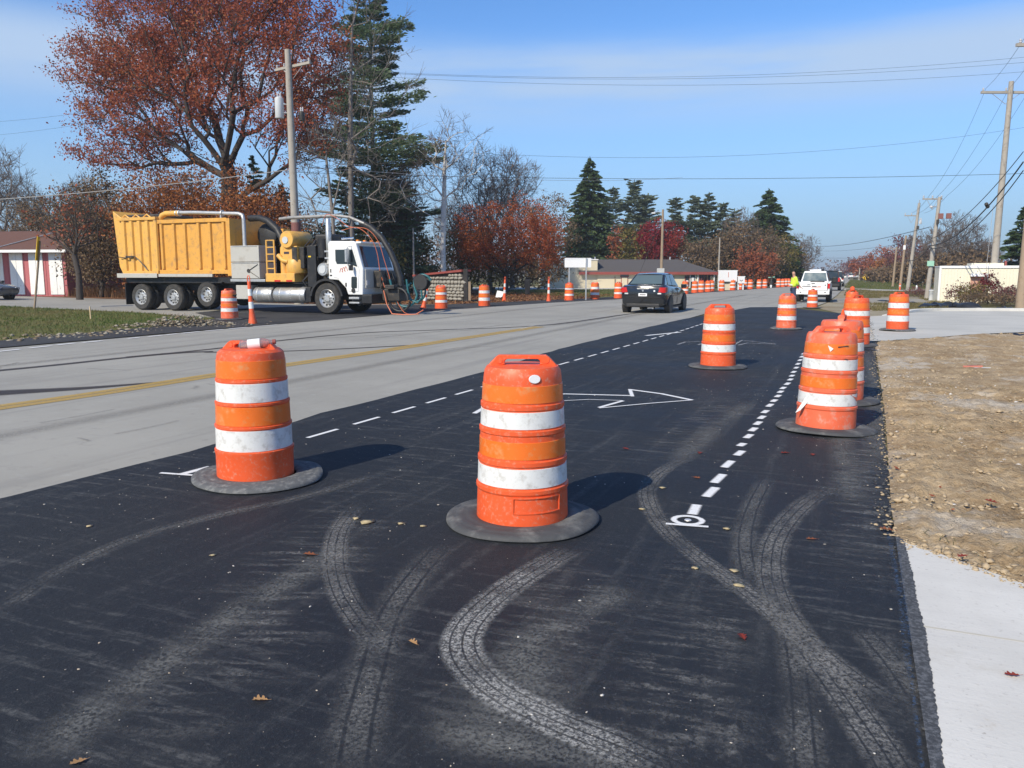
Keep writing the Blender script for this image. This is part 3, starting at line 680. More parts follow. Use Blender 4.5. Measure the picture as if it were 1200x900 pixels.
# striped shed at the far left
S0 = base(78, 54); sh = thing('striped_shed', 'low shed with red and white front and brown roof', 'building', S0, YAW - R(8))
ss = 54 / 941.9
def sx_(px): return (px - 78) * ss
zt = hz(296, 54)
bx('wall', MT['shedred'], sh, -12, 0, 0, 7, 0, zt)
for a, b_ in ((6, 23), (31, 49), (57, 74), (-18, -3), (-44, -27)):
    dd = bx('door', MT['shedwhite'], sh, sx_(a), sx_(b_), -.05, -.003, .12, zt - .05)
    bx('middle_seam', MT['grey'], dd, (sx_(a) + sx_(b_)) / 2 - .012, (sx_(a) + sx_(b_)) / 2 + .012, -.062, -.052, .14, zt - .08)
for k in range(30):
    xx = -11.9 + k * .4
    bx('board_joint', MT['shedred'], sh, xx, xx + .03, -.02, -.002, .05, zt - .02)
bx('fascia', MT['fwhite'], sh, -12.4, .5, -.62, -.5, zt - .02, zt + .16)
bx('soffit', MT['shinglebr'], sh, -12.35, .45, -.5, -.02, zt - .02, zt + .03)
MB().add([(-12.4, -.6, zt + .165), (.5, -.6, zt + .165), (.5, 7.5, zt + .165), (-12.4, 7.5, zt + .165), (-9, 3.4, zt + 1.6), (-2.6, 3.4, zt + 1.6)], [(0, 1, 5, 4), (1, 2, 5), (2, 3, 4, 5), (3, 0, 4), (3, 2, 1, 0)]).build('roof', MT['shinglebr'], sh)
tb('ridge_flashing', MT['galv'], sh, [(-5.0, -.55, zt + .20), (-2.8, 2.6, zt + 1.42)], .045, 6)
MB().add([(-12, -3.2, zt - .1), (-4.6, -3.2, zt - .1), (-4.6, -.65, zt + .25), (-12, -.65, zt + .25), (-12, -3.2, zt + .1), (-4.6, -3.2, zt + .1), (-4.6, -.65, zt + .4), (-12, -.65, zt + .4)],
         [(0, 1, 5, 4), (1, 2, 6, 5), (4, 5, 6, 7), (3, 2, 1, 0), (0, 4, 7, 3), (2, 3, 7, 6)]).build('porch_roof', MT['fwhite'], sh)
# ivory metal building on the right
IB = base(1101.5, 43); ib = thing('ivory_building', 'ivory ribbed metal building behind shrubs at the right', 'building', IB, R(1))
def bxp(px):
    x, y, q_, f_ = ray(px, 330); return IB.y * x / y - IB.x
si = 43 / 941.9
zi = hz(313, 43)
bx('wall', MT['beige'], ib, 0, 11, 0, 2.6, 0, zi)
for k in range(73): bx('rib', MT['beige'], ib, .05 + k * .15, .075 + k * .15, -.022, -.002, .02, zi - .05)
bx('corner_trim', MT['fwhite'], ib, -.05, .05, -.05, -.025, 0, zi + .02)
bx('eave_trim', MT['fwhite'], ib, -.05, 11.05, -.06, -.028, zi - .06, zi + .04)
bx('roof', MT['fwhite'], ib, -.02, 11, .02, 2.6, zi + .001, zi + .06)
bx('roof_unit', MT['beige'], ib, bxp(1138), bxp(1176), .3, 2, zi + .062, zi + .2)
dr_ = bx('door', MT['skin'], ib, bxp(1137), bxp(1155), -.07, -.024, .3, hz(324, 43))
bx('door_canopy', MT['fwhite'], dr_, bxp(1136), bxp(1156), -.35, -.028, hz(324, 43) + .003, hz(320.5, 43))
tb('vent_pipe', MT['redpaint'], ib, [(bxp(1176) + .2, 1, zi), (bxp(1176) + .2, 1, zi + .32)], .06, 8)
# white boards and box beyond the cream building
def board_sign(px0, px1, py0, py1, d, label, pyb=340, n='notice_board'):
    p = base((px0 + px1) / 2, d); t = thing(n, label, 'sign', p, YAW); s_ = d / 941.9; hw = (px1 - px0) / 2 * s_
    z1, z0 = hz(py0, d), hz(py1, d)
    bx('panel', MT['concpaint'], t, -hw, hw, 0, .12, z0, z1, .01); bx('frame', MT['fwhite'], t, -hw - .05, hw + .05, .01, .11, z1 + .002, z1 + .06)
    for sgn in (-1, 1): bx('post', MT['fwhite'], t, sgn * (hw - .1) - .06, sgn * (hw - .1) + .06, .125, .25, 0, z1)
    return t, hw, z0, z1
t, hw, z0, z1 = board_sign(842, 864, 317.5, 330, 74, 'large white notice board with red lettering beside the cream building')
bx('lower_panel', MT['cream'], t, -hw + .3, hw - .4, .13, .2, 0, z0 - .02); bx('dark_gap', MT['dark'], t, -hw + .15, hw - .7, .03, .1, z0 - .12, z0 - .02)
bx('red_mark', MT['redink'], t, .02, .07, -.012, -.002, (z0 + z1) / 2 - .1, z1 - .12)
t, hw, z0, z1 = board_sign(865, 873, 324.5, 332, 76, 'smaller white board with an emblem right of the large notice board')
MB().prism([(-.16, 0), (0, -.12), (.16, 0), (.12, .03), (0, -.06), (-.12, .03)], -.012, -.002, 'y').build('emblem', MT['ink'], t, loc=(0, 0, (z0 + z1) / 2))
# white sign seen between two posts near the road
P1, P2 = G(666.5, 345.2), G(686.5, 351.4)
d1, d2 = 52, 46
p1, p2 = base(666.5, d1), base(686.8, d2)
sg = thing('blank_sign', 'blank white rectangular sign on two thin posts', 'sign', p2, YAW)
R2 = Matrix.Rotation(-YAW, 3, 'Z'); rel = R2 @ (p1 - p2)
zt2, zb2 = hz(302.5, d2), hz(313.5, d2)
MB().prism([(-1.2, zb2), (.26, zb2), (.29, zb2 + .03), (.29, zt2 - .03), (.26, zt2), (-1.2, zt2), (-1.23, zt2 - .03), (-1.23, zb2 + .03)], .05, .065, 'y').build('sign_panel', MT['concpaint'], sg)
bx('post', MT['galv'], sg, -.035, .035, -.02, .047, 0, zt2)
bx('post', MT['galv'], sg, -1.0, -.93, .07, .14, 0, zt2 - .02)
MT['ink2'] = mat('brown fibre boxes', (.20, .08, .07), .7, .15, 4)
# ================================================================ POLES
def pole(label, px, dist, topy, r=.15, m='wood', lean=(0, 0), name='utility_pole'):
    b = base(px, dist); H = hz(topy, dist); t = thing(name, label, 'utility pole', b, 0)
    MB().tube([(lean[0] * k / 6, lean[1] * k / 6, H * k / 6) for k in range(7)], [r * (1.15 - .45 * k / 6) for k in range(7)], 12).build('shaft', MT[m], t, smooth=50)
    return t, b, H
def arm(t, z, L_, ang, m='wood', off=0, ins=(-.46, -.2, .2, .46), th=.06):
    d = Vector((math.cos(ang), math.sin(ang), 0)); n = Vector((-d.y, d.x, 0)); c = Vector((0, 0, z)) + n * .16 + d * off
    o = MB().hexa([c + d * a * L_ / 2 + n * b_ * th + Vector((0, 0, -th)) for a, b_ in ((-1, -1), (1, -1), (1, 1), (-1, 1))], [c + d * a * L_ / 2 + n * b_ * th + Vector((0, 0, th)) for a, b_ in ((-1, -1), (1, -1), (1, 1), (-1, 1))]).build('crossarm', MT[m], t)
    for i in ins:
        MB().lathe([(.02, 0), (.05, .04), (.035, .08), (.055, .12), (.02, .17)], 8, tuple(c + d * i * L_ + Vector((0, 0, th)))).build('insulator', MT['insul'], o, smooth=40)
    for sgn in (-1, 1):
        tb('brace', MT['galv'], o, [c + d * sgn * L_ * .28 - Vector((0, 0, th)), Vector((0, 0, z - .6)) + n * .13], .015, 5)
    return [t.location + c + d * i * L_ + Vector((0, 0, .2)) for i in ins]
# left pole with transformer
pl, b, H = pole('grey pole with a white transformer behind the truck', 349, 40, 70, .2, 'wood', (-.12, 0))
LA = arm(pl, H - .75, 2.5, YAW - R(35), ins=(-.46, -.25, .25, .46)); off = Vector((-.12, 0, 0))
def can(t, p, r, h, m='grey'):
    o = MB().lathe([(r * .9, 0), (r, .04), (r, h - .06), (r * .96, h), (r * .5, h + .05)], 18, p).build('transformer', MT[m], t, smooth=40)
    for k in (-1, 1): MB().lathe([(.03, 0), (.045, .05), (.03, .1), (.045, .15), (.015, .22)], 8, (p[0] + k * r * .4, p[1], p[2] + h + .03)).build('bushing', MT['insul'], o, smooth=40)
    return o
ztf = hz(145, 40)
can(pl, (-.12 - .5 * CA, -.5 * SA, ztf), .21, .95)
tb('bracket', MT['galv'], pl, [(-.5 * CA, -.5 * SA, ztf + .65), (-.1, 0, ztf + .65)], .03, 6); tb('bracket', MT['galv'], pl, [(-.5 * CA, -.5 * SA, ztf + .25), (-.1, 0, ztf + .25)], .03, 6)
can(pl, (-.1 + .5 * CA, .5 * SA + .1, ztf - .1), .14, .4, 'dark')
MB().lathe([(.235, hz(278, 40)), (.235, hz(262, 40))], 14).build('brown_band', MT['ink2'], pl, smooth=40)
# light pole in front of the cream building
sp, sb, sH = pole('brown pole with a street light in front of the cream building', 775, 70, 247, .13, 'woodbrown')
tb('lamp_arm', MT['galv'], sp, [(0, 0, sH - .35), (-.4 * CA, -.4 * SA, sH - .2), (-.8 * CA, -.8 * SA, sH - .25)], .035, 6)
MB().loft([[(-.8 * CA + a * .16, -.8 * SA + c * .1, sH - .3 + z) for a, c in ((-1, -1), (1, -1), (1, 1), (-1, 1))] for z in (-.06, .0, .06)]).build('lamp_head', MT['grey'], sp)
tb('guy_wire', MT['wire'], sp, [(0, 0, sH - .6), (-2.2 * CA - .3, -2.2 * SA, .0)], .015, 5)
bx('sign_plate', MT['signback'], sp, -.35, .3, -.22, -.18, hz(326, 70), hz(314.5, 70))
# far pole behind the pines
pole('thin pale pole among trees behind the white boards', 842, 96, 279, .1, 'wood')
pole('thin grey pole just left of the birch', 485, 58, 268, .07, 'wood')
pole('thin pole at the right edge of the broad spruce', 928, 140, 284, .12, 'wood')
# right side poles
p1_, b1, H1 = pole('grey pole with a wooden crossarm beside the burgundy bush', 1163.5, 43, 105, .17, 'wood', (.12, 0))
A1 = arm(p1_, H1 - .5, 2.6, YAW + R(0), ins=(-.46, .0, .42))
p2_, b2, H2 = pole('brown thick pole cut by the right edge of the view', 1199, 32.5, 40, .17, 'woodbrown', (.1, 0))
A2 = arm(p2_, hz(64, 32.5), 1.9, YAW, ins=(-.42, 0, .42))
o = MB().lathe([(.05, 0), (.2, .08), (.24, .25), (.24, .32)], 16, (-.38, -.25, hz(98, 32.5))).build('street_lamp', MT['galv'], p2_, smooth=40)
MB().lathe([(.02, -.1), (.16, -.04), (.17, 0)], 14, (-.38, -.25, hz(98, 32.5))).build('lamp_bowl', MT['glassl'], o, smooth=40)
tb('lamp_arm', MT['galv'], p2_, [(0, 0, hz(86, 32.5)), (-.38, -.25, hz(86, 32.5))], .03, 6)
p3_, b3, H3 = pole('pole with twin brown boxes and a small green sign', 1088, 48, 233, .13, 'wood', (.3, 0))
A3 = arm(p3_, H3 - .1, 1.15, YAW, ins=(-.46, .0, .46), th=.04)
for k in (0, .42): bx('cutout_box', MT['ink2'], p3_, .28 + k, .55 + k, -.2, .05, hz(258, 48), hz(252, 48))
bx('junction_box', MT['dark'], p3_, .2, .34, -.3, -.1, hz(264, 48), hz(259, 48))
tb('lamp_arm', MT['galv'], p3_, [(.28, 0, hz(244, 48)), (-.1, -.2, hz(244, 48))], .025, 6)
MB().lathe([(.03, -.05), (.1, 0), (.06, .1)], 10, (-.12, -.2, hz(245, 48))).build('lamp_head', MT['insul'], p3_, smooth=40)
MT['greensign'] = mat('pale green sign face', (.30, .55, .42), .5, .1, 6)
bx('green_sign', MT['greensign'], p3_, -.13, .24, -.22, -.18, hz(312, 48), hz(306, 48))
p4_, b4, H4 = pole('pole with a thin top mast and one crossarm', 1064.5, 68, 240, .14, 'wood', (.45, 0))
A4 = arm(p4_, hz(254, 68), 1.15, YAW, ins=(-.46, .0, .46), th=.04)
tb('top_mast', MT['galv'], p4_, [(.45, 0, H4), (.45, 0, H4 + .25)], .04, 6)
bx('switch_box', MT['dark'], p4_, .35, .55, -.22, -.05, hz(270, 68), hz(266, 68)); can(p4_, (.62, -.1, hz(264, 68)), .12, .25, 'grey')
p5_, b5, H5 = pole('shorter pole with a white band left of the mast pole', 1055.5, 82, 277, .13, 'woodbrown', (.25, 0))
MB().lathe([(.135, hz(293, 82)), (.135, hz(288, 82))], 10, (.18, 0, 0)).build('white_band', MT['fwhite'], p5_)
p6_, b6, H6 = pole('farther pole with a small crossarm in the golden trees', 1047, 96, 290, .13, 'woodbrown', (.15, 0))
A6 = arm(p6_, H6 - .2, 1.3, YAW, ins=(-.46, .46), th=.05)
pole('far short pole beside the yellow diamond sign', 1007, 190, 314, .16, 'wood'); pole('tiny far pole at the end of the road', 990, 320, 309, .2, 'wood')
# ================================================================ WIRES
def wire(label, a, b, sag, r=.014, m='wire', n=22, group='overhead wires', name='overhead_wire', cat='wire'):
    a, b = Vector(a), Vector(b)
    pts = [a.lerp(b, k / n) - Vector((0, 0, sag * 4 * (k / n) * (1 - k / n))) for k in range(n + 1)]
    return tag(MB().tube(pts, r, 5).build(name, MT[m], smooth=60), label, cat, group)
lo = pl.location
cr = [b2 + Vector((.1, 0, hz(y_, 32.5))) for y_ in (72, 80, 92)]
farr = [D(1340, 52, 40), D(1340, 60, 40), D(1340, 72, 40)]
for k, (pa, pm) in enumerate([((338, 78), 'topmost'), ((350, 80), 'second'), ((362, 84), 'third')]):
    wire(pm + ' of the three thin wires crossing the pale sky', D(pa[0], pa[1], 40), farr[k], (.95, .85, .85)[k], .006, 'wire', 26)
wire('single thin wire crossing the sky below the three', D(345, 160, 40), D(1300, 132, 44), 1.6, .006, 'wire', 26)
wire('long level wire crossing above the tree tops', D(346, 202, 40), D(1300, 200, 40), .35, .010, 'wire', 26)
wire('pale cable crossing in front of the red oak', D(-250, 245, 40), D(347, 198, 40), .35, .02, 'wirel')
wire('pale cable running right from the transformer pole', D(350, 195, 40), D(800, 208, 90), .5, .012, 'wirel')
wire('faint upper wire at the left edge', D(-200, 140, 60), D(345, 82, 40), 1.2, .006, 'wire'); wire('faint lower wire at the left edge', D(-200, 158, 60), D(345, 88, 40), 1.3, .006, 'wire')
top = b1 + Vector((.12, 0, 0))
n_ = ['left', 'middle', 'right']
for k in range(3):
    wire(n_[k] + ' wire between the crossarm pole and the twin box pole', A1[k] + Vector((.12, 0, 0)), A3[k] + Vector((.3, 0, 0)), .55, .007)
    wire(n_[k] + ' wire running up from the crossarm pole to the edge pole', A1[k] + Vector((.12, 0, 0)), A2[k] + Vector((.1, 0, 0)), .15, .007)
    wire(n_[k] + ' wire leaving the edge pole out of view', A2[k] + Vector((.1, 0, 0)), D(1390 + 40 * k, -260, 16), .2, .007)
    wire(n_[k] + ' wire between the twin box pole and the mast pole', A3[k] + Vector((.3, 0, 0)), A4[k] + Vector((.45, 0, 0)), .2, .009)
c1 = D(1199, 190, 32.5); c3 = D(1090, 288, 48)
wire('thick black telephone cable hanging between the right poles', c1, c3, .75, .030, 'wire')
wire('second black telephone cable just below the thick one', D(1199, 200, 32.5), D(1090, 291, 48), .85, .022, 'wire')
wire('upper black cable of the telephone bundle', D(1199, 178, 32.5), D(1091, 280, 48), .5, .018, 'wire')
MB_ = MB().lathe([(.02, 0), (.08, .05), (.08, .3), (.02, .36)], 10, axis='x'); so = MB_.build('cable_splice', MT['dark'], smooth=40, loc=D(1155, 238, 37), rot=(0, R(35), R(60)))
tag(so, 'black splice case on the sagging telephone cable', 'splice case')
wire('black cable continuing down to the mast pole', c3, D(1066, 305, 68), .3, .026, 'wire')
wire('black wire crossing the far road from the thicket', D(929, 284, 140), D(1090, 266, 48), .9, .02, 'wire')
wire('fainter wire crossing the far road lower down', D(929, 291, 140), D(1068, 284, 68), .6, .012, 'wire')
wire('far wire crossing the end of the road', D(931, 301, 160), D(1047, 301, 96), .2, .016, 'wire')
wire('grey guy wire beside the crossarm pole', D(1164, 240, 43), D(1154, 330, 41), 0, .012, 'wirel', 4)
# ================================================================ SMALL SIGNS
yb = base(1014.5, 150); ys = thing('diamond_sign', 'yellow diamond warning sign beside the far road', 'sign', yb, 0)
tb('post', MT['galv'], ys, [(0, 0, 0), (0, 0, hz(320, 150))], .06, 6)
zc = hz(325, 150); MB().prism([(0, zc - .62), (.62, zc), (0, zc + .62), (-.62, zc)], -.1, -.07, 'y').build('sign_face', MT['yellowsign'], ys)
# leaning sign at the left
lb = G(40.5, 361); ls = thing('leaning_sign', 'leaning yellow sign turned edge on beside the side road', 'sign', lb, YAW)
dl = (lb.x * -SA + lb.y * CA); k_ = dl / 941.9
lean = Vector(((52 - 40.5) * k_, 0, hz(292, dl)))
tb('post', MT['woodbrown'], ls, [(0, 0, -.05), lean * 1.13], .045, 8)
d_ = lean.normalized(); c_ = lean * 1.0 + d_ * .0
t_ = Vector((-.40, .92, 0)).normalized()
sgn = MB().hexa([c_ + d_ * a * .52 + t_ * b_ * .42 + Vector((-.05, -.06, 0)) for a, b_ in ((-1, -1), (1, -1), (1, 1), (-1, 1))], [c_ + d_ * a * .52 + t_ * b_ * .42 + Vector((-.028, -.07, 0)) for a, b_ in ((-1, -1), (1, -1), (1, 1), (-1, 1))]).build('sign_panel', MT['yellowsign'], ls)
wsb = G(106.5, 374); wst = tag(bx('survey_stake', MT['stake'], None, -.02, .02, -.012, .012, 0, .42), 'thin wooden survey stake standing in the left verge', 'stake'); wst.location = wsb
# stone wall with red cap
W0, W1 = base(486, 47), base(541, 44)
dw = (W1 - W0); ang = math.atan2(dw.y, dw.x); sw = thing('stone_wall', 'low wall of pale stones with a red brown cap', 'wall', W0, ang); Lw = dw.length
MT['stone'] = mat('pale field stone', (.32, .305, .265), .9, .3, 2, bump=.3, dirt=(.12, .11, .1), amt=.5, dscale=6); MT['mortar'] = mat('dark joints', (.06, .055, .05), .9, .3, 5)
zw = hz(318.5, 44)
def wz(x): return hz(324, 47) + (zw - hz(324, 47)) * x / Lw
MB().add([(0, .08, 0), (Lw, .08, 0), (Lw, .5, 0), (0, .5, 0), (0, .08, wz(0)), (Lw, .08, zw), (Lw, .5, zw), (0, .5, wz(0))], [(0, 1, 5, 4), (1, 2, 6, 5), (2, 3, 7, 6), (3, 0, 4, 7), (4, 5, 6, 7)]).build('core', MT['mortar'], sw)
MB().hexa([(-.1, -.1, wz(0)), (Lw + .1, -.1, zw), (Lw + .1, .6, zw), (-.1, .6, wz(0))], [(-.1, -.1, wz(0) + .1), (Lw + .1, -.1, zw + .12), (Lw + .1, .6, zw + .12), (-.1, .6, wz(0) + .1)]).build('cap', MT['redpaint'], sw)
rg_ = random.Random(3); stones = []
for i in range(6):
    mb = MB(); rr = [[], [], []]
    n = 9
    for q_, (sc_, y_) in enumerate(((1, .02), (.93, -.06), (.6, -.1))):
        rr[q_] = [(math.cos(6.283 * k / n) * .5 * sc_ * (.85 + .3 * ((k * 7 + i * 3) % 5) / 5), y_, math.sin(6.283 * k / n) * .5 * sc_ * (.85 + .3 * ((k * 5 + i) % 4) / 4)) for k in range(n)]
    mb.loft(rr); stones.append(mb.mesh('stone', 40)); stones[-1].materials.append(MT['stone'])
x = 0
z = .12
row = 0
while z < 1.5:
    x = -.05 + (row % 2) * .12; hh = rg_.uniform(.16, .24)
    while x < Lw - .1:
        wd = rg_.uniform(.2, .42)
        if z + hh * .5 < wz(x) - .02:
            o = bpy.data.objects.new('stone', rg_.choice(stones)); COL.objects.link(o); o.parent = sw; o.location = (x + wd / 2, .08, z); o.scale = (wd * 1.02, 1, hh * 1.04); o.rotation_euler = (0, rg_.uniform(-.15, .15), 0)
        x += wd
    z += hh; row += 1
gate = thing('dark_post', 'dark timber post at the right end of the stone wall', 'post', base(545.5, 44), YAW)
bx('shaft', MT['dark'], gate, -.11, .11, -.1, .1, 0, hz(315, 44), .01); bx('side_rail', MT['woodbrown'], gate, .12, .28, -.04, .04, .05, hz(330, 44))
# bins near the stone wall
def bin_(label, px, py, hgt, r, m='blackpl'):
    t = thing('rubbish_bin', label, 'bin', G(px, py), YAW, 'bins on the left side')
    MB().loft([[(a * r * s_, b_ * r * s_, z) for a, b_ in ((-1, -1), (1, -1), (1, 1), (-1, 1))] for s_, z in ((.72, .03), (1, hgt * .88))]).build('body', MT[m], t, bevel=.02)
    MB().loft([[(a * r * 1.08, b_ * r * 1.08, z) for a, b_ in ((-1, -1), (1, -1), (1, 1), (-1, 1))] for z in (hgt * .885, hgt * .95)] + [[(a * r * .7, b_ * r * .7, hgt) for a, b_ in ((-1, -1), (1, -1), (1, 1), (-1, 1))]]).build('lid', MT[m], t, bevel=.01)
    for sg_ in (-1, 1): MB().lathe([(.09, -.03), (.09, .03)], 12, (sg_ * r * .6, r * .8, .09), 'x').build('wheel', MT['tyre'], t)
    return t
bin_('tall dark wheeled bin standing alone under the orange tree', 618, 345.5, 1.12, .22); bin_('dark blue bin behind the left near side drum', 524, 347, .86, .2); bin_('small dark bin right of the second near side drum', 578, 344, .5, .17)
wp_ = thing('white_placard', 'white square placard leaning on a cone at the left roadside', 'placard', G(586, 348.5), YAW)
MB().hexa([(-.3, -.02, .0), (.12, -.02, -.0), (.12, .0, 0), (-.3, 0, .0)], [(-.18, .15, .44), (.26, .15, .36), (.26, .17, .36), (-.18, .17, .44)]).build('panel', MT['fwhite'], wp_); tb('leg', MT['wire'], wp_, [(0, .4, 0), (0, .15, .34)], .012, 5)
# ================================================================ TREES
def tubes(P, A, B, ra, rb, n):
    A, B = np.asarray(A), np.asarray(B); m = len(A)
    t = B - A; ln = np.linalg.norm(t, axis=1, keepdims=True); t = t / np.maximum(ln, 1e-6)
    ref = np.where(np.abs(t[:, 2:3]) > .9, np.array([[1., 0, 0]]), np.array([[0., 0, 1]]))
    a = np.cross(t, ref); a /= np.linalg.norm(a, axis=1, keepdims=True); b = np.cross(t, a)
    V = np.zeros((m, 2, n, 3))
    for k in range(n):
        q = 2 * math.pi * k / n; d = a * math.cos(q) + b * math.sin(q)
        V[:, 0, k] = A + d * np.asarray(ra)[:, None]; V[:, 1, k] = B + d * np.asarray(rb)[:, None]
    F = []
    i = (np.arange(m) * 2 * n)[:, None]
    for k in range(n):
        k2 = (k + 1) % n
        F.append(np.concatenate([i + k, i + k2, i + k2 + n, i + k + n], 1))
    return V.reshape(-1, 3), np.concatenate(F, 0)
def wood(name, A, B, ra, rb, n, m, par):
    V, F = tubes(None, A, B, ra, rb, n)
    return fastmesh(name, V, F, m, par, smooth=True)
def skel(rg, trunk, ells, ntips, c=.35, wig=.05, up=.25, surf=2.2, rise=.55):
    """nodes grown towards points spread through ellipsoids (cx,cy,cz,rx,ry,rz,weight)"""
    cap = 60000; X = np.zeros((cap, 3)); PAR = np.full(cap, -1); PL = np.zeros(cap); n = 0
    for i, p in enumerate(trunk):
        X[n] = p; PAR[n] = n - 1; PL[n] = 0 if i == 0 else PL[n - 1] + np.linalg.norm(X[n] - X[n - 1]) * .5; n += 1
    nt_ = n; tops = max(1, nt_ // 2)
    wts = np.array([e[6] for e in ells], float); wts /= wts.sum()
    ch = rg.choice(len(ells), ntips, p=wts); d = rg.normal(size=(ntips, 3)); d /= np.linalg.norm(d, axis=1, keepdims=True)
    d *= rg.uniform(0, 1, (ntips, 1)) ** (1 / surf)
    E = np.array([e[:6] for e in ells]); T = E[ch, :3] + d * E[ch, 3:6]
    f = X[nt_ - 1]; T = T[np.argsort(np.linalg.norm(T - X[tops], axis=1))]
    tips = []
    for t in T:
        dd = np.linalg.norm(X[:n] - t, axis=1) + c * PL[:n]
        dd[:tops] += 50
        hd = np.hypot(X[:n, 0] - t[0], X[:n, 1] - t[1]); dd += np.maximum(0, rise * hd - (t[2] - X[:n, 2])) * .7
        j = int(np.argmin(dd)); a = X[j].copy(); L_ = np.linalg.norm(t - a)
        k = max(1, min(7, int(L_ / (.35 + .05 * L_) / 1.6)))
        ctrl = (a + t) / 2 + np.array([0, 0, -up * L_ * .25]) + rg.normal(0, wig, 3) * L_
        if j < nt_: ctrl = (a + t) / 2 + np.array([0, 0, -up * .2 * L_]) + rg.normal(0, wig, 3) * L_
        prev = j
        for s in range(1, k + 1):
            u = s / k; p = a * (1 - u) ** 2 + 2 * ctrl * u * (1 - u) + t * u * u + (rg.normal(0, wig * .35, 3) * L_ / k if s < k else 0)
            X[n] = p; PAR[n] = prev; PL[n] = PL[prev] + np.linalg.norm(X[n] - X[prev]); prev = n; n += 1
        tips.append(prev)
    cnt = np.zeros(n); cnt[tips] += 1
    for i in range(n - 1, 0, -1):
        if PAR[i] >= 0: cnt[PAR[i]] += cnt[i]
    return X[:n], PAR[:n], np.array(tips), cnt
def cards(name, P, size, asp, m, par, rg, up=0., axis=None):
    n = len(P); a = rg.normal(size=(n, 3)) if axis is None else axis + rg.normal(0, .35, (n, 3))
    a /= np.linalg.norm(a, axis=1, keepdims=True)
    r = rg.normal(size=(n, 3)); r[:, :2] *= (1 - up); b = np.cross(a, r); b /= np.linalg.norm(b, axis=1, keepdims=True)
    s = np.asarray(size) * np.ones(n); a = a * s[:, None]; b = b * (s * asp)[:, None]
    V = np.stack([P - a, P + b - a * .1, P + a, P - b - a * .1], 1).reshape(-1, 3)
    return fastmesh(name, V, np.arange(4 * n).reshape(-1, 4), m, par)
def tree(name, label, loc, trunk, ells, ntips, rt, R_, barkm, leafm=None, nleaf=0, lsize=.12, lspread=.5, twigs=3, twl=.7, twr=.01, seed=1, group=None, c=.35, wig=.05, up=.25, cat='tree', z0=-1e9, twigm=None, sides=5, surf=2.2, rise=.55):
    rg = np.random.default_rng(seed)
    t = thing(name, label, cat, loc, 0, group)
    X, PAR, tips, cnt = skel(rg, np.array(trunk, float), ells, ntips, c, wig, up, surf, rise)
    p = math.log(R_ / rt) / math.log(max(2, ntips)); rad = rt * np.maximum(cnt, 1) ** p
    i = np.arange(1, len(X)); A, B = X[PAR[i]], X[i]; rb = rad[i]; ra = np.minimum(rad[PAR[i]], rb * 1.25)
    ra[:len(trunk) - 1] = rad[PAR[i]][:len(trunk) - 1]
    h0 = max(X[:, 2])
    for q_ in range(len(trunk) - 1):      # flare at the foot
        if q_ == 0: ra[0] *= 1.3
    wood('trunk', A, B, ra, rb, sides, barkm, t)
    # twigs
    tw = np.repeat(X[tips], twigs, 0); base_d = np.repeat(X[tips] - X[PAR[tips]], twigs, 0)
    base_d /= np.maximum(np.linalg.norm(base_d, axis=1, keepdims=True), 1e-6)
    dr = base_d + rg.normal(0, .65, tw.shape) + np.array([0, 0, .25]); dr /= np.linalg.norm(dr, axis=1, keepdims=True)
    te = tw + dr * (twl * rg.uniform(.5, 1.2, (len(tw), 1)))
    if twigs and not nleaf:
        mid = (tw + te) / 2; d2 = dr + rg.normal(0, .6, dr.shape); d2 /= np.linalg.norm(d2, axis=1, keepdims=True)
        A2 = np.concatenate([tw, mid, mid]); e1 = mid + d2 * twl * .5; d3 = dr + rg.normal(0, .6, dr.shape); e2 = mid + d3 * twl * .4
        B2 = np.concatenate([te, e1, e2])
        wood('crown', A2, B2, np.full(len(A2), twr), np.full(len(A2), twr * .6), 3, twigm or barkm, t)
    else:
        if twigs: stuff(wood('twigs', tw, te, np.full(len(tw), twr), np.full(len(tw), twr * .6), 3, twigm or barkm, t))
        src = np.concatenate([te, tw + (te - tw) * .5, X[tips]]) if twigs else X[tips]
        k = rg.integers(0, len(src), nleaf); wgt = rg.uniform(0, 1, len(src)); k = k[rg.uniform(0, 1, nleaf) < (.08 + .92 * wgt[k] ** 2)]
        P = src[k] + rg.normal(0, lspread, (len(k), 3)) * np.array([1, 1, .7])
        P = P[P[:, 2] > max(z0, .15)]
        cards('crown', P, lsize * rg.uniform(.6, 1.3, len(P)), .6, leafm, t, rg)
    return t
def tr(px, dist, topy): # foot and height of a tree seen in a direction
    return base(px, dist), hz(topy, dist)
LM = {}
LM['oak'] = leafmat('red oak leaves', [(.50, .19, .072), (.42, .12, .055), (.33, .085, .058), (.52, .25, .095)], .45, .22, .5)
LM['brown'] = leafmat('brown oak leaves', [(.34, .11, .035), (.24, .08, .03), (.38, .15, .045), (.17, .07, .035)], .3, .3, .45)
LM['orange'] = leafmat('orange red oak leaves', [(.46, .12, .04), (.38, .08, .035), (.48, .16, .05), (.30, .08, .04)], .4, .35, .45)
LM['maple'] = leafmat('crimson maple leaves', [(.30, .025, .035), (.20, .018, .03), (.33, .05, .03), (.15, .06, .02)], .3, .2, .6)
LM['spruce'] = leafmat('spruce needles', [(.036, .074, .034), (.058, .10, .042), (.085, .125, .046), (.046, .085, .048)], .3, .5, .4)
LM['pine'] = leafmat('white pine needles', [(.085, .145, .080), (.12, .185, .10), (.16, .215, .115), (.065, .115, .066)], .4, .4, .4)
LM['pine2'] = leafmat('grey green pine needles', [(.15, .19, .125), (.19, .23, .15), (.12, .155, .105)], .4, .4, .4)
LM['olive'] = leafmat('olive yellow leaves', [(.13, .12, .03), (.20, .16, .045), (.09, .09, .03)], .3, .4, .4)
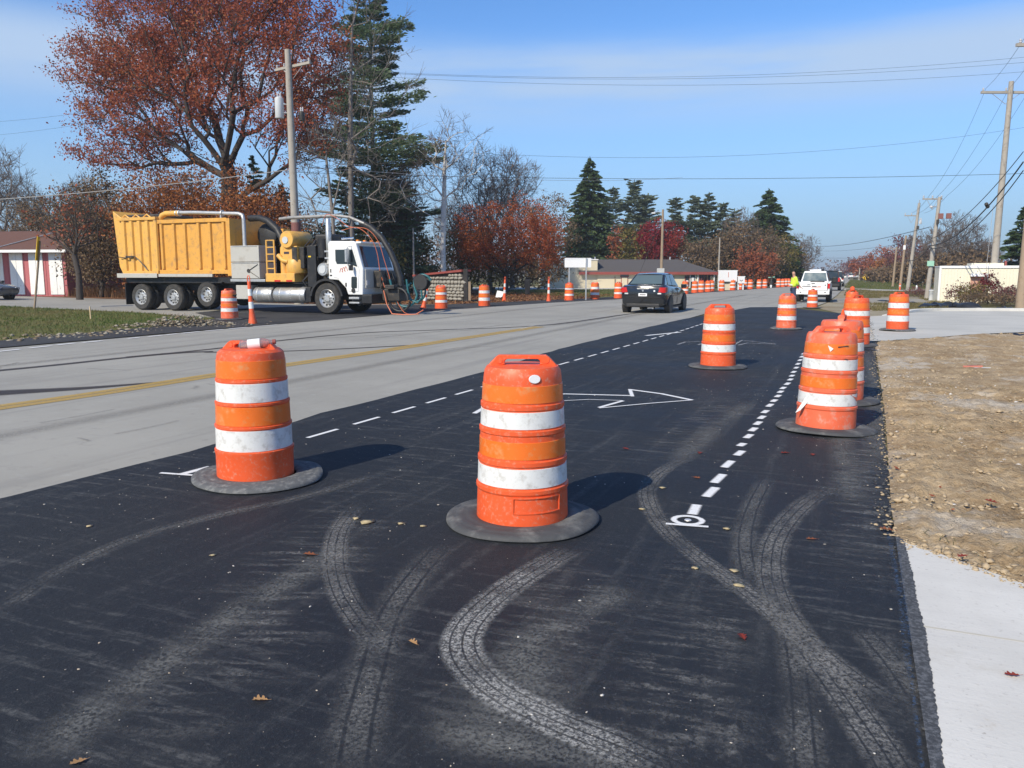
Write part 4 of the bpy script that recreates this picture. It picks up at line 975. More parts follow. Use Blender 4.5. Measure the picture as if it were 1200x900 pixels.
LM['burg'] = leafmat('burgundy leaves', [(.13, .025, .03), (.20, .03, .035), (.09, .02, .025)], .3, .5, .3)
LM['purple'] = leafmat('purple brown leaves', [(.22, .075, .075), (.17, .065, .07), (.27, .10, .08)], .3, .3, .4)
LM['gold'] = leafmat('golden orange leaves', [(.36, .17, .04), (.30, .11, .03), (.40, .22, .06)], .3, .3, .4)
LM['rust'] = leafmat('rust leaves', [(.38, .12, .05), (.30, .09, .05), (.42, .15, .06)], .3, .3, .4)
LM['drab'] = leafmat('drab brown leaves', [(.19, .13, .08), (.14, .10, .065), (.24, .155, .085), (.14, .12, .06)], .25, .3, .4)
# --- the large red oak
b, h = tr(272, 50, -25)
tree('oak_tree', 'huge red leaved oak tree behind the yellow and white truck', b,
     [(0, 0, 0), (-.1, 0, 2), (-.1, .1, 4), (.0, .1, 6), (.1, .1, 7.4)],
     [(-5.6, 0, 15.6, 5.6, 4.5, 4.8, 3), (-1, 0, 17.2, 6, 5, 4.6, 2.6), (4, 0, 15.2, 4.2, 4.5, 5, 2.4), (-7.6, 0, 9.9, 4.4, 3.5, 1.9, 1.2), (-8.2, -1, 13.5, 3.2, 3, 3, .9), (5.4, 0, 9.8, 3, 3.5, 2.4, .8), (-1, -1, 11.5, 5.5, 4, 3, 1.3), (6.4, 0, 13.4, 1.8, 2.5, 3, .5)],
     760, .016, .52, MT['bark'], LM['oak'], 240000, .080, .31, 6, 1.1, .009, 11, c=.5, wig=.06, up=.6, surf=2.0)
# brown leaved trees under and beside it
und = [(118, 52, 205, 2.6, 'drab', 'brown leaved bushy tree behind the tail of the yellow truck bin'), (190, 50, 196, 3.0, 'brown', 'russet leaved small tree under the left half of the red oak'),
       (255, 49, 190, 3.2, 'brown', 'russet leaved small tree in front of the red oak trunk'), (318, 52, 215, 2.4, 'brown', 'russet leaved small tree left of the pole with the white transformer'),
       (285, 47, 218, 3.0, 'brown', 'russet leaved low tree directly left of the transformer pole'), (225, 54, 205, 3.4, 'brown', 'deeper russet tree behind the middle of the yellow bin'), (60, 66, 232, 3.2, 'drab', 'drab brown tree behind the striped shed roof'), (150, 62, 222, 3.2, 'drab', 'drab brown tree rising behind the yellow bin at the left')]
for i, (px, d, ty, rr, lm, lab) in enumerate(und):
    b, h = tr(px, d, ty)
    tree('small_tree', lab, b, [(0, 0, 0), (.1, 0, .8), (0, 0, 1.6)], [(0, 0, h * .55, rr, rr * .8, h * .45, 1), (rg0 := .4, 0, h * .3, rr * 1.1, rr * .8, h * .26, .6)], 170, .012, .15, MT['bark'],
         LM[lm], 34000, .085, .42, 2, .6, .01, 20 + i, group='brown trees behind the truck')
# thin leaning tree by the shed
b, h = tr(92, 47, 215)
tree('thin_tree', 'thin dark tree with few orange leaves beside the striped shed', b, [(0, 0, 0), (.05, 0, 1.5), (-.2, 0, 2.6)],
     [(-1.6, 0, 4.8, 1.3, 1.2, 1.6, 1), (.9, 0, 4.6, 1.2, 1, 1.5, .8), (-.3, 0, 3.8, 2.1, 1, .9, .7)], 120, .011, .17, MT['bark'], LM['rust'], 1100, .10, .25, 3, .7, .01, 31, c=.5)
# bare trees and brush in the left distance
for i, (px, d, ty, lab) in enumerate([(8, 80, 175, 'bare grey tree at the left edge of the view behind the shed'), (42, 90, 225, 'hazy bare tree far behind the striped shed'), (105, 85, 215, 'hazy bare tree left of the red oak')]):
    b, h = tr(px, d, ty)
    tree('bare_tree', lab, b, [(0, 0, 0), (0, 0, h * .25), (.1, 0, h * .4)], [(0, 0, h * .68, h * .26, h * .2, h * .34, 1)], 190, .014, .22, MT['barkgrey'], None, 0, twigs=4, twl=1.3, twr=.016, seed=40 + i, c=.5, twigm=MT['barkbrown'], group='bare trees')
# bare tree standing in front of the white pine
b, h = tr(412, 48, -20)
tree('bare_tree', 'tall grey bare tree in front of the white pine', b, [(0, 0, 0), (.05, 0, 3), (.1, 0, 6), (.15, 0, 9), (.3, 0, 12.5), (.5, 0, 15.5)],
     [(-.9, 0, 10, 1.9, 1.4, 6.5, 1.2), (1.2, 0, 11, 1.9, 1.4, 7, 1.2), (3.2, 0, 12, 1.8, 1.4, 4, .5), (.6, 0, 18, 1.5, 1.4, 3.5, .7), (-2.2, 0, 5, 1.3, 1, 2, .25), (2.4, 0, 5, 1.3, 1, 2, .25)],
     190, .011, .17, MT['barkgrey'], None, 0, twigs=3, twl=1.1, twr=.010, seed=51, c=.22, up=.5, twigm=MT['barkgrey'], group='bare trees')
b, h = tr(390, 47, 110)
tree('bare_tree', 'slender bare sapling left of the white pine trunk', b, [(0, 0, 0), (.2, 0, 2.5), (.1, 0, 5), (-.2, 0, 8)], [(-1.2, 0, 8.3, 1.4, 1, 2.6, 1), (.5, 0, 9, 1, 1, 2.2, .6), (-1.6, 0, 4.6, 1.2, 1, 1.6, .4)], 70, .014, .10, MT['barkgrey'], None, 0, twigs=3, twl=.9, twr=.012, seed=52, c=.3, twigm=MT['barkgrey'], group='bare trees')
# birch
b, h = tr(520, 60, 140)
tree('birch_tree', 'white barked bare birch left of the orange tree', b, [(0, 0, 0), (-.03, 0, 1.7), (-.05, 0, 3.5), (.02, 0, 5.4), (.1, 0, 7), (.15, 0, 9), (.3, 0, 11)],
     [(-1.0, 0, 8.8, 1.4, 1.2, 3.0, 1), (1.2, 0, 9.4, 1.5, 1.2, 3.4, 1), (.2, 0, 10.8, 1.3, 1.2, 2.8, .9), (-2.4, 0, 8.2, 1.2, 1, 1.8, .3), (2.7, 0, 10.2, 1.1, 1, 2.0, .3)], 150, .010, .20, MT['birch'], None, 0, twigs=3, twl=1.0, twr=.011, seed=53, c=.25, up=.6, twigm=MT['barkbrown'])
for i, (px, d, ty, wd, lab) in enumerate([(574, 78, 178, .30, 'bare grey brown tree rising behind the orange tree'), (600, 82, 186, .22, 'narrow bare tree behind the top of the orange tree'), (540, 80, 232, .36, 'low bare tree between the birch and the orange tree'), (470, 66, 200, .2, 'bare thin tree right of the white pine')]):
    b, h = tr(px, d, ty)
    tree('bare_tree', lab, b, [(0, 0, 0), (0, 0, h * .2), (.1, 0, h * .36)], [(0, 0, h * .66, h * wd, h * .2, h * .36, 1)], 230, .013, .22, MT['barkgrey'], None, 0, twigs=4, twl=1.2, twr=.015, seed=60 + i, c=.35, up=.6, twigm=MT['barkbrown'], group='bare trees')
# orange oak
b, h = tr(592, 67, 228)
tree('orange_tree', 'orange red leaved spreading oak in front of the spruce', b, [(0, 0, 0), (.05, 0, .7), (0, 0, 1.5)],
     [(0, 0, 4.9, 4.0, 3.6, 3.2, 2), (2.9, 0, 4.2, 2.2, 2.2, 2.4, .9), (-2.7, 0, 3.8, 2.1, 2.2, 2.1, .8), (3.6, 0, 2.9, 1.3, 1.3, 1.3, .3), (0, 0, 2.9, 3.7, 2.9, 1.3, .6)], 300, .011, .22, MT['bark'], LM['orange'], 52000, .080, .30, 3, .6, .01, 71)
b, h = tr(645, 101, 230)
tree('olive_tree', 'olive yellow tree between the orange tree and the spruce', b, [(0, 0, 0), (0, 0, 1.2), (.1, 0, 2.4)], [(0, 0, h * .62, 3.4, 2.8, h * .4, 1)], 160, .012, .18, MT['bark'], LM['drab'], 11000, .12, .4, 2, .6, .01, 72)
# olive undergrowth behind the stone wall
for i, (px, d, ty, rr, lm, lab) in enumerate([(478, 68, 268, 3.0, 'olive', 'olive green bush left of the birch foot'), (552, 72, 270, 3.4, 'olive', 'dull olive bush behind the birch and stone wall'), (430, 60, 275, 3, 'olive', 'dull green bush behind the truck cab'), (620, 76, 290, 4, 'drab', 'low brown thicket behind the orange tree trunk'), (365, 62, 262, 2.6, 'spruce', 'dark evergreen bush behind the truck engine')]):
    b, h = tr(px, d, ty)
    tree('bush', lab, b, [(0, 0, 0), (0, 0, .5)], [(0, 0, h * .5, rr, rr * .7, h * .5, 1)], 110, .012, .08, MT['bark'], LM[lm], 10000, .13, .35, 2, .5, .01, 80 + i, cat='bush', group='bushes behind the side road')
# ---- conifers
def conifer(name, label, loc, H, Rb, m, seed, prof=lambda z: (1 - z) ** .85, whorl=.55, nb=7, droop=.25, lift=.0, ncard=7, csize=.4, asp=.42, t0=.12, group=None, z0=.06, spread=.16, bark=None, gap=0, tr_=.2, sub=2):
    rg = np.random.default_rng(seed); t = thing(name, label, 'tree', loc, 0, group)
    tz = np.linspace(0, H, 10); ax = np.stack([rg.normal(0, .06, 10) * H * .03, rg.normal(0, .06, 10) * H * .03, tz], 1); ax[0, :2] = 0
    rr = tr_ * (1 - tz / H * .93)
    A, B, ra, rb = list(ax[:-1]), list(ax[1:]), list(rr[:-1]), list(rr[1:]); P, AX, SZ = [], [], []
    z = z0 * H
    while z < H * .985:
        f = z / H; L0 = Rb * prof(f)
        for k in range(max(4, int(nb * (.6 + .4 * (1 - f))))):
            if rg.uniform() < gap: continue
            a = rg.uniform(0, 6.283); Lb = L0 * rg.uniform(.62, 1.12); zz = z + rg.normal(0, whorl * .3)
            o = np.array([np.interp(zz, tz, ax[:, 0]), np.interp(zz, tz, ax[:, 1]), zz]); d = np.array([math.cos(a), math.sin(a), 0])
            pts = [o + d * Lb * u + np.array([0, 0, (-droop * u + lift * u * u + .06 * math.sin(u * 3)) * Lb]) for u in (0, .35, .7, 1)]
            for i in range(3):
                A.append(pts[i]); B.append(pts[i + 1]); r0 = max(.012, .03 * Lb * (1 - i / 3.2) * .5); ra.append(r0); rb.append(r0 * .6)
            n = max(2, int(ncard * (.35 + Lb / Rb)))
            u = t0 + (1 - t0) * rg.uniform(0, 1, n * sub) ** .7
            q = np.stack([np.interp(u, (0, .35, .7, 1), [p[j] for p in pts]) for j in range(3)], 1)
            side = np.array([-d[1], d[0], 0]); sw = rg.normal(0, spread, len(u)) * Lb * (1.05 - u * .55)
            q += side * sw[:, None] + rg.normal(0, .06 * csize, q.shape) + np.array([0, 0, -abs(sw).mean() * .2])
            P.append(q); AX.append(d + side * (np.sign(sw) * .7)[:, None] + np.array([0, 0, -droop * .6 + lift * .6])); SZ.append(np.full(len(u), csize) * rg.uniform(.6, 1.15, len(u)) * (.6 + .4 * (1 - f)))
        z += whorl * rg.uniform(.7, 1.3) * (.55 + .45 * (1 - f))
    P.append(np.array([[ax[-1][0], ax[-1][1], H - .1 * k] for k in range(8)])); AX.append(np.tile([0, 0, 1.], (8, 1))); SZ.append(np.full(8, csize * .7))
    wood('trunk', A, B, ra, rb, 5, bark or MT['bark'], t)
    cards('crown', np.concatenate(P), np.concatenate(SZ), asp, m, t, rg, axis=np.concatenate(AX))
    return t
def wp_prof(z):
    e = (1 - z) ** .75 * (.8 if z < .25 else 1.05)
    return e * (.82 + .28 * math.sin(z * 38))
b, h = tr(440, 67, -60)
conifer('white_pine', 'tall dark green white pine with tiered branches', b, h, 7.3, LM['pine'], 91, wp_prof, .72, 13, -.02, .18, 44, .23, .36, .25, None, .09, .28, MT['barkgrey'], .06, .32, 6)
for px, d, ty, rb_, s, lab in [(302, 60, 190, 2.6, 92, 'dark young pine behind the utility pole foot'), (335, 58, 218, 2.3, 93, 'small dark pine right of the pole with the white transformer'), (478, 64, 240, 2.6, 94, 'small dark pine low right of the white pine')]:
    b, h = tr(px, d, ty)
    conifer('young_pine', lab, b, h, rb_, LM['pine'], s, lambda z: (1 - z) ** .7 * (.8 + .25 * math.sin(z * 30)), .6, 9, .02, .12, 20, .28, .4, .15, 'young pines', .05, .26, MT['bark'], .05, .14, 5)
b, h = tr(690, 108, 189)
conifer('spruce_tree', 'large dark spruce standing behind the white sign and cream building', b, h, 5.8, LM['spruce'], 95, lambda z: min(1, (1 - z) ** .72 * 1.02), .5, 14, .30, .08, 15, .48, .45, .15, None, .04, .17, None, 0, .3, 3)
b, h = tr(897, 116, 224)
conifer('spruce_tree', 'dark broad spruce above the brown thicket left of the pickup', b, h, 6.6, LM['spruce'], 96, lambda z: min(1, (1 - z) ** .68), .5, 15, .26, .08, 15, .48, .45, .15, None, .04, .17, None, 0, .3, 3)
b, h = tr(1193, 72, 250)
conifer('spruce_tree', 'dark spruce at the right edge behind the ivory building', b, h + .3, 2.9, LM['spruce'], 97, lambda z: (1 - z) ** .8, .42, 12, .2, .1, 12, .34, .45, .15, None, .04, .17, None, 0, .2, 3)
pines = [(717, 222, 3.7, 'grey green pine just right of the large spruce'), (741, 214, 3.9, 'taller grey green pine left of the crimson maple'), (757, 229, 3.6, 'grey green pine behind the left shoulder of the crimson maple'),
         (790, 234, 3.2, 'slim pine just right of the crimson maple top'), (812, 232, 3.8, 'full pine right of the crimson maple'), (828, 228, 3.3, 'tallest slim pine above the roof end of the cream building'),
         (845, 240, 3.1, 'thin topped pine left of the brown thicket'), (858, 246, 3.1, 'shortest pine beside the broad spruce')]
for i, (px, ty, rr, lab) in enumerate(pines):
    b, h = tr(px, 126, ty)
    conifer('pine_tree', lab, b, h, rr, LM['pine2'], 100 + i, lambda z: (.55 if z < .3 else 1) * (1.15 - z) ** .6 * (.8 + .25 * math.sin(z * 26 + i)), .5, 10, -.10, .14, 13, .34, .5, .25, 'row of pines behind the cream building', .1, .34, MT['barkgrey'], .12, .17, 5)
# crimson maple and its neighbours
b, h = tr(770, 104, 251)
tree('maple_tree', 'crimson round maple behind the roof of the cream building', b, [(0, 0, 0), (0, 0, 1), (0, 0, 2)], [(.2, 0, 5.3, 3.3, 3, 3.2, 1.5), (0, 0, 3.4, 3.6, 3, 2.2, .7)], 220, .012, .2, MT['bark'], LM['maple'], 32000, .12, .36, 2, .5, .01, 120)
b, h = tr(738, 100, 268)
tree('small_tree', 'olive yellow small tree at the left foot of the crimson maple', b, [(0, 0, 0), (0, 0, 1), (0, 0, 1.6)], [(0, 0, h * .55, 1.5, 1.5, h * .45, 1)], 90, .012, .12, MT['bark'], LM['olive'], 4000, .16, .33, 2, .5, .01, 121)
b, h = tr(722, 101, 264)
tree('small_tree', 'pinkish rust tree between the spruce and the crimson maple', b, [(0, 0, 0), (0, 0, 1), (0, 0, 1.6)], [(0, 0, h * .6, 1.1, 1, h * .4, 1)], 70, .012, .12, MT['bark'], LM['rust'], 2200, .14, .3, 2, .5, .01, 122)
thk = [(822, 100, 280, 2.6, 'drab', 'grey brown bush right of the roof end of the cream building'), (850, 102, 272, 2.8, 'drab', 'grey brown thicket above the white boards'), (872, 103, 262, 2.9, 'drab', 'taller brown thicket left of the broad spruce'),
       (893, 104, 268, 2.8, 'drab', 'dull brown thicket in front of the broad spruce'), (912, 108, 276, 2.6, 'olive', 'olive brown thicket at the right foot of the broad spruce'), (884, 98, 292, 2.4, 'rust', 'rusty orange bush low in front of the broad spruce'), (926, 118, 288, 2.2, 'drab', 'brown thicket end nearest the pickup')]
for i, (px, d, ty, rr, lm, lab) in enumerate(thk):
    b, h = tr(px, d, ty)
    tree('thicket', lab, b, [(0, 0, 0), (0, 0, .5)], [(0, 0, h * .5, rr, rr * .7, h * .5, 1)], 130, .012, .1, MT['barkgrey'], LM[lm], 9000, .14, .3, 3, .9, .014, 130 + i, cat='bush', group='brown thickets left of the pickup', twigm=MT['barkbrown'])
for i, (px, d, ty, wd, lab) in enumerate([(938, 135, 278, .42, 'pale bare tree just right of the broad spruce'), (866, 112, 250, .3, 'pale bare tree between the last pine and the broad spruce'), (1118, 96, 256, .4, 'bare tree above the ivory building'), (1090, 104, 272, .5, 'bare brown tree left of the ivory building'), (1148, 100, 284, .5, 'low bare tree behind the ivory building roof')]):
    b, h = tr(px, d, ty)
    tree('bare_tree', lab, b, [(0, 0, 0), (0, 0, h * .2), (.1, 0, h * .34)], [(0, 0, h * .6, h * wd, h * .3, h * .42, 1)], 220, .013, .2, MT['barkgrey'], None, 0, twigs=4, twl=1.0, twr=.018, seed=150 + i, c=.4, up=.6, twigm=MT['barkbrown'], group='bare trees')
# right tree line
rt = [(1000, 300, 304, 5, 'purple', 'purple brown tree farthest along the right side of the road'), (1018, 200, 300, 4.2, 'rust', 'rust red tree behind the yellow diamond sign'), (1034, 185, 292, 3.8, 'rust', 'taller rust red tree right of the yellow diamond sign'),
      (1043, 160, 302, 3.0, 'gold', 'golden orange tree behind the shorter utility poles'), (1062, 150, 277, 4.0, 'purple', 'tall purple brown tree behind the two shorter poles'), (1078, 130, 290, 3.2, 'purple', 'dull purple brown tree behind the pole with twin boxes'),
      (1072, 112, 306, 2.6, 'drab', 'brown bush at the foot of the paired poles'), (1030, 150, 318, 3.4, 'drab', 'low brown hedge below the rust red trees'), (1052, 130, 314, 3, 'drab', 'low brown hedge below the golden tree'), (1105, 90, 304, 3.2, 'drab', 'brown thicket directly left of the ivory building'), (1130, 96, 296, 4, 'drab', 'wide brown thicket behind the ivory building')]
for i, (px, d, ty, rr, lm, lab) in enumerate(rt):
    b, h = tr(px, d, ty)
    tree('roadside_tree', lab, b, [(0, 0, 0), (0, 0, h * .12), (0, 0, h * .25)], [(0, 0, h * .56, rr, rr * .8, h * .46, 1), (0, 0, h * .3, rr * 1.05, rr * .8, h * .3, .4)], 130, .012, .16, MT['bark'], LM[lm], 7000, .15 + d * .0004, .4, 3, .8, .014, 170 + i, group='autumn trees along the right of the road', twigm=MT['barkbrown'])
# far wood at the end of the road and behind everything
rg = np.random.default_rng(200); P, C = [], []
for k in range(260):
    a = rg.uniform(-62, 40); d = rg.uniform(430, 620); x, y = math.sin(R(a)) * d, math.cos(R(a)) * d
    if abs(x + 6.5) < 14 and y < 560: continue
    hh = rg.uniform(6, 12); n = 60
    q = rg.normal(0, 1, (n, 3)) * np.array([4, 4, hh * .28]) + np.array([x, y, hh * .5]); P.append(q[q[:, 2] > 0])
for k in range(70):       # nearer wood behind the left side trees
    x = rg.uniform(-120, -52); y = rg.uniform(60, 150)
    hh = rg.uniform(5, 9); q = rg.normal(0, 1, (130, 3)) * np.array([2.6, 2.6, hh * .26]) + np.array([x, y, hh * .5]); P.append(q[q[:, 2] > 0])
P = np.concatenate(P)
LM['far'] = leafmat('far bare wood', [(.13, .105, .095), (.17, .13, .11), (.15, .10, .085), (.12, .11, .08)], .2, .01, .4)
tag(cards('far_wood', P, np.where(P[:, 1] > 300, 1.0, .45) * rg.uniform(.6, 1.2, len(P)), .6, LM['far'], None, rg), 'hazy grey brown far wood along the horizon', 'wood', kind='stuff')
# shrubs in front of the ivory building
for i, (px, d, ty, rr, lm, n, lab) in enumerate([(1127, 40.5, 332, .7, 'purple', 1800, 'reddish brown twiggy shrub at the left of the ivory building front'), (1142, 39.5, 334, .7, 'olive', 2200, 'olive brown shrub under the burgundy bush'), (1160, 40, 320, .5, 'burg', 2200, 'dark burgundy bush beside the grey pole foot'),
                                          (1178, 38.5, 338, .6, 'purple', 1600, 'low reddish shrub between the two right poles'), (1196, 38.5, 336, .7, 'purple', 1600, 'low reddish shrub at the right edge pole'), (1150, 38, 344, .9, 'drab', 1500, 'low dry brown shrub behind the black plastic'), (1180, 37.6, 347, .8, 'drab', 1500, 'low dry brown shrub beside the kerb at the right'), (1078, 52, 337, .9, 'purple', 1300, 'small reddish shrub at the foot of the pole with the green sign')]):
    b, h = tr(px, d, ty)
    tree('shrub', lab, b, [(0, 0, 0), (0, 0, .15)], [(0, 0, h * .5, rr, rr * .7, h * .48, 1)], 90, .005, .025, MT['barkbrown'], LM[lm], n, .05, .09, 3, .28, .005, 190 + i, cat='shrub', group='shrubs by the ivory building', twigm=MT['barkbrown'])
# ================================================================ WHEELS AND CARS
def wheel(par, loc, r, wd, rim='alu', side=-1, seg=28, steel=False):
    """axle along local y, outer face towards side"""
    t = MB().lathe([(r * .60, -wd / 2), (r * .9, -wd / 2 - .005), (r * .985, -wd * .36), (r, -wd * .2), (r, wd * .2), (r * .985, wd * .36), (r * .9, wd / 2 + .005), (r * .60, wd / 2)], seg, (0, 0, 0), 'y', False).build('tyre', MT['tyre'], par, smooth=40, loc=loc)
    for k in (-1, 0, 1): MB().lathe([(r * 1.001, k * wd * .15 - .012), (r * 1.004, k * wd * .15), (r * 1.001, k * wd * .15 + .012)], seg, (0, 0, 0), 'y', False).build('tread_groove', MT['blackpl'], t)
    s = side * wd / 2
    mb = MB().lathe([(r * .61, s * .9), (r * .57, s * 1.0), (r * .53, s * .8), (r * .42, s * .35), (r * .2, s * .5), (r * .16, s * .9), (r * .001, s * .92)], seg, (0, 0, 0), 'y', False)
    o = mb.build('rim', MT[rim], t, smooth=40)
    m2 = MB()
    for k in range(10 if steel else 5):
        a = 6.283 * k / (10 if steel else 5); c, d = math.cos(a) * r * .42, math.sin(a) * r * .42; q_ = r * .055 if steel else r * .10
        m2.lathe([(q_, s * .42), (q_, s * .62)], 8, (c, 0, d), 'y')
    m2.build('hand_hole', MT['blackpl'], t)
    m3 = MB()
    for k in range(8):
        a = 6.283 * (k + .5) / 8; m3.lathe([(r * .022, s * .5), (r * .018, s * 1.0)], 6, (math.cos(a) * r * .23, 0, math.sin(a) * r * .23), 'y')
    m3.build('wheel_nuts', MT['chrome'], t)
    return t
def ring8(x, w, zb, zm, zt, wt, crown=.03):
    L_ = [(w * .80, zb), (w * .965, zb + .10), (w, zm), (w * .985, zt - .10), (wt, zt)]
    return [(x, -a, z) for a, z in L_] + [(x, 0, zt + crown)] + [(x, a, z) for a, z in L_[::-1]] + [(x, 0, zb)]
def sedan(label, loc, yaw, paint, sc=1.0, full=True):
    t = thing('parked_car' if not full else 'black_car', label, 'car', loc, yaw, None, sc); t.name = 'sedan_car'
    # body, x forward, rear at 0
    S = [(0.0, .70, .38, .66, .90, .60), (.06, .80, .26, .66, 1.01, .70), (.22, .86, .22, .64, 1.045, .76), (.55, .885, .2, .62, 1.035, .79), (1.3, .89, .19, .62, .985, .80), (2.3, .89, .19, .6, .95, .80), (3.05, .885, .2, .6, .93, .77), (3.7, .86, .22, .58, .84, .72), (4.15, .80, .24, .55, .74, .66), (4.36, .68, .3, .52, .66, .56), (4.42, .6, .36, .5, .6, .5)]
    body = MB().loft([ring8(*s_) for s_ in S]).build('body', MT[paint], t, smooth=38)
    # greenhouse
    def gh(x, w, z, n=.0): return [(x, -w, z), (x, w, z)]
    bt = [(.38, -.72, 1.03), (3.12, -.71, .94), (3.12, .71, .94), (.38, .72, 1.03)]
    tp = [(1.12, -.56, 1.44), (2.28, -.57, 1.455), (2.28, .57, 1.455), (1.12, .56, 1.44)]
    g = MB().hexa([Vector(p) for p in bt], [Vector(p) for p in tp]).build('cabin', MT[paint], t, bevel=.03)
    rf = MB().loft([[(x, -w, z - .02), (x, -w * .8, z + .02), (x, 0, z + .04), (x, w * .8, z + .02), (x, w, z - .02), (x, 0, z - .03)] for x, w, z in ((1.02, .56, 1.42), (1.3, .585, 1.46), (1.8, .59, 1.475), (2.2, .58, 1.46), (2.4, .56, 1.43))]).build('roof', MT[paint], t, smooth=40)
    def panel(nm, P, m, off):
        P = [Vector(p) for p in P]; n = (P[1] - P[0]).cross(P[2] - P[0]).normalized() * off
        return MB().add([p + n for p in P] + [p + n * .4 for p in P], [(0, 1, 2, 3), (7, 6, 5, 4), (0, 4, 5, 1), (1, 5, 6, 2), (2, 6, 7, 3), (3, 7, 4, 0)]).build(nm, MT[m], t)
    def bl(a, b, u): return Vector(a).lerp(Vector(b), u)
    def quadon(a, b, c, d, u0, u1, v0, v1):     # a,b bottom; d,c top
        f = lambda u, v: bl(bl(a, b, u), bl(d, c, u), v)
        return [f(u0, v0), f(u1, v0), f(u1, v1), f(u0, v1)]
    rw = panel('rear_window', quadon(bt[3], bt[0], tp[0], tp[3], .07, .93, .10, .93), 'glassl' if full else 'glass', .022)
    panel('windscreen', quadon(bt[1], bt[2], tp[2], tp[1], .05, .95, .06, .95), 'glass', .022)
    for sd_ in (0, 1):
        a, b, c, d = (bt[0], bt[1], tp[1], tp[0]) if sd_ == 0 else (bt[2], bt[3], tp[3], tp[2])
        for u0, u1 in (((.22, .47), (.50, .86)) if sd_ == 0 else ((.14, .50), (.53, .78))):
            f = lambda u, v: bl(bl(a, b, u), bl(d, c, min(1, max(0, (u - .24) / .5 if sd_ == 0 else (u - .26) / .5))), v)
            panel('side_window', [f(u0, .08), f(u1, .08), f(u1 - (.0 if u1 < .6 else .06), .9), f(u0 + (.0 if u0 > .4 else .04), .9)], 'glassl', .02)
    for sd_ in (-1, 1):
        # lights
        MB().loft([[(x, sd_ * y, z) for y, z in p] for x, p in ((-.012, ((.58, .79), (.74, .77), (.76, .94), (.62, .95))), (.05, ((.59, .79), (.83, .77), (.84, .96), (.64, .97))), (.22, ((.62, .80), (.875, .8), (.865, .96), (.66, .97))))]).build('tail_light', MT['red'], t, smooth=40)
        bx('reverse_light', MT['insul'], t, -.018, .02, sd_ * .62 - .07, sd_ * .62 + .07, .705, .755, .01)
        MB().loft([[(x, sd_ * y, z) for y, z in ((.42, .58), (.70, .56), (.72, .68), (.46, .70))] for x in (4.2, 4.37)]).build('headlight', MT['insul'], t)
        m_ = MB().loft([[(2.86 + a * .10, sd_ * (.86 + b_), .98 + c * .085) for a, c in ((-1, -1), (1, -.7), (1, .8), (-1, 1))] for b_ in (0, .2)]).build('mirror', MT[paint], t, bevel=.02)
        for x in (1.28, 2.1): bx('door_handle', MT[paint], t, x, x + .16, sd_ * .885 - .015, sd_ * .885 + .02, .84, .87, .005)
        for x in (1.02, 1.98, 2.95): bx('door_gap', MT['blackpl'], t, x, x + .012, sd_ * .886 - .004, sd_ * .886 + .005, .32, .92)
        bx('sill', MT['blackpl'], t, .95, 3.1, sd_ * .80 - .05, sd_ * .80 + .05, .17, .24)
        for x in (.80, 3.46):
            MB().lathe([(.36, -.10), (.375, -.10), (.375, .10), (.36, .10)], 28, (x, sd_ * .80, .315), 'y', False).build('wheel_arch', MT['blackpl'], t, smooth=40)
            MB().lathe([(.362, -.12), (.362, .0)], 28, (x, sd_ * .885 - sd_ * .01 if sd_ < 0 else sd_ * .885 - .01, .315), 'y').build('wheel_well', MT['blackpl'], t) if False else None
            MB().lathe([(.36, -.02), (.36, .008)], 28, (x, sd_ * .884, .32), 'y').build('wheel_well', MT['blackpl'], t)
            wheel(t, (x, sd_ * .80, .312), .312, .2, 'alu', sd_)
    bx('bumper_gap', MT['blackpl'], t, -.012, .05, -.66, .66, .60, .612); bx('lower_valance', MT['blackpl'], t, -.0, .2, -.62, .62, .24, .36, .02)
    bx('boot_gap', MT['blackpl'], t, -.004, .05, -.5, .5, .755, .763)
    bx('chrome_strip', MT['alu'], t, -.010, .03, -.22, .22, .900, .914, .003)
    MB().lathe([(.035, -.018), (.035, .0)], 14, (-.0, 0, .84), 'x').build('badge', MT['chrome'], t)
    pt = bx('number_plate', MT['fwhite'], t, -.025, .02, -.16, .16, .635, .745, .004)
    if full:
        bx('plate_band', MT['ink'], pt, -.027, -.0255, -.11, .11, .675, .705)
        bx('sticker', MT['fwhite'], t, -.01, .045, -.46, -.40, .80, .86, .003)
        for k, (y, z, w_, h_) in enumerate(((.42, 1.2, .05, .2), (.24, 1.17, .06, .18), (.06, 1.2, .05, .05))): pass
        MB().lathe([(.03, 0), (.03, .25)], 8, (-.05, -.4, .2), 'x').build('exhaust', MT['chrome'], t)
    return t
s1 = G(727, 366.5); s2 = G(779, 367.5)
mid = (s1 + s2) / 2
sedan('black sedan seen from behind driving on the grey concrete', (mid.x + .05, mid.y - .2, 0), R(90), 'carblack', 1.03)
c_ = base(19, 47)
sedan('dark grey car at the left edge with only its front showing', (c_.x - 4.6, c_.y - 1.1, 0), YAW * .35, 'cargrey', 1.05, False)
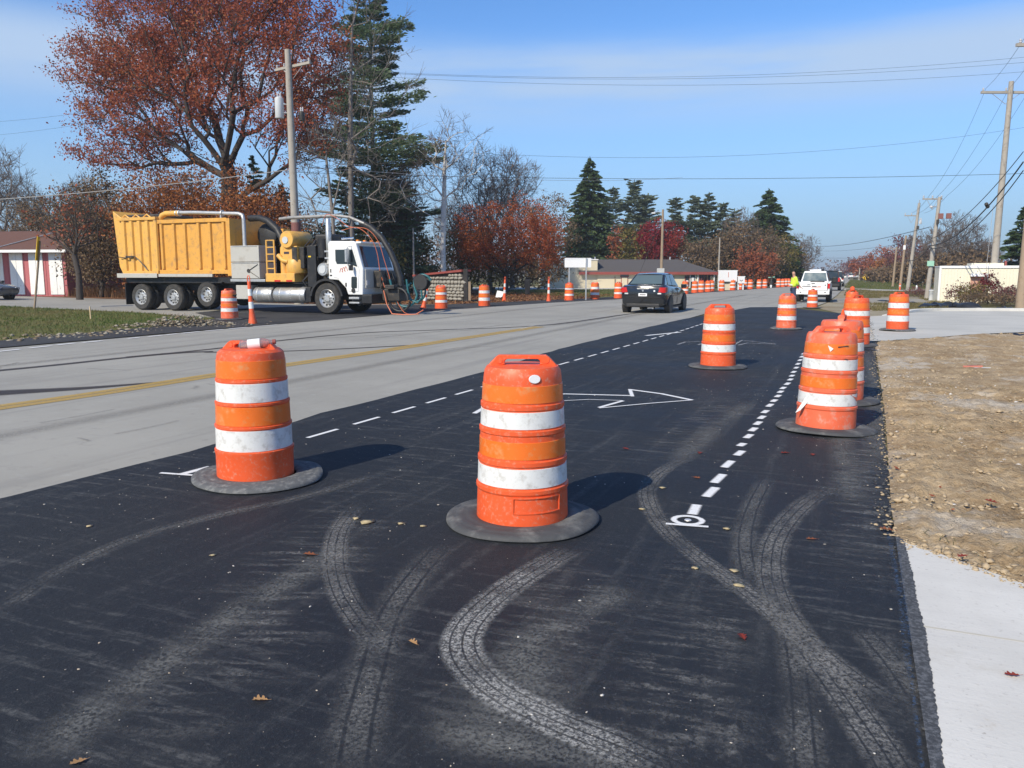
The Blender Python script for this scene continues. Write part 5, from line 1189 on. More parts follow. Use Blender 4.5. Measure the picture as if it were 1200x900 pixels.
# far vehicles
def suv(label, loc, yaw, paint, sc=1.0, name='suv_car'):
    t = thing(name, label, 'car', loc, yaw, None, sc)
    MB().loft([ring8(*s_) for s_ in [(0, .84, .4, .7, 1.05, .8), (.1, .92, .32, .7, 1.1, .84), (2.2, .94, .3, .7, 1.08, .84), (3.4, .93, .3, .7, 1.05, .82), (4.4, .88, .34, .65, .98, .76), (4.6, .76, .4, .62, .85, .66)]]).build('body', MT[paint], t, smooth=38)
    MB().hexa([(.06, -.8, 1.08), (3.3, -.8, 1.06), (3.3, .8, 1.06), (.06, .8, 1.08)], [(.35, -.64, 1.74), (2.5, -.66, 1.76), (2.5, .66, 1.76), (.35, .64, 1.74)]).build('cabin', MT['glass'], t, bevel=.03)
    bx('roof', MT[paint], t, .3, 2.55, -.67, .67, 1.742, 1.80, .03)
    for sd_ in (-1, 1):
        bx('tail_light', MT['red'], t, -.03, .06, sd_ * .78 - .08, sd_ * .78 + .08, .8, 1.15, .01); bx('headlight', MT['insul'], t, 4.4, 4.58, sd_ * .66 - .14, sd_ * .66 + .14, .72, .9, .01)
        bx('mirror', MT[paint], t, 2.9, 3.1, sd_ * 1.02 - .12, sd_ * 1.02 + .12, 1.05, 1.25, .02)
        for x in (.9, 3.6): wheel(t, (x, sd_ * .82, .37), .37, .24, 'alu', sd_, 16)
    bx('bumper', MT['blackpl'], t, -.08, .1, -.85, .85, .42, .62, .02); bx('number_plate', MT['fwhite'], t, -.09, -.03, -.16, .16, .75, .87)
    return t
p = base(974.5, 72); suv('dark suv half hidden behind the right side of the white pickup', (p.x - .15, p.y, 0), R(90), 'carblack', 1.0)
p = base(980.5, 96); suv('small white car far down the road right of the dark suv', (p.x - .1, p.y, 0), R(90), 'white', 1.0)
p = base(998, 230); suv('distant white car on the right shoulder of the far road', (p.x, p.y, 0), R(85), 'white'); p = base(988, 300); suv('tiny dark car at the vanishing end of the road', (p.x, p.y, 0), R(90), 'carblack')
p = base(1004, 215); suv('distant silver car beside the far verge below the yellow sign', (p.x, p.y, 0), R(80), 'silver')
# ---------------------------------------------------------------- white pickup
P0 = base(953.5, 42.6)
pk = thing('pickup_truck', 'white pickup with red and dark tailgate lettering and an open right mirror', 'pickup', (P0.x, P0.y, 0), R(90), None, .87)
MB().loft([ring8(*s_) for s_ in [(0, .90, .52, .85, 1.18, .9), (.05, .97, .5, .85, 1.20, .93), (1.9, .98, .48, .85, 1.19, .94), (3.9, .98, .46, .85, 1.17, .94), (5.0, .96, .48, .8, 1.14, .9), (5.35, .86, .52, .8, 1.02, .8)]]).build('body', MT['white'], pk, smooth=38)
MB().hexa([(1.75, -.84, 1.18), (4.3, -.84, 1.17), (4.3, .84, 1.17), (1.75, .84, 1.18)], [(1.95, -.64, 1.90), (3.55, -.64, 1.90), (3.55, .64, 1.90), (1.95, .64, 1.90)]).build('cab', MT['white'], pk, bevel=.05)
MB().hexa([(1.72, -.72, 1.30), (1.78, -.72, 1.30), (1.78, .72, 1.30), (1.72, .72, 1.30)], [(1.90, -.62, 1.80), (1.95, -.62, 1.80), (1.95, .62, 1.80), (1.90, .62, 1.80)]).build('rear_window', MT['glassl'], pk)
MB().hexa([(3.7, -.74, 1.25), (4.24, -.74, 1.25), (4.24, .74, 1.25), (3.7, .74, 1.25)], [(3.6, -.66, 1.84), (3.66, -.66, 1.84), (3.66, .66, 1.84), (3.6, .66, 1.84)]).build('windscreen', MT['glass'], pk)
for sd_ in (-1, 1):
    for x0, x1 in ((2.05, 2.65), (2.75, 3.6)):
        MB().hexa([(x0, sd_ * .845, 1.26), (x1, sd_ * .845, 1.26), (x1, sd_ * .80, 1.26), (x0, sd_ * .80, 1.26)], [(x0 + .05, sd_ * .73, 1.8), (x1 - .08, sd_ * .73, 1.8), (x1 - .08, sd_ * .7, 1.8), (x0 + .05, sd_ * .7, 1.8)]).build('side_window', MT['glass'], pk)
    MB().loft([[(3.55 + a * .12, sd_ * (1.0 + b_), 1.36 + c * .17) for a, c in ((-1, -1), (1, -1), (1, 1), (-1, 1))] for b_ in (0, .26)]).build('mirror', MT['blackpl'], pk, bevel=.03)
    bx('tail_light', MT['red'] if sd_ > 0 else MT['red'], pk, -.03, .12, sd_ * .89 - .065, sd_ * .89 + .065, .84, 1.14, .012)
    bx('bed_side', MT['white'], pk, .06, 1.75, sd_ * .93 - .05, sd_ * .93 + .05, 1.15, 1.26, .02)
    for x in (1.0, 4.35):
        MB().lathe([(.45, -.02), (.45, .01)], 24, (x, sd_ * .965, .42), 'y').build('wheel_well', MT['blackpl'], pk)
        wheel(pk, (x, sd_ * .86, .385), .385, .26, 'alu', sd_, 20, True)
tg = bx('tailgate', MT['white'], pk, -.045, .0, -.80, .80, .74, 1.22, .015)
bx('tailgate_stripe', MT['redink'], tg, -.055, -.047, -.44, .10, .885, .905); bx('gate_gap', MT['dark'], tg, -.03, .01, -.825, -.803, .74, 1.2); bx('gate_gap', MT['dark'], tg, -.03, .01, .803, .825, .74, 1.2); bx('handle', MT['blackpl'], tg, -.06, -.047, -.1, .1, 1.12, 1.16); bx('emblem', MT['chrome'], tg, -.058, -.047, .16, .34, 1.06, 1.10)
bx('tailgate_stripe', MT['ink'], tg, -.055, -.047, .14, .62, .955, .995); bx('tailgate_stripe', MT['ink'], tg, -.055, -.047, -.20, .06, .945, 1.0); bx('tailgate_stripe', MT['redink'], tg, -.055, -.047, -.46, -.24, .95, .985)
bx('fuel_flap', MT['dark'], pk, -.05, -.046, -.72, -.66, 1.0, 1.08, .003)
bx('bumper', MT['fwhite'], pk, -.22, -.03, -.95, .95, .48, .70, .03); bx('number_plate', MT['fwhite'], pk, -.235, -.222, -.2, .0, .52, .64)
for sd_ in (-1, 1): bx('step_mark', MT['blackpl'], pk, -.226, -.222, sd_ * .7 - .04, sd_ * .7 + .04, .58, .64)
bx('tow_hitch', MT['black'], pk, -.3, -.05, -.12, .12, .36, .48, .01); bx('rear_axle', MT['black'], pk, .9, 1.1, -.74, .74, .3, .42)
bx('light_bar', MT['fwhite'], pk, 2.2, 2.5, -.34, .34, 1.902, 2.0, .02); MB().lathe([(.09, 0), (.08, .13), (.02, .15)], 12, (2.6, -.42, 1.90)).build('beacon', MT['dark'], pk, smooth=40)
bx('bed_load', MT['dark'], pk, .5, 1.6, -.6, .2, 1.0, 1.3, .05)
# ---------------------------------------------------------------- person bending at the pickup
pp = base(929.8, 40.9); pr = thing('person', 'person in a lime yellow safety top and blue jeans leaning over beside the white pickup', 'person', (pp.x, pp.y, 0), YAW, None, .92)
def skin_fig(name, verts, edges, rad, m, par, root=0, lev=2):
    me = bpy.data.meshes.new(name); me.from_pydata(verts, edges, []); o = bpy.data.objects.new(name, me); COL.objects.link(o); me.materials.append(m)
    o.parent = par
    md = o.modifiers.new('skin', 'SKIN'); 
    for i, r in enumerate(rad):
        sv_ = me.skin_vertices[0].data[i]; sv_.radius = (r, r) if not isinstance(r, tuple) else r; sv_.use_root = (i == root)
    md.use_smooth_shade = True
    sb_ = o.modifiers.new('sub', 'SUBSURF'); sb_.levels = lev; sb_.render_levels = lev
    return o
def chain(V, E, Rr, pts, rads, start=None):
    prev = start
    for p_, r_ in zip(pts, rads):
        V.append(p_); Rr.append(r_); 
        if prev is not None: E.append((prev, len(V) - 1))
        prev = len(V) - 1
    return prev
# x = to the right in view (towards the pickup), y = away from the camera
V, E, Rr = [], [], []
pel = chain(V, E, Rr, [(0, 0, .93)], [(.15, .12)])
ch_ = chain(V, E, Rr, [(.04, 0, 1.10), (.07, 0, 1.27), (.08, 0, 1.42)], [(.15, .11), (.17, .12), (.13, .10)], pel)
nk = chain(V, E, Rr, [(.03, -.01, 1.52), (.005, -.02, 1.60), (-.005, -.03, 1.68), (-.005, -.03, 1.76)], [.058, .075, .092, .07], ch_)
chain(V, E, Rr, [(-.01, -.11, 1.63), (-.01, -.135, 1.62)], [.022, .012], nk - 2)   # nose
for sgn, hand in ((-1, (.36, -.16, .90)), (1, (.42, .12, .92))):
    sh_ = chain(V, E, Rr, [(.08, sgn * .18, 1.40), (.15, sgn * .22, 1.15), (.30, sgn * .16, .99), hand], [.062, .048, .040, .03], ch_)
    hx, hy, hz_ = hand
    pa = chain(V, E, Rr, [(hx + .06, hy, hz_ - .03)], [(.035, .016)], sh_)
    for f_, ln_ in zip((-.03, -.01, .01, .03), (.07, .085, .08, .06)):
        chain(V, E, Rr, [(hx + .085, hy + f_, hz_ - .045), (hx + .085 + ln_ * .5, hy + f_, hz_ - .06), (hx + .085 + ln_ * .75, hy + f_, hz_ - .095)], [.009, .008, .007], pa)
    chain(V, E, Rr, [(hx + .05, hy - sgn * .04, hz_ - .03), (hx + .09, hy - sgn * .055, hz_ - .05)], [.010, .008], sh_)
for sgn in (-1, 1):
    chain(V, E, Rr, [(.0, sgn * .10, .84), (.05 + sgn * -.03, sgn * .11, .48), (.06 - sgn * .05, sgn * .11, .10), (.16 - sgn * .05, sgn * .11, .05)], [.085, .06, .042, .035], pel)
skin_fig('body', V, E, Rr, MT['skin'], pr)
V, E, Rr = [], [], []
pel = chain(V, E, Rr, [(-.02, 0, .90)], [(.22, .17)])
ch_ = chain(V, E, Rr, [(.03, 0, 1.02), (.07, 0, 1.22), (.09, 0, 1.40), (.07, 0, 1.47)], [(.25, .19), (.27, .19), (.20, .15), (.09, .09)], pel)
for sgn, hand in ((-1, (.36, -.16, .90)), (1, (.42, .12, .92))):
    chain(V, E, Rr, [(.08, sgn * .19, 1.40), (.15, sgn * .225, 1.15), (.25, sgn * .175, 1.03)], [.095, .078, .066], ch_ - 1)
skin_fig('safety_top', V, E, Rr, MT['hiviz'], pr)
MB().lathe([(.215, 0), (.217, .055)], 20, (.0, 0, 0), 'z', False).build('reflective_band', MT['wsheet'], pr, smooth=40, loc=(.025, 0, 1.0)).scale = (1.12, .9, 1)
V, E, Rr = [], [], []
pel = chain(V, E, Rr, [(0, 0, .92)], [(.155, .14)])
for sgn in (-1, 1): chain(V, E, Rr, [(.0, sgn * .10, .80), (.05 + sgn * -.03, sgn * .11, .48), (.06 - sgn * .05, sgn * .11, .12)], [.115, .085, .072], pel)
skin_fig('jeans', V, E, Rr, MT['jeans'], pr)
V, E, Rr = [], [], []
chain(V, E, Rr, [(.01, .0, 1.66), (.005, .0, 1.74), (.0, -.02, 1.79)], [.082, .088, .06]); skin_fig('hair', V, E, Rr, MT['hair'], pr)
for sgn in (-1, 1):
    V, E, Rr = [], [], []
    chain(V, E, Rr, [(.05 - sgn * .05, sgn * .11, .10), (.08 - sgn * .05, sgn * .11, .055), (.19 - sgn * .05, sgn * .11, .05)], [.06, .058, .048]); skin_fig('boot', V, E, Rr, MT['boot'], pr)
# ================================================================ VACUUM TRUCK (x forward, y away from the road's near side)
T0 = (-18.0, 24.75, 0); tk = thing('vacuum_truck', 'yellow and white vacuum excavation truck with ribbed debris bin', 'truck', T0, 0)
W_ = 2.3
bx('chassis_rail', MT['black'], tk, -10.2, 1.5, .55, .75, .82, 1.12); bx('chassis_rail', MT['black'], tk, -10.2, 1.5, W_ - .75, W_ - .55, .82, 1.12)
bx('underframe', MT['black'], tk, -10.3, -2.4, .15, W_ - .15, 1.13, 1.36)
for x, z, r in ((-9.36, .545, .545), (-7.59, .545, .545), (-5.81, .68, .515), (0, .585, .585)):
    for y, sd_ in ((.16, -1), (W_ - .16, 1)):
        wheel(tk, (x, y, z), r, .31, 'alu' if x > -6 else 'galv', sd_ if x > -6 else sd_, 32, True)
        if x < -6: wheel(tk, (x, y - sd_ * .36, z), r, .29, 'galv', sd_, 24)
    bx('axle', MT['dark'], tk, x - .09, x + .09, .3, W_ - .3, z - .08, z + .08)
bx('mud_flap', MT['blackpl'], tk, -10.22, -10.19, .0, .62, .22, 1.12); bx('mud_flap', MT['blackpl'], tk, -10.22, -10.19, W_ - .62, W_, .22, 1.12)
bx('wheel_guard', MT['black'], tk, -10.0, -5.0, .02, .5, 1.138, 1.18)
# debris bin
MB().prism([(-10.28, 1.50), (-10.45, 1.8), (-10.66, 4.10), (-10.2, 3.82), (-8.20, 3.80), (-8.20, 1.50)], .0, W_, 'y').build('bin_rear', MT['yellow'], tk, bevel=.02)
bx('bin_front', MT['ydark'], tk, -8.197, -4.62, .06, W_ - .06, 1.50, 3.66, .02)
for x in (-10.05, -9.62, -9.18, -8.74, -8.28):
    MB().prism([(x - .07, -.075), (x + .07, -.075), (x + .11, -.002), (x - .11, -.002)], 1.62, 3.66, 'z').build('bin_rib', MT['yellow'], tk, bevel=.008)
for x in (-8.02, -7.36, -6.78, -6.06, -5.48, -4.78):
    MB().prism([(x - .055, -.02), (x + .055, -.02), (x + .09, .058), (x - .09, .058)], 1.7, 3.5, 'z').build('bin_rib', MT['ydark'], tk, bevel=.008)
bx('bin_top_rail', MT['ydark'], tk, -8.19, -4.6, -.02, .058, 3.52, 3.67, .01); bx('bin_bottom_rail', MT['ydark'], tk, -8.19, -4.6, -.03, .058, 1.5, 1.66, .01)
bx('bin_top_rail', MT['yellow'], tk, -10.3, -8.21, -.09, -.004, 3.68, 3.80, .01); bx('bin_bottom_rail', MT['yellow'], tk, -10.2, -8.21, -.09, -.004, 1.5, 1.62, .01)
bx('bin_front_post', MT['ydark'], tk, -4.617, -4.42, -.04, W_, 1.42, 3.64, .01)
bx('white_rail', MT['greybox'], tk, -10.5, -8.25, -.13, -.092, 1.34, 1.52, .01); bx('white_rail', MT['greybox'], tk, -8.2, -5.35, -.10, -.032, 1.38, 1.50, .01)
bx('tarp', MT['dark'], tk, -10.3, -8.3, .3, W_ - .2, 3.80, 3.95, .05)
for x in (-10.0, -9.4, -8.8): MB().tube([(x - .2, .05, 3.8), (x, .05, 3.92), (x + .2, .05, 3.8)], .03, 6).build('lifting_loop', MT['yellow'], tk, smooth=50)
tb('cable_loop', MT['dark'], tk, [(-10.35, -.1, 2.2), (-9.9, -.14, 2.15), (-9.4, -.14, 2.22), (-9.1, -.14, 2.0), (-8.75, -.12, 1.65)], .02, 6)
bx('cable_bracket', MT['dark'], tk, -9.9, -9.5, -.16, -.092, 2.17, 2.24)
tb('suction_pipe', MT['yellow'], tk, [(-8.25, .2, 3.3), (-8.22, .2, 3.72), (-8.12, .2, 3.86), (-7.9, .2, 3.93), (-7.2, .2, 3.93)], .11, 12)
tb('grey_pipe', MT['galv'], tk, [(-7.45, .2, 3.95), (-6.4, .2, 3.93), (-5.0, .2, 3.86), (-4.15, .2, 3.82), (-3.97, .2, 3.76), (-3.92, .2, 3.6), (-3.92, .2, 2.55)], .075, 10)
for x in (-7.35, -7.2, -5.0): MB().lathe([(.12, 0), (.13, .03), (.12, .06)], 12, (x, .2, 3.93 if x < -6 else 3.86), 'x').build('pipe_clamp', MT['galv'], tk)
bx('pipe_support', MT['galv'], tk, -5.0, -4.95, .1, .16, 3.45, 3.86)
tb('black_hose', MT['blackpl'], tk, [(-3.95, .6, 3.66), (-3.4, .5, 3.66), (-2.9, .4, 3.52), (-2.45, .35, 3.2), (-2.2, .3, 2.85), (-2.12, .28, 2.5), (-2.1, .28, 2.1)], .13, 12)
# hydraulic tank behind, reel
MB().lathe([(.42, 0), (.46, .03), (.30, .06), (.30, .34), (.46, .37), (.42, .4)], 24, (-3.35, .8, 3.0), 'y').build('hose_reel', MT['blackpl'], tk, smooth=40)
bx('reel_stand', MT['dark'], tk, -3.8, -2.9, 1.3, 1.6, 1.37, 2.6); bx('reel_frame', MT['ydark'], tk, -4.3, -3.2, 1.65, 2.1, 1.37, 3.3, .02)
# tool box
for z0, z1 in ((1.32, 1.94), (1.96, 2.58)):
    d_ = bx('tool_box', MT['greybox'], tk, -4.36, -2.98, -.12, .9, z0, z1, .015); bx('box_hinge', MT['galv'], d_, -4.3, -3.05, -.135, -.122, z1 - .035, z1 - .015)
MB().lathe([(.075, -.02), (.075, .0)], 14, (-3.5, -.125, 1.62), 'y').build('box_latch', MT['dark'], d_)
for a, b_ in (((-3.5, 1.62), (-3.05, 1.86)), ((-3.5, 1.62), (-3.02, 1.36))): tb('latch_rod', MT['dark'], d_, [(a[0], -.135, a[1]), (b_[0], -.135, b_[1])], .012, 6)
bx('deck_edge', MT['galv'], tk, -4.45, -2.75, -.1, 1.2, 1.2, 1.30, .01)
# yellow pump unit
bx('pump_base', MT['yellow'], tk, -2.72, -1.36, -.1, 1.4, 1.20, 1.52, .02)
for x in (-2.3, -1.75): bx('reflector', MT['red'], tk, x, x + .28, -.108, -.101, 1.21, 1.27)
for x in (-2.66, -2.3): tb('ladder_rail', MT['yellow'], tk, [(x, -.05, 1.52), (x, -.05, 2.78)], .035, 8)
for z in (1.7, 1.98, 2.24, 2.5, 2.76): tb('ladder_rung', MT['yellow'], tk, [(-2.66, -.05, z), (-2.3, -.05, z)], .025, 6)
MB().lathe([(.15, 1.52), (.15, 2.45), (.12, 2.6)], 14, (-2.1, .28, 0)).build('outlet_pipe', MT['yellow'], tk, smooth=40)
tb('pump_elbow', MT['yellow'], tk, [(-2.2, .05, 2.2), (-1.95, .0, 2.0), (-1.7, .0, 1.95)], .09, 8)
MB().lathe([(.40, 1.52), (.42, 1.56), (.42, 2.0), (.38, 2.05)], 24, (-1.55, .34, 0)).build('blower_drum', MT['yellow'], tk, smooth=40)
bx('pump_cabinet', MT['yellow'], tk, -1.97, -1.28, .0, .75, 2.0, 2.54, .02); bx('cabinet_grille', MT['dark'], tk, -1.50, -1.285, -.02, -.004, 1.98, 2.5); bx('cabinet_plate', MT['ink'], tk, -1.88, -1.65, -.01, -.002, 2.25, 2.33)
bx('blower_side', MT['dark'], tk, -1.27, -1.05, .1, .8, 1.7, 2.5, .02)
sl = MB().lathe([(.30, -.1), (.33, -.04), (.33, 1.1), (.30, 1.14)], 26, (-1.68, 0, 2.78), 'y').build('silencer', MT['yellow'], tk, smooth=40)
MB().lathe([(.13, -.13), (.13, -.09)], 14, (-1.72, 0, 2.76), 'y').build('silencer_plate', MT['grey'], sl)
# engine block and pipes between pump and cab
bx('engine_block', MT['dark'], tk, -1.2, -.15, .5, 1.9, 1.13, 2.6, .05); bx('radiator', MT['black'], tk, -.95, -.55, .15, .5, 1.0, 2.55, .02); bx('engine_top', MT['dark'], tk, -1.0, -.2, .7, 1.7, 2.6, 3.0, .08)
bx('warning_label', MT['yellowsign'], tk, -.88, -.76, .14, .149, 2.12, 2.17)
rz_ = random.Random(8)
for k in range(16):
    x = rz_.uniform(-1.15, -.15); z = rz_.uniform(1.4, 2.9); tb('engine_hose', MT['dark' if k % 3 else 'blackpl'], tk, [(x, .45, z), (x + rz_.uniform(-.2, .2), .2, z - .3), (x + rz_.uniform(-.3, .3), .4, z - rz_.uniform(.5, .9))], rz_.uniform(.02, .05), 6)
MB().lathe([(.22, -.25), (.25, -.2), (.25, .5), (.2, .55)], 22, (-.12, .2, 1.66), 'y').build('air_cleaner', MT['alu'], tk, smooth=40); MB().lathe([(.15, -.27), (.15, -.24)], 18, (-.12, .2, 1.66), 'y').build('air_cleaner_cap', MT['grey'], tk)
MB().lathe([(.2, 0), (.2, .7)], 16, (-.35, .35, 2.1)).build('canister', MT['black'], tk, smooth=40)
MB().lathe([(.085, 1.35), (.085, 2.1), (.1, 2.12), (.1, 3.42), (.085, 3.44), (.085, 3.55)], 16, (-.02, .25, 0)).build('exhaust_stack', MT['alu'], tk, smooth=40)
for z in (2.05, 2.3): bx('stack_bracket', MT['galv'], tk, -.14, .1, .14, .36, z, z + .06)
tb('boom_pipe', MT['dullpipe'], tk, [(-2.75, .9, 3.62), (-2.2, .9, 3.66), (-.1, .9, 3.68)], .07, 10); tb('boom_pipe', MT['dullpipe'], tk, [(-.1, .9, 3.68), (.5, .9, 3.60), (1.1, .95, 3.36)], .06, 10)
tb('boom_hose', MT['blackpl'], tk, [(.9, 1.0, 3.42), (1.35, 1.0, 3.22), (1.8, 1.0, 2.85), (2.15, 1.0, 2.35), (2.4, 1.0, 1.85), (2.58, 1.0, 1.35), (2.6, 1.0, 1.05)], .11, 12)
for pts in ([(-.7, .8, 3.3), (-.4, .7, 3.72), (.1, .7, 3.55), (.6, .7, 3.25), (1.3, .8, 3.15), (1.75, .85, 2.7), (2.0, .85, 2.0), (2.2, .85, 1.4), (2.4, .8, .8), (2.9, .7, .1), (3.6, .6, .05)], [(.4, .5, 3.1), (1.0, .6, 3.2), (1.5, .7, 2.85), (1.75, .75, 2.3), (1.9, .7, 1.6), (2.15, .6, 1.0)]):
    tb('orange_line', MT['orangehose'], tk, catmull(pts, 5), .012, 6)
# tanks under the deck
def tank(x0, x1, r, y=.12):
    t = MB().lathe([(r * .9, x0), (r, x0 + .05), (r, x1 - .05), (r * .9, x1)], 26, (0, y + r * .6, .70), 'x').build('fuel_tank', MT['alu'], tk, smooth=40)
    for u in (.2, .55, .85): MB().lathe([(r * 1.012, x0 + (x1 - x0) * u), (r * 1.02, x0 + (x1 - x0) * u + .03), (r * 1.012, x0 + (x1 - x0) * u + .06)], 26, (0, y + r * .6, .70), 'x', False).build('tank_strap', MT['galv'], t)
tank(-2.52, -1.05, .31); tank(-3.5, -2.6, .31); bx('tank_end', MT['black'], tk, -1.04, -.8, .1, .7, .42, 1.0, .03)
bx('battery_box', MT['greybox'], tk, -4.3, -3.62, .02, .5, .52, 1.06, .02); bx('under_box', MT['black'], tk, -4.4, -.9, .5, 1.7, .5, 1.1)
# cab
cp_ = [(.12, 1.30), (.55, 1.27), (.86, .98), (.95, .74), (1.58, .74), (1.62, 1.68), (1.34, 2.60), (1.25, 2.68), (.2, 2.70), (.12, 2.60)]
cab = MB().prism(cp_, .0, 2.15, 'y').build('cab', MT['white'], tk, bevel=.035)
fx = lambda z: 1.62 - (z - 1.68) / (2.60 - 1.68) * .28
MB().hexa([(fx(1.74) + .004, .12, 1.74), (fx(1.74) + .018, .12, 1.745), (fx(1.74) + .018, 2.03, 1.745), (fx(1.74) + .004, 2.03, 1.74)], [(fx(2.5) + .004, .16, 2.5), (fx(2.5) + .018, .16, 2.505), (fx(2.5) + .018, 1.99, 2.505), (fx(2.5) + .004, 1.99, 2.5)]).build('windscreen', MT['glass'], cab, bevel=.005)
door = MB().prism([(.34, 1.38), (.58, 1.34), (.92, 1.0), (1.0, .86), (1.40, .86), (1.47, 1.66), (1.24, 2.44), (.36, 2.46)], -.02, -.002, 'y').build('door', MT['white'], tk, bevel=.008)
MB().prism([(.46, 1.98), (.52, 1.86), (1.02, 1.86), (1.40, 1.76), (1.20, 2.38), (.46, 2.38)], -.03, -.022, 'y').build('window', MT['glass'], door)
bx('window_bar', MT['blackpl'], door, 1.0, 1.03, -.04, -.032, 1.84, 2.38)
MB().prism([(1.14, .98), (1.34, .98), (1.36, 1.02), (1.37, 1.36), (1.34, 1.40), (1.16, 1.40), (1.13, 1.36), (1.12, 1.02)], -.03, -.022, 'y').build('lower_window', MT['glass'], door)
bx('door_handle', MT['dark'], door, .86, .92, -.04, -.021, 1.04, 1.18, .01); MB().lathe([(.09, -.024), (.09, -.021)], 14, (1.2, 0, .90), 'y').build('oval_badge', MT['dark'], door).scale = (1, 1, 1)
em = MB()          # emblem of three orange arches
for k in (-1, 0, 1):
    c = .80 + k * .10
    em.tube([(c - .07 + .14 * u, -.026, 1.58 + .16 * math.sin(math.pi * u) + .03 * k) for u in [j / 8 for j in range(9)]], .012, 5)
em.build('emblem', MT['redink'], door)
bx('cab_vent', MT['dark'], cab, .2, .24, -.012, -.001, 1.55, 1.68); bx('cab_mark', MT['dark'], cab, .18, .27, -.012, -.001, 1.42, 1.47)
mi = bx('mirror', MT['alu'], tk, 1.06, 1.14, -.32, -.12, 1.92, 2.42, .02); tb('mirror_arm', MT['galv'], mi, [(1.16, -.02, 2.5), (1.13, -.22, 2.46), (1.13, -.22, 1.8), (1.2, -.02, 1.7)], .015, 6)
bx('mirror', MT['blackpl'], tk, 1.2, 1.28, -.30, -.10, 1.62, 1.82, .02)
bx('sun_visor', MT['white'], tk, 1.27, 1.5, .1, 2.05, 2.60, 2.67, .02)
for y in (.3, .75, 1.2, 1.65): bx('marker_light', MT['amber'], tk, 1.15, 1.25, y, y + .1, 2.69, 2.74, .01)
tb('air_horn', MT['chrome'], tk, [(.4, .5, 2.80), (.9, .5, 2.82)], .04, 8); tb('antenna', MT['black'], tk, [(.5, .2, 2.7), (.5, .2, 3.0)], .012, 5)
fr = bx('grille', MT['greybox'], tk, 1.625, 1.66, .12, 2.03, .98, 1.66, .01)
bx('hose_rack', MT['dark'], tk, 1.66, 1.98, .62, 1.75, 1.0, 1.62, .03)
for k in range(9): tb('front_hose', MT['dark'], tk, [(1.95, .6 + k * .13, 1.6 - (k % 3) * .1), (2.08, .65 + k * .12, 1.3), (1.98, .6 + k * .13, .95)], .035, 6)
for y in (.14, 1.8): h_ = bx('headlight', MT['insul'], tk, 1.66, 1.69, y, y + .22, 1.08, 1.26, .01)
bx('bumper', MT['black'], tk, 1.5, 1.95, .02, 2.14, .42, .76, .03)
bx('step', MT['galv'], tk, 1.0, 1.44, -.03, .2, .58, .66, .01); bx('step', MT['galv'], tk, 1.0, 1.44, -.03, .2, .42, .48, .01); bx('step_back', MT['black'], tk, .98, 1.5, .2, .6, .38, .74)
MB().add(*(lambda n: ([(math.cos(a) * r, y, .585 + math.sin(a) * r) for a in [R(8 + 164 * k / n) for k in range(n + 1)] for r, y in ((.66, -.04), (.74, -.04), (.74, .45), (.66, .45))],
    [(4 * k + j, 4 * k + (j + 1) % 4, 4 * k + 4 + (j + 1) % 4, 4 * k + 4 + j) for k in range(n) for j in range(4)]))(14)).build('fender', MT['blackpl'], tk, smooth=40)
bx('wheel_housing', MT['black'], tk, -.7, .8, .46, 1.8, .7, 1.28)
# front boom arm, nozzle hose loops and reel
bx('front_arm', MT['dark'], tk, 1.95, 2.7, .7, 1.3, .5, .95, .04); bx('front_frame', MT['dark'], tk, 2.2, 2.6, .5, 1.5, .95, 1.1, .02); tb('arm_strut', MT['black'], tk, [(2.6, 1.0, .8), (3.2, 1.0, 1.05), (3.5, 1.0, 1.25)], .05, 8)
def loopp(cx_, cy_, cz_, r, a0, a1, n=22, k=1.0): return [(cx_ + math.cos(R(a0 + (a1 - a0) * i / n)) * r * k, cy_ + .15 * i / n, cz_ + math.sin(R(a0 + (a1 - a0) * i / n)) * r) for i in range(n + 1)]
tb('teal_hose', MT['tealhose'], tk, [(2.25, .8, 1.3), (2.35, .8, .95)] + loopp(2.85, .8, .75, .45, 170, 360) + loopp(3.5, .95, 1.15, .32, 200, 20), .045, 8)
tb('teal_hose', MT['tealhose'], tk, loopp(3.15, 1.1, .85, .36, 120, 420), .04, 8); tb('teal_hose', MT['tealhose'], tk, [(2.9, .9, 1.3), (2.95, .9, .9), (3.05, .9, .55), (3.35, .9, .45), (3.55, .9, .65), (3.5, .9, 1.0)], .036, 8)
tb('black_loop', MT['blackpl'], tk, loopp(2.65, .7, .55, .42, 0, 350), .05, 8); tb('black_loop', MT['blackpl'], tk, [(2.6, 1.0, 1.05), (2.5, .95, .7), (2.55, .9, .35), (2.8, .85, .2)], .08, 8)
MB().lathe([(.27, 0), (.29, .03), (.12, .06), (.12, .24), (.29, .27), (.27, .3)], 24, (3.5, .85, 1.2), 'y').build('nozzle_reel', MT['blackpl'], tk, smooth=40)
tb('orange_line', MT['orangehose'], tk, [(2.1, .6, .9), (2.25, .55, .4), (2.5, .5, .05), (3.0, .45, .03), (3.5, .5, .05), (3.7, .7, .2)], .02, 6)
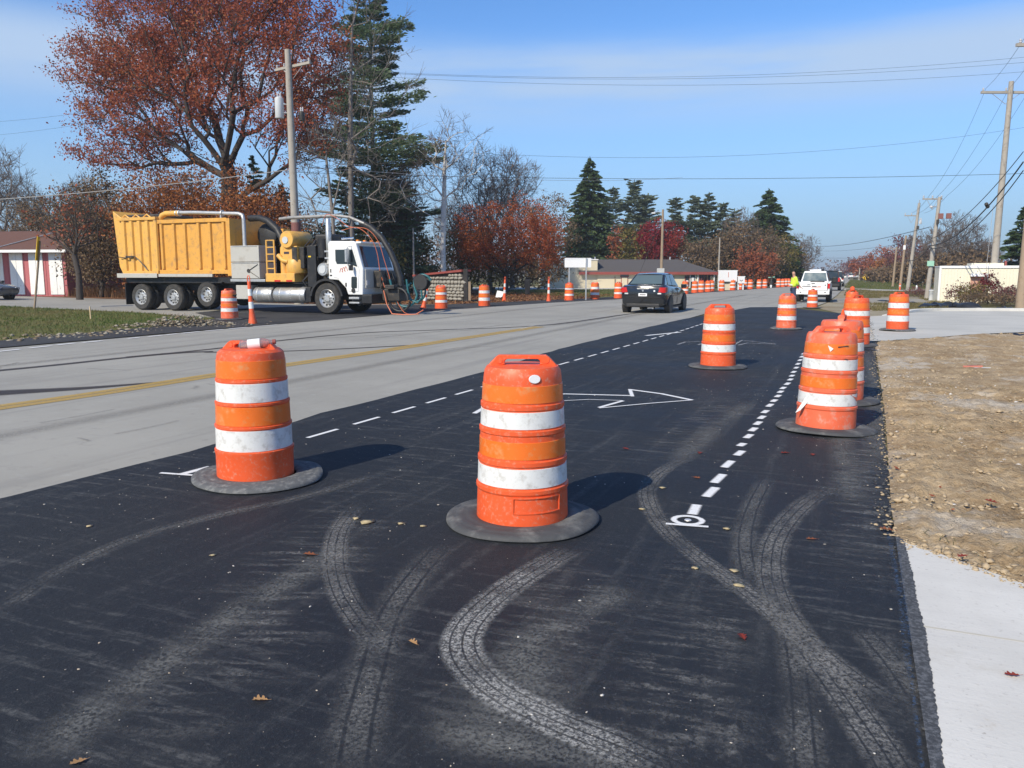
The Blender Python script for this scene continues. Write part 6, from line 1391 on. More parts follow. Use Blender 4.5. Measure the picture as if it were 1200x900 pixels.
# ================================================================ TRAFFIC DRUMS
def drum_proto(kind, seg=56):
    t = bpy.data.objects.new('traffic_drum', None); COL.objects.link(t)
    MO = MT['orange'] if kind != 'C' else MT['orange_fade']
    if kind == 'B':
        prof = [(.272, .0), (.272, .20), (.278, .225), (.278, .24), (.266, .245), (.264, .40), (.270, .405), (.270, .42), (.258, .425), (.255, .565), (.261, .57), (.261, .585), (.249, .59), (.247, .73), (.251, .735), (.251, .75), (.241, .755), (.236, .90), (.228, .935), (.205, .955), (.12, .962)]
        bands = [(.247, .398, 'wsheet', .2655, .2635), (.428, .563, 'osheet', .2595, .2565), (.593, .728, 'wsheet', .2505, .2485), (.758, .885, 'osheet', .2425, .238)]
    else:
        prof = [(.276, .0), (.278, .03), (.276, .10), (.272, .215), (.279, .228), (.279, .248), (.268, .255), (.263, .382), (.269, .39), (.269, .414), (.257, .42), (.253, .562), (.259, .57), (.259, .592), (.249, .598), (.245, .708), (.250, .715), (.250, .738), (.240, .744), (.233, .88), (.227, .925), (.212, .95), (.12, .955)]
        bands = [(.262, .376, 'wsheet', .2685, .2645), (.428, .530, 'osheet', .2580, .2555), (.604, .704, 'wsheet', .2500, .2465), (.752, .852, 'osheet', .2408, .2360)]
    body = MB().lathe(prof, seg).build('body', MO, t, smooth=28)
    for z0, z1, m, r0, r1 in bands:
        MB().lathe([(r0 - .003, z0), (r0 + .0022, z0 + .002), (r1 + .0022, z1 - .002), (r1 - .003, z1)], seg, cap=False).build('reflective_band', MT[m], t, smooth=60)
    # handle: flared ridge with a slot
    hp = MB(); y = .032
    out = [(-.212, .935), (-.195, .962), (-.158, 1.0), (-.140, 1.012), (.140, 1.012), (.158, 1.0), (.195, .962), (.212, .935)]
    hole = [(-.10, .958), (-.108, .966), (-.100, .984), (-.088, .990), (.088, .990), (.100, .984), (.108, .966), (.10, .958)]
    n = len(out); V = [(a, s_, b) for s_ in (-y, y) for a, b in out] + [(a, s_, b) for s_ in (-y, y) for a, b in hole]; F = []
    for i in range(n - 1):
        F += [(i, i + 1, 2 * n + i + 1, 2 * n + i), (n + i + 1, n + i, 3 * n + i, 3 * n + i + 1), (i + 1, i, n + i, n + i + 1), (2 * n + i, 2 * n + i + 1, 3 * n + i + 1, 3 * n + i)]
    F += [(0, 2 * n, 3 * n, n), (2 * n - 1 + 0, 4 * n - 1, 3 * n - 1, n - 1)]
    hp.add(V, F).build('handle', MO, t, smooth=30, bevel=.006)
    for s_ in (-1, 1):
        MB().lathe([(.022, -.036), (.022, .036)], 12, (s_ * .138, 0, .985), 'y').build('handle_boss', MO, t, smooth=40)
    return t
def base_ring(t, kind, seed, seg=64):
    rg = random.Random(seed); ph = [rg.uniform(0, 6.28) for _ in range(4)]
    wav = {'flat': .006, 'warp': .022}[kind]
    V, F = [], []
    pr_ = [(.262, .03), (.285, .046), (.34, .049), (.352, .044), (.364, .048), (.40, .043), (.41, .0375), (.42, .040), (.440, .032), (.458, .020), (.460, .010), (.448, .0), (.30, .0)]
    for k in range(seg):
        a = 6.283185 * k / seg
        rr = 1 + (.02 if kind == 'flat' else .035) * math.sin(2 * a + ph[0]) + .012 * math.sin(5 * a + ph[1])
        lift = max(0, wav * (math.sin(2 * a + ph[2]) + .6 * math.sin(3 * a + ph[3])))
        for r, z in pr_:
            f = max(0, (r - .29) / .18); V.append((r * math.cos(a) * (1 + (rr - 1) * f), r * math.sin(a) * (1 + (rr - 1) * f), z + lift * f * f))
    m = len(pr_)
    for k in range(seg):
        for j in range(m - 1):
            a, b = k * m + j, ((k + 1) % seg) * m + j; F.append((a, b, b + 1, a + 1))
    return MB().add(V, F).build('rubber_base', MT['rubber' if kind == 'flat' else 'rubber_dusty'], t, smooth=50)
DA, DB, DC = drum_proto('A'), drum_proto('B'), drum_proto('C')
used_ = set()
def drum(proto, px, py, label, rz=None, ring='flat', dist=None, sc=1.0, seed=0, tilt=(0, 0), ox=.0, z=.0):
    p = G(px, py) if dist is None else base(px, dist)
    if proto.name in used_: t = copy_tree(proto, p, 0, label, 'orange and white traffic drums')
    else: t = proto; used_.add(proto.name); t.location = p; tag(t, label, None, 'orange and white traffic drums')
    t['category'] = 'traffic drum'
    rg = random.Random(seed + int(px * 7))
    t.rotation_euler = (tilt[0], tilt[1], (YAW + rg.uniform(-.5, .5)) if rz is None else rz); t.scale = (sc,) * 3
    t.location.z = z
    if ring:
        r_ = base_ring(t, ring, seed + 3, 64 if p.length < 20 else 28); r_.location = (ox, 0, 0)
    return t
# every drum made from untouched prototypes first (copies), the prototypes themselves are the front three
FR = []
LZ = .012
d3 = copy_tree(DA, (0, 0, 0), 0, ''); d5 = copy_tree(DC, (0, 0, 0), 0, '')
rest = []
spec = [('A', 841, 431, 'drum standing alone in the new lane beyond the white arrow', 'flat', YAW + .15, LZ, 1.0), ('A', 1001, 405.5, 'drum third from the front in the right hand row along the asphalt edge', 'flat', YAW + .6, LZ, 1.04),
        ('C', 921, 386, 'scuffed drum at the far end of the new asphalt left of the person', 'warp', YAW + .2, LZ, .95), ('A', 951.5, 361, 'drum directly behind the white pickup tailgate', 'flat', YAW + .9, .004, .83),
        ('A', 997, 371, 'drum with a small light on top at the end of the right hand row', 'flat', YAW + .3, LZ, .9), ('B', 1051, 388, 'drum standing on the pale driveway at the right', 'warp', YAW + .5, .018, 1.0),
        ('C', 269.5, 374.5, 'battered drum on a wide base in front of the truck wheels', 'flat', YAW + 1.2, .006, 1.0)]
for k, (pr_, px, py, lab, ring, rz, z, sc_) in enumerate(spec):
    pz = {'A': DA, 'B': DB, 'C': DC}[pr_]
    t = copy_tree(pz, G(px, py), rz, lab, 'orange and white traffic drums'); t['category'] = 'traffic drum'; t.scale = (sc_,) * 3; t.location.z = z
    base_ring(t, ring, 50 + k, 40)
    if 'light on top' in lab:
        MB().lathe([(.05, 1.0), (.09, 1.03), (.09, 1.12), (.03, 1.17)], 12).build('warning_light', MT['orange'], t, smooth=40)
    if 'battered' in lab:
        MB().prism([(-.1, .80), (.1, .83), (.02, .72)], -.262, -.235, 'y').build('torn_flap', MT['dark'], t)
# near front drums
def setd(t, px, py, lab, rz, z=LZ, tilt=(0, 0), sc=1.0):
    t.location = G(px, py); t.location.z = z; t.rotation_euler = (tilt[0], tilt[1], rz); t.scale = (sc,) * 3
    tag(t, lab, 'traffic drum', 'orange and white traffic drums')
# far left row (small in view)
far = [(517, 361.5, 'left most drum of the far left row beside the truck hose reel', 1), (567.5, 358.5, 'second drum of the far left row next to the white placard', 1.02), (667, 352, 'drum under the left post of the blank white sign', 1), (697, 350.5, 'drum right of the nearer post of the blank white sign', .98), (724.5, 349.5, 'drum half hidden behind the left tail light of the black car', 1)]
row = [(802.5, 344.5, 'drum just right of the black car mirror'), (814, 343.2, 'drum in front of the cream building glass door'), (821.5, 342.6, 'drum in front of the dark windows of the cream building'), (829.5, 342, 'left drum of the close pair beside the notice board'), (833.5, 341.6, 'right drum of the close pair beside the notice board'),
       (845.5, 341.2, 'drum under the left half of the large notice board'), (858.5, 340.2, 'drum under the right edge of the large notice board'), (868.5, 339.4, 'left drum of the close pair under the small white board'), (872.5, 339.2, 'right drum of the close pair under the small white board'),
       (879, 338.8, 'drum just right of the small white board'), (889.3, 338.2, 'drum in front of the rusty orange bush'), (896, 337.8, 'drum left of the green object by the thicket'), (912, 336.6, 'left most drum of the last far group'), (917, 336.3, 'second drum of the last far group'), (920.5, 336.1, 'third drum of the last far group'), (924, 335.8, 'last drum nearest the person by the pickup')]
for k, (px, py, lab, sc_) in enumerate(far):
    t = copy_tree(DB if k % 2 else DA, G(px, py), YAW + k, lab, 'orange and white traffic drums'); t['category'] = 'traffic drum'; t.location.z = .0
for k, (px, py, lab) in enumerate(row):
    t = copy_tree(DA if k % 2 else DB, G(px, py), YAW + k * 1.3, lab, 'orange and white traffic drums'); t['category'] = 'traffic drum'; t.location.z = .0
    t.scale = (.96,) * 3
# the near drums
setd(DB, 300.5, 561.5, 'left near drum with a plastic bottle lying on its top', YAW - .12)
bb = base_ring(DB, 'warp', 9); bb.scale = (1.02, 1.02, 1); bb.location = (.02, 0, 0)
setd(DA, 612, 611, 'front drum nearest the camera with a white oval sticker', YAW - .03); base_ring(DA, 'flat', 4)
st_ = MB().lathe([(.0265, -.003), (.028, 0), (.0265, .003)], 18, (0, 0, 0), 'y').build('oval_sticker', MT['fwhite'], DA); an = R(-72); st_.location = (.2345 * math.cos(an), .2345 * math.sin(an), .895); st_.rotation_euler = (R(-8), 0, an + R(90)); st_.scale = (1.25, 1, .9)
for zz, hh in ((.205, .004), (.115, .004)):
    MB().add(*(lambda n: ([(r * math.cos(a), r * math.sin(a), zz + d) for a in [R(-100 + 62 * k / n) for k in range(n + 1)] for r, d in ((.272, 0), (.2795, 0), (.2795, .006), (.272, .006))], [(4 * k + j, 4 * k + (j + 1) % 4, 4 * k + 4 + (j + 1) % 4, 4 * k + 4 + j) for k in range(n) for j in range(4)]))(10)).build('embossed_frame', MT['orange'], DA)
for az in (-100, -38):
    a = R(az); bx('embossed_frame', MT['orange'], DA, -.003, .003, -.004, .004, .117, .209).location = (.2765 * math.cos(a), .2765 * math.sin(a), 0)
# two torn drums on the right
setd(DC, 966.5, 504, 'torn orange drum nearest on the right with a peeled white band', YAW + .25, tilt=(0, R(1.2)), sc=.985); base_ring(DC, 'flat', 17)
def flap(t, az, z, pts, m, r=.262):
    a = R(az); V = [((r + o) * math.cos(a + u / r), (r + o) * math.sin(a + u / r), z + v) for u, v, o in pts]
    V2 = [((r + o + .003) * math.cos(a + u / r), (r + o + .003) * math.sin(a + u / r), z + v) for u, v, o in pts]
    n = len(V); return MB().add(V + V2, [tuple(range(n)), tuple(range(n, 2 * n))[::-1]] + [(i, (i + 1) % n, (i + 1) % n + n, i + n) for i in range(n)]).build('torn_flap', MT[m], t)
flap(DC, -58, .378, [(-.09, .0, .006), (.10, .0, .006), (.085, -.03, .008), (.03, -.075, .010), (-.03, -.03, .008)], 'orange_fade')
flap(DC, -172, .30, [(0, .03, .0), (.03, -.02, .01), (.0, -.10, .06), (-.03, -.13, .085)], 'wsheet'); flap(DC, -128, .81, [(-.02, .03, .0), (.03, .0, .012), (.005, -.03, .006)], 'wsheet', .238)
flap(DC, -100, .83, [(-.05, .0, .003), (.05, .012, .003), (.055, .004, .006), (-.045, -.010, .006)], 'dark', .238); flap(DC, -95, .715, [(-.10, .02, .002), (.03, .0, .002), (.02, -.006, .004)], 'dark', .25)
setd(d5, 981.5, 470.5, 'drum close behind the torn drum with a dented flattened top', YAW + 1.1, tilt=(0, R(-.5)), sc=1.0); base_ring(d5, 'flat', 23); flap(d5, -150, .86, [(-.10, -.02, .006), (.10, -.02, .006), (.12, .03, .008), (-.12, .03, .008)], 'orange', .235)
MB().lathe([(.018, .985), (.022, 1.02), (.010, 1.075)], 8, (.05, 0, 0)).build('bent_tab', MT['orange'], d5, smooth=40)
# remove the spare copy
def wipe(o):
    for c in list(o.children): wipe(c)
    bpy.data.objects.remove(o)
wipe(d3)
# bottle on the left drum
bo = thing('plastic_bottle', 'clear plastic bottle with a white label lying on the left drum', 'bottle', (0, 0, 0))
qb = NT('clear bottle plastic'); qb.base((.75, .68, .70)); qb.rough(.08); qb.p.inputs['Transmission Weight'].default_value = .75; MT['bottle'] = qb.m
MB().lathe([(.020, -.10), (.030, -.095), (.031, .03), (.026, .06), (.014, .085), (.013, .10)], 20, (0, 0, 0), 'x').build('bottle_body', MT['bottle'], bo, smooth=40)
MB().lathe([(.0316, -.05), (.0318, -.045), (.0318, .02), (.0316, .025)], 20, (0, 0, 0), 'x', False).build('label', MT['fwhite'], bo, smooth=40); MB().lathe([(.015, .098), (.015, .118)], 12, (0, 0, 0), 'x').build('cap', MT['redpaint'], bo)
bo.location = DB.location + Vector((.06 * CA + .05 * SA, .06 * SA - .05 * CA, .994)); bo.rotation_euler = (0, R(-6), YAW + R(8)); bo.scale = (1.15,) * 3
# ---- slim channelizer posts
def cone(px, py, label, H=1.05, first=None, tip=0.):
    t = thing('channelizer_post', label, 'traffic post', G(px, py), YAW, 'slim orange and white channelizer posts')
    MB().lathe([(.13, .0), (.125, .05), (.10, .14), (.075, .3), (.058, .7), (.05, .98), (.045, 1.0)], 18).build('body', MT['orange'], t, smooth=40)
    for z0, z1, r0, r1 in ((.36, .52, .0755, .0705), (.66, .82, .0645, .0595)): MB().lathe([(r0, z0), (r1, z1)], 18, cap=False).build('reflective_band', MT['wsheet'], t, smooth=40)
    MB().tube([(-.035, 0, 1.0), (-.035, 0, 1.08), (-.02, 0, 1.13), (.02, 0, 1.13), (.035, 0, 1.08), (.035, 0, 1.0)], .014, 6).build('grab_loop', MT['orange'], t, smooth=50)
    MB().lathe([(.2, 0), (.2, .03), (.13, .05)], 8, (0, 0, 0)).build('rubber_foot', MT['rubber'], t) if H < 1 else None
    t.rotation_euler = (0, tip, YAW); t.scale = (1, 1, H); return t
cone(296.5, 379.5, 'slim post just right of the battered drum by the truck', 1.28, tip=R(-3))
cone(496, 362, 'tilted slim post below the truck hose reel', .98, tip=R(12)); cone(591, 352.5, 'slim post behind the white placard', 1.18, tip=R(2)); cone(643, 353, 'slim post alone right of the tall dark bin', 1.18)
# green hydrant like object far left row
gh_ = thing('green_marker', 'small dark green post with arms by the brown thicket', 'marker post', G(903.5, 337.2), YAW)
MB().lathe([(.2, 0), (.16, .3), (.12, 1.0), (.18, 1.05), (.1, 1.2)], 12).build('post', MT['spruceg'] if 'spruceg' in MT else MT['dark'], gh_, smooth=40); tb('arm', MT['greensign'], gh_, [(-.35, 0, 1.1), (.35, 0, 1.15)], .06, 6); bx('white_base', MT['fwhite'], gh_, -.2, -.0, -.3, -.2, 0, .3, .02)
# ================================================================ MARKS ON THE PAVING
def gp_(L_): return [G(*p) for p in L_]
ZM = .016
k_ = 0
for v0 in np.arange(5.85, 24, .72):
    u = np.interp(v0, [4, 9, 12, 21], [-4.55, -4.46, -4.40, -4.10]); ribbon('lane_dash', [(u, v0, 0), (u + .012, v0 + .45, 0)], .064, MT['wpaint'], ZM, lane)
ribbon('lane_dash', gp_([(213, 558), (247, 549)]), .085, MT['wpaint'], ZM, lane); ribbon('tick_mark', gp_([(188, 556.5), (236, 560)]), .05, MT['wpaint'], ZM + .001, lane)
ribbon('tick_mark', gp_([(757, 394), (797, 390)]), .16, MT['wpaint'], ZM + .001, lane)
ct = [(833, 579, .27), (842, 563, .28), (853, 546, .25), (866.5, 533, .2), (869, 523, .14), (877, 513, .2), (882.5, 505, .2), (888, 497.6, .2), (892.5, 490.7, .2), (896.5, 484, .2), (902, 476.5, .22), (907, 471, .2), (911.5, 465.5, .2), (914.5, 460.5, .2), (917.5, 456, .22), (922.5, 451, .25), (926, 446, .22), (928, 441.5, .22), (930, 437, .25), (933, 432, .25), (935, 427.5, .28), (937.5, 423, .28), (939.5, 419, .3), (941.5, 415.5, .3)]
for px, py, ln in ct:
    p = G(px, py); ribbon('centre_dash', [(p.x - .012, p.y - ln / 2, 0), (p.x + .012, p.y + ln / 2, 0)], .085, MT['wpaint'], ZM, lane)
ribbon('start_stem', gp_([(811, 605.5), (816.5, 594)]), .085, MT['wpaint'], ZM, lane)
pc = G(806, 612.5); ribbon('start_ring', [(pc.x + math.cos(R(a)) * .085, pc.y + math.sin(R(a)) * .085, 0) for a in range(0, 361, 20)], .05, MT['wpaint'], ZM + .001, lane, False)
MB().lathe([(.022, ZM), (.02, ZM + .004)], 10, (pc.x, pc.y, 0)).build('survey_nail', MT['insul'], lane)
ribbon('start_bar', gp_([(780, 616.8), (830, 620.5)]), .045, MT['wpaint'], ZM + .002, lane)
def stroke(L_, wd, m='wpaint', z=ZM, par=lane, nm='arrow_stroke'): return ribbon(nm, gp_(L_), wd * .72, MT[m], z, par, False)
stroke([(556, 486), (575, 475), (610, 466), (662, 463), (740, 465)], .11); stroke([(741, 466), (738, 457.5)], .09, z=ZM + .001); stroke([(738, 458), (775, 463), (811, 470.5)], .12, z=ZM + .002); stroke([(811, 470.5), (760, 474.5), (702, 480)], .06, z=ZM + .003)
stroke([(702, 479.5), (730, 471.5)], .10, z=ZM + .004); stroke([(730, 471.3), (690, 470), (640, 472.5), (590, 482)], .045, z=ZM + .005)
for i, L_ in enumerate([[(794, 404.5), (803, 401.5), (820, 401)], [(818, 405), (826, 402.5)], [(861, 404.5), (870, 399.5), (908, 404)], [(865, 405.5), (875, 403), (909, 404.3)], [(866, 400.5), (884, 400.8)]]): stroke(L_, .12, 'wpaintf', ZM + .001 * i)
# blue paint along the slab edge
stroke([(1040, 628), (1047, 660), (1054, 700), (1061, 760), (1067, 800)], .055, 'bpaint', ZM + .003, nm='blue_paint'); stroke([(1051, 640), (1057, 690), (1066, 760)], .03, 'bpaint', .0288, nm='blue_paint'); stroke([(1066, 790), (1071, 830), (1078, 890), (1086, 940)], .03, 'bpaint', ZM + .003, nm='blue_paint')
stroke([(672, 531), (680, 529.5)], .04, 'bpaint', nm='blue_paint')
# tyre tracks
def track(L_, wd, m, z): return ribbon('tyre_track', gp_(L_), wd, MT[m], z, lane, True, None, .16)
track([(672, 645), (625, 672), (578, 705), (545, 742), (545, 775), (580, 812), (640, 845), (720, 878), (800, 915)], .20, 'treads', .0145)
track([(815, 535), (782, 550), (760, 572), (763, 598), (785, 628), (830, 665), (880, 700), (940, 752), (1000, 800), (1080, 850)], .16, 'tread', .0140)
track([(985, 565), (940, 595), (910, 632), (903, 672), (915, 715), (945, 760), (985, 815), (1030, 880), (1060, 930)], .19, 'tread', .0135)
track([(905, 690), (925, 745), (935, 800), (940, 860), (945, 930)], .18, 'treadf', .0150)
track([(425, 590), (400, 620), (392, 655), (400, 695), (425, 735), (450, 765)], .17, 'tread', .0140)
track([(520, 640), (485, 680), (455, 725), (435, 790), (420, 850), (408, 930)], .26, 'treadf', .0135)
track([(-40, 745), (20, 705), (75, 670), (160, 632), (260, 605), (370, 580), (500, 540)], .17, 'treadf', .0138)
track([(30, 900), (110, 840), (220, 760), (330, 690), (420, 640)], .32, 'haze_dust', .0132)
track([(900, 560), (880, 600), (872, 640), (880, 690)], .20, 'treadf', .0148); track([(640, 760), (600, 830), (560, 900)], .55, 'haze_dust', .0130); track([(500, 850), (620, 880), (760, 905)], .22, 'haze_dust', .0131)
track([(880, 470), (830, 510), (790, 545)], .35, 'haze_dust', .0130); track([(1010, 740), (1045, 780), (1080, 830)], .20, 'treadf', .0149); track([(740, 690), (640, 740), (590, 800)], .30, 'haze_dust', .0133)
track([(960, 440), (985, 520), (1000, 600)], .35, 'haze_dust', .0131); track([(1016, 410), (1025, 470), (1028, 560)], .30, 'haze_dust', .0129)
# concrete road: yellow lines, sealed joints, skids, utility scribbles
yl = gp_([(-60, 486), (0, 477.5), (120, 460.5), (250, 440), (345, 426.5), (440, 412.5), (530, 398.5), (632, 383)])
for s_ in (-.10, .10): ribbon('yellow_line', [(p.x + s_, p.y, 0) for p in yl], .19, MT['ypaint'], .005, road)
def rmark(L_, wd, m, z=.004, w2=None, nm='joint_seal'): return ribbon(nm, gp_(L_), wd, MT[m], z, road, True, w2)
rmark([(-40, 438), (60, 428.5), (150, 419), (215, 413.5), (250, 412)], .30, 'seal'); rmark([(240, 413), (320, 412), (400, 409), (497, 404)], .20, 'seal', .0045); rmark([(150, 418.5), (250, 409), (340, 398), (430, 390), (520, 386.5), (640, 381), (730, 369), (780, 363)], .22, 'seal', .0050)
rmark([(-60, 464), (20, 459.5), (100, 455), (195, 447.5)], .85, 'seal', .0043, .12); rmark([(632, 383), (690, 376), (735, 368.5)], .18, 'skid', .0055, nm='skid_mark'); rmark([(330, 399), (480, 391), (600, 384)], .1, 'skid', .0056, nm='skid_mark')
for L_, wd in [([(775, 358), (870, 351), (900, 345)], .14), ([(800, 352), (850, 348), (905, 343)], .2), ([(720, 355), (790, 351)], .12), ([(440, 396), (560, 384), (700, 371)], .1)]: rmark(L_, wd, 'skid', .0058, nm='skid_mark')
for L_ in [[(330, 405), (380, 402), (418, 406)], [(335, 408), (370, 406), (425, 403)], [(372, 401), (400, 400), (392, 404)], [(440, 388), (500, 384), (548, 386)], [(520, 388), (545, 385)], [(460, 389.5), (490, 388.5)], [(610, 386), (628, 381)]]: rmark(L_, .08, 'wpaintf', .0062, nm='utility_scribble')
rs2 = random.Random(21)
for k in range(34):
    px, py = rs2.uniform(0, 900), 0
    a = G(rs2.uniform(-20, 700), rs2.uniform(372, 545)); 
    if not (-15 < a.x < -5.9): continue
    l_ = rs2.uniform(.15, .9); an_ = rs2.uniform(-.7, .7) if k % 3 else rs2.uniform(1.2, 1.9)
    ribbon('stain_mark', [(a.x, a.y, 0), (a.x + math.sin(an_) * l_ * .5 + .02, a.y + math.cos(an_) * l_ * .5, 0), (a.x + math.sin(an_) * l_, a.y + math.cos(an_) * l_, 0)], rs2.uniform(.03, .12), MT['stain'], .0064 + k * .00002, road)
for x in (-7.3, -12.9): ribbon('wheel_path', [(x, -4, 0), (x + .1, 12, 0), (x, 30, 0), (x + .3, 60, 0)], .55, MT['stain'], .0030, road)
# cross scuffs of the roller and turning wheels
def scuff(L_, wd, z): return ribbon('scuff_mark', gp_(L_), wd, MT['scuff'], z, lane, True, None, .25)
scuff([(850, 455), (815, 500), (790, 545)], .8, .0126); scuff([(690, 640), (655, 720), (600, 800), (540, 905)], .75, .0127); scuff([(830, 640), (810, 720), (790, 820), (770, 920)], .7, .0128)
scuff([(985, 420), (1000, 500), (1010, 600), (1020, 700)], .55, .01255); scuff([(450, 560), (380, 640), (280, 760), (150, 905)], .9, .01265); scuff([(700, 850), (850, 870), (1000, 880)], .35, .0129)
# dashes on the left strip
for a, b in [((-2, 412.5), (24, 409.8)), ((35, 408.4), (60, 405.8)), ((67, 404.8), (88, 402.6)), ((97, 402), (120, 399.8)), ((150, 397.2), (163, 396)), ((174, 395), (190, 393.4)), ((195, 392.9), (208, 391.6)), ((214, 391), (234, 389)), ((240, 388.3), (262, 386.4)), ((268, 385.8), (290, 383.8)), ((298, 383), (325, 381))]:
    ribbon('edge_dash', gp_([a, b]), .16, MT['wpaint'], .011, patch, False)
ribbon('stop_bar', gp_([(270, 366.5), (330, 365), (372, 364.5)]), .35, MT['wpaintf'], .012, patch)
# ================================================================ LEAVES AND LITTER
def oak_leaf(name, label, px, py, L_, m, rz, z=.016, curl=.25):
    half = [(0, -.5), (.05, -.42), (.13, -.36), (.10, -.27), (.24, -.20), (.30, -.08), (.15, -.05), (.17, .05), (.34, .16), (.30, .25), (.15, .21), (.14, .30), (.20, .42), (.08, .40), (0, .52)]
    V = []; n = len(half)
    for x, y in half: V.append((x * L_, y * L_, (curl * abs(x) * 1.2 + .15 * y * y + .02) * L_))
    for x, y in half[1:-1]: V.append((-x * L_, y * L_, (curl * abs(x) * 1.6 + .15 * y * y + .02) * L_))
    mid = [(0, y * L_, (.02 + .1 * y * y) * L_) for x, y in half[1:-1]]
    o0 = len(V); V += mid; F = []
    for i in range(n - 1):
        r0, r1 = i, i + 1; l0 = 0 if i == 0 else n + i - 1; l1 = n - 1 if i == n - 2 else n + i
        m0 = None if i == 0 else o0 + i - 1; m1 = None if i == n - 2 else o0 + i
        if m0 is None: F += [(0, r1, m1), (0, m1, l1)]
        elif m1 is None: F += [(m0, r0, n - 1), (m0, n - 1, l0)]
        else: F += [(m0, r0, r1, m1), (m0, m1, l1, l0)]
    mb = MB().add(V, F); p = G(px, py, z)
    mb.tube([(0, -.5 * L_, .06 * L_), (.02 * L_, -.68 * L_, .08 * L_)], .012 * L_, 4)
    o = mb.build(name, m, None, loc=p, rot=(0, 0, rz)); return tag(o, label, 'leaf', 'fallen oak leaves')
LT = leafmat('tan dry leaf', [(.42, .26, .13), (.36, .20, .09)], .2, 3, .5); LR = leafmat('dark red leaf', [(.20, .03, .025), (.28, .05, .03)], .2, 3, .5); LB = leafmat('rust leaf', [(.28, .11, .05), (.22, .07, .035)], .2, 3, .5)
oak_leaf('oak_leaf', 'tan curled oak leaf at the bottom left of the asphalt', 305, 821, .058, LT, 2.0, curl=.5); oak_leaf('oak_leaf', 'tan oak leaf left of the heavy tyre swirl', 484, 753.5, .055, LT, 1.2, curl=.45)
oak_leaf('oak_leaf', 'rust brown oak leaf left of the front drum base', 363, 650, .075, LB, 1.7); oak_leaf('oak_leaf', 'dark red oak leaf alone on the asphalt at the lower right', 870, 746.5, .058, LR, .4); oak_leaf('oak_leaf', 'rust leaf right of the white start ring', 951, 632, .06, LB, 1.9)
oak_leaf('oak_leaf', 'red leaf lying on the pale slab at the right edge', 1186, 791, .055, LR, 1.8, .03); oak_leaf('oak_leaf', 'rusty leaf at the asphalt edge just above the blue paint', 1039, 621, .085, LB, 1.4, .03); oak_leaf('oak_leaf', 'rust red leaf at the top edge of the pale slab', 1128, 652, .07, LR, 2.4, .06)
oak_leaf('oak_leaf', 'red leaf in the soil above the pale slab corner', 1161, 588, .085, LR, .9, .07); oak_leaf('oak_leaf', 'rust leaf at the very bottom left edge of the asphalt', 92, 893, .05, LT, 2.6)
for i, (px, py, l_, lab) in enumerate([(820, 531, .07, 'small red leaf left of the centre dashes'), (733, 526, .07, 'small red leaf right of the front drum'), (920, 531, .08, 'red leaf between the centre dashes and the torn drum'), (952, 533, .07, 'pinkish leaf below the torn drum base'), (816, 560, .06, 'brown leaf left of the white centre dashes')]): oak_leaf('oak_leaf', lab, px, py, l_, LR if i < 4 else LB, i * 1.1)
rg = np.random.default_rng(12)
sp2 = [(x, y, .04 + .012 * rs.random()) for x, y, z in scatter([(.35, 5.1), (.9, 4.6), (2.2, 5), (4, 8), (3, 9), (1, 8), (.4, 8)], 60, 33)]
tag(leafbits('soil_leaves', sp2, .022, LM['rust'], rg, .3), 'small rust red leaf scraps lying in the bare soil', 'leaves', kind='stuff')
# flat tan scraps on the asphalt
P = []; 
for px, py, s_ in [(431, 611, .05), (418, 607, .03), (470, 613, .025), (496, 616, .022), (776, 571, .03), (852, 619, .03), (752, 596, .03), (105, 616, .02), (250, 650, .02), (860, 668, .03), (815, 665, .025), (865, 685, .03)]:
    p = G(px, py, .017); P.append((p, s_))
MT['scrap'] = mat('tan mud scraps', (.42, .34, .20), .9, .25, 12)
tag(lumps('mud_scraps', [tuple(p) for p, s_ in P for _ in range(3)], [s_ * .8 for p, s_ in P for _ in range(3)], MT['scrap'], rg, .12), 'flat tan mud scraps pressed on the asphalt', 'scraps', kind='stuff')
# rubble at the left corner
P, S = [], []
c0 = G(212, 381)
for k in range(1100):
    u, v = rs.gauss(0, .75), rs.gauss(0, .55); hgt = .34 * math.exp(-(u * u / .8 + v * v / .35)); P.append((c0.x + u * CA, c0.y + u * SA + v, rs.uniform(.1, 1) * hgt)); S.append(.012 + .06 * rs.random() ** 4)
MT['rubblem'] = leafmat('broken concrete and soil', [(.24, .19, .13), (.17, .13, .085), (.34, .31, .25), (.14, .11, .075)], 0, .8, .3)
tag(lumps('rubble', P, S, MT['rubblem'], rg), 'heap of broken concrete and soil at the corner of the left verge', 'rubble', kind='stuff')
P, S = [], []
for px, py in [(45, 393), (60, 392), (75, 395), (105, 393), (145, 389), (155, 386), (30, 398), (170, 387), (95, 391), (120, 391), (55, 395), (250, 377), (258, 378)]:
    p = G(px, py)
    for k in range(16): P.append((p.x + rs.gauss(0, .3), p.y + rs.gauss(0, .18), .0)); S.append(.02 + .06 * rs.random() ** 2)
tag(lumps('edge_stones', P, S, MT['rubblem'], rg), 'small broken stones along the edge of the left verge', 'stones', kind='stuff')
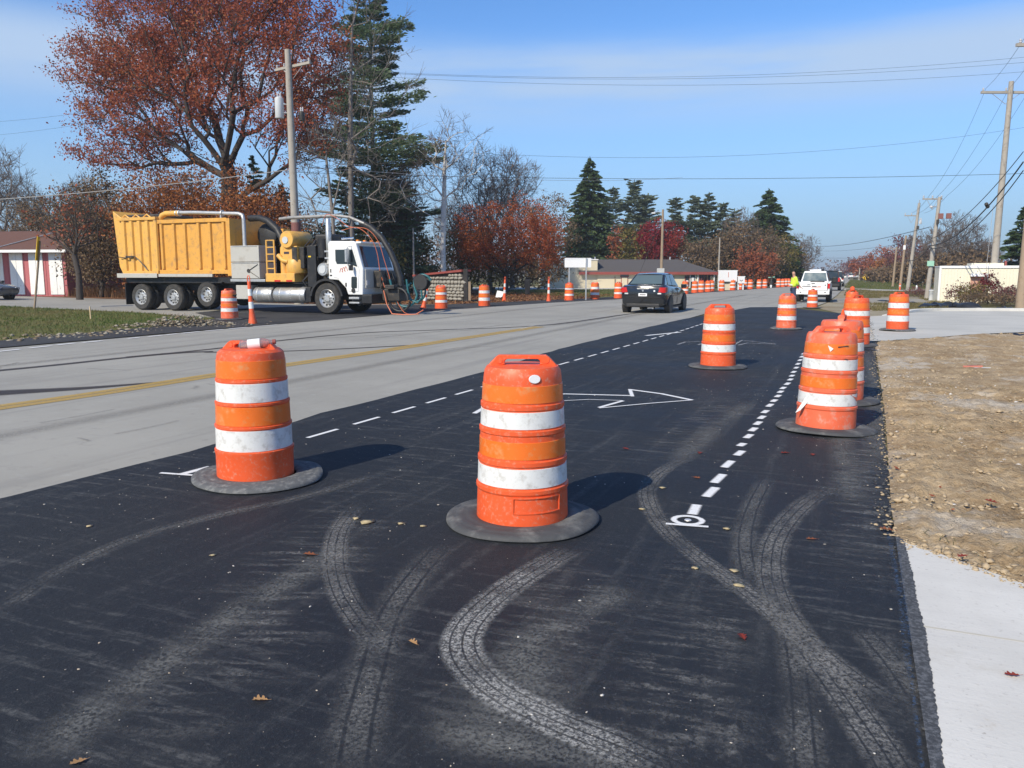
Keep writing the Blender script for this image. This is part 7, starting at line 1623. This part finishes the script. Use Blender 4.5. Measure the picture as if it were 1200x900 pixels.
# black plastic sheeting along the far kerb, stakes, drain piece, hose
def crumple(name, label, cat, pts, r, m, seed):
    rg_ = random.Random(seed); rings = []
    pts = catmull(pts, 5)
    for i, p in enumerate(pts):
        t_ = (pts[min(i + 1, len(pts) - 1)] - pts[max(i - 1, 0)]).normalized(); nn = Vector((-t_.y, t_.x, 0)); e = min(1, min(i, len(pts) - 1 - i) / 2 + .25)
        rings.append([p + nn * math.cos(6.283 * k / 9) * r * 1.5 * e * rg_.uniform(.65, 1.25) + Vector((0, 0, max(-.01, (math.sin(6.283 * k / 9) * .75 + .45) * r * e * rg_.uniform(.6, 1.35)))) for k in range(9)])
    return tag(MB().loft(rings).build(name, MT[m], smooth=35), label, cat)
crumple('plastic_sheeting', 'crumpled black plastic sheeting along the far kerb of the driveway', 'plastic sheeting', gp_([(1076, 361), (1095, 360.5), (1112, 360), (1128, 360.5), (1150, 361.5)]), .17, 'blackbag', 3)
crumple('plastic_bundle', 'small black plastic bundle beside the shrub at the far right', 'plastic sheeting', gp_([(1166, 363), (1178, 363), (1186, 364)]), .10, 'blackbag', 5)
crumple('dark_plastic', 'grey black plastic scrap at the right edge of the soil', 'plastic sheeting', gp_([(1186, 393), (1196, 394.5), (1215, 397), (1235, 399)]), .05, 'blackbag', 6)
crumple('dirt_clump', 'black clump at the asphalt corner where the soil begins', 'clump', gp_([(1003, 411), (1018, 411), (1028, 412)]), .035, 'blackbag', 8)
crumple('black_pipe', 'dark drain pipe lying in the straw grass beyond the driveway', 'pipe', gp_([(1028, 352.5), (1050, 354), (1075, 355.5)]), .07, 'blackbag', 9)
for k, (a, b_) in enumerate((((1137.5, 362), (1140, 355.5)), ((1141.5, 362), (1146, 353.5)))):
    p0, p1 = base(a[0], 36.5), D(b_[0], b_[1], 36.5); p0.z = .0
    tag(MB().tube([p0, p1], .025, 4).build('wooden_stake', MT['stake']), ('shorter raw wooden stake standing in the black plastic', 'taller raw wooden stake leaning right in the black plastic')[k], 'stake', 'stakes by the kerb')
mp_ = thing('marker_flag', 'red plastic marker strip lying on a grey scrap in the bare soil', 'marker', G(1141, 434), YAW + .05)
bx('strip', MT['redink'], mp_, -.17, .13, -.02, .02, .05, .075, .004); bx('scrap', MT['grey'], mp_, -.05, .24, -.055, -.025, .04, .05, .003); tb('wire', MT['wire'], mp_, [(-.13, .06, .06), (0, .09, .07), (.1, .05, .07)], .006, 5)
tag(MB().lathe([(.13, 0), (.12, .5), (.16, .55), (.1, .6)], 12, (0, 0, 0)).build('drum_can', MT['grey'], smooth=40, loc=base(1093, 46)), 'grey barrel with a pale lid left of the ivory building', 'barrel')
for px, py, d_, lab in [(1055.5, 345, 75, 'orange tipped marker post at the foot of the pole with the white band'), (1075, 346, 64, 'white short post in the reddish brush on the right')]:
    t = thing('short_post', lab, 'marker post', base(px, d_), 0); MB().lathe([(.07, 0), (.07, .55), (.03, .6)], 10).build('shaft', MT['orange' if 'orange' in lab else 'fwhite'], t, smooth=40); MB().lathe([(.072, .35), (.072, .45)], 10, cap=False).build('band', MT['wsheet'], t)
# ================================================================ AIR
hm_ = bpy.data.materials.new('thin autumn haze'); hm_.use_nodes = True
for n_ in list(hm_.node_tree.nodes):
    if n_.type == 'BSDF_PRINCIPLED': hm_.node_tree.nodes.remove(n_)
pv_ = hm_.node_tree.nodes.new('ShaderNodeVolumePrincipled'); pv_.inputs['Color'].default_value = (.94, .97, 1, 1); pv_.inputs['Density'].default_value = .00055; pv_.inputs['Anisotropy'].default_value = .2
hm_.node_tree.links.new(pv_.outputs[0], hm_.node_tree.nodes['Material Output'].inputs['Volume'])
hz_ = MB().box(-3200, 3200, -500, 4200, -1.2, 32).build('haze', hm_); stuff(hz_)
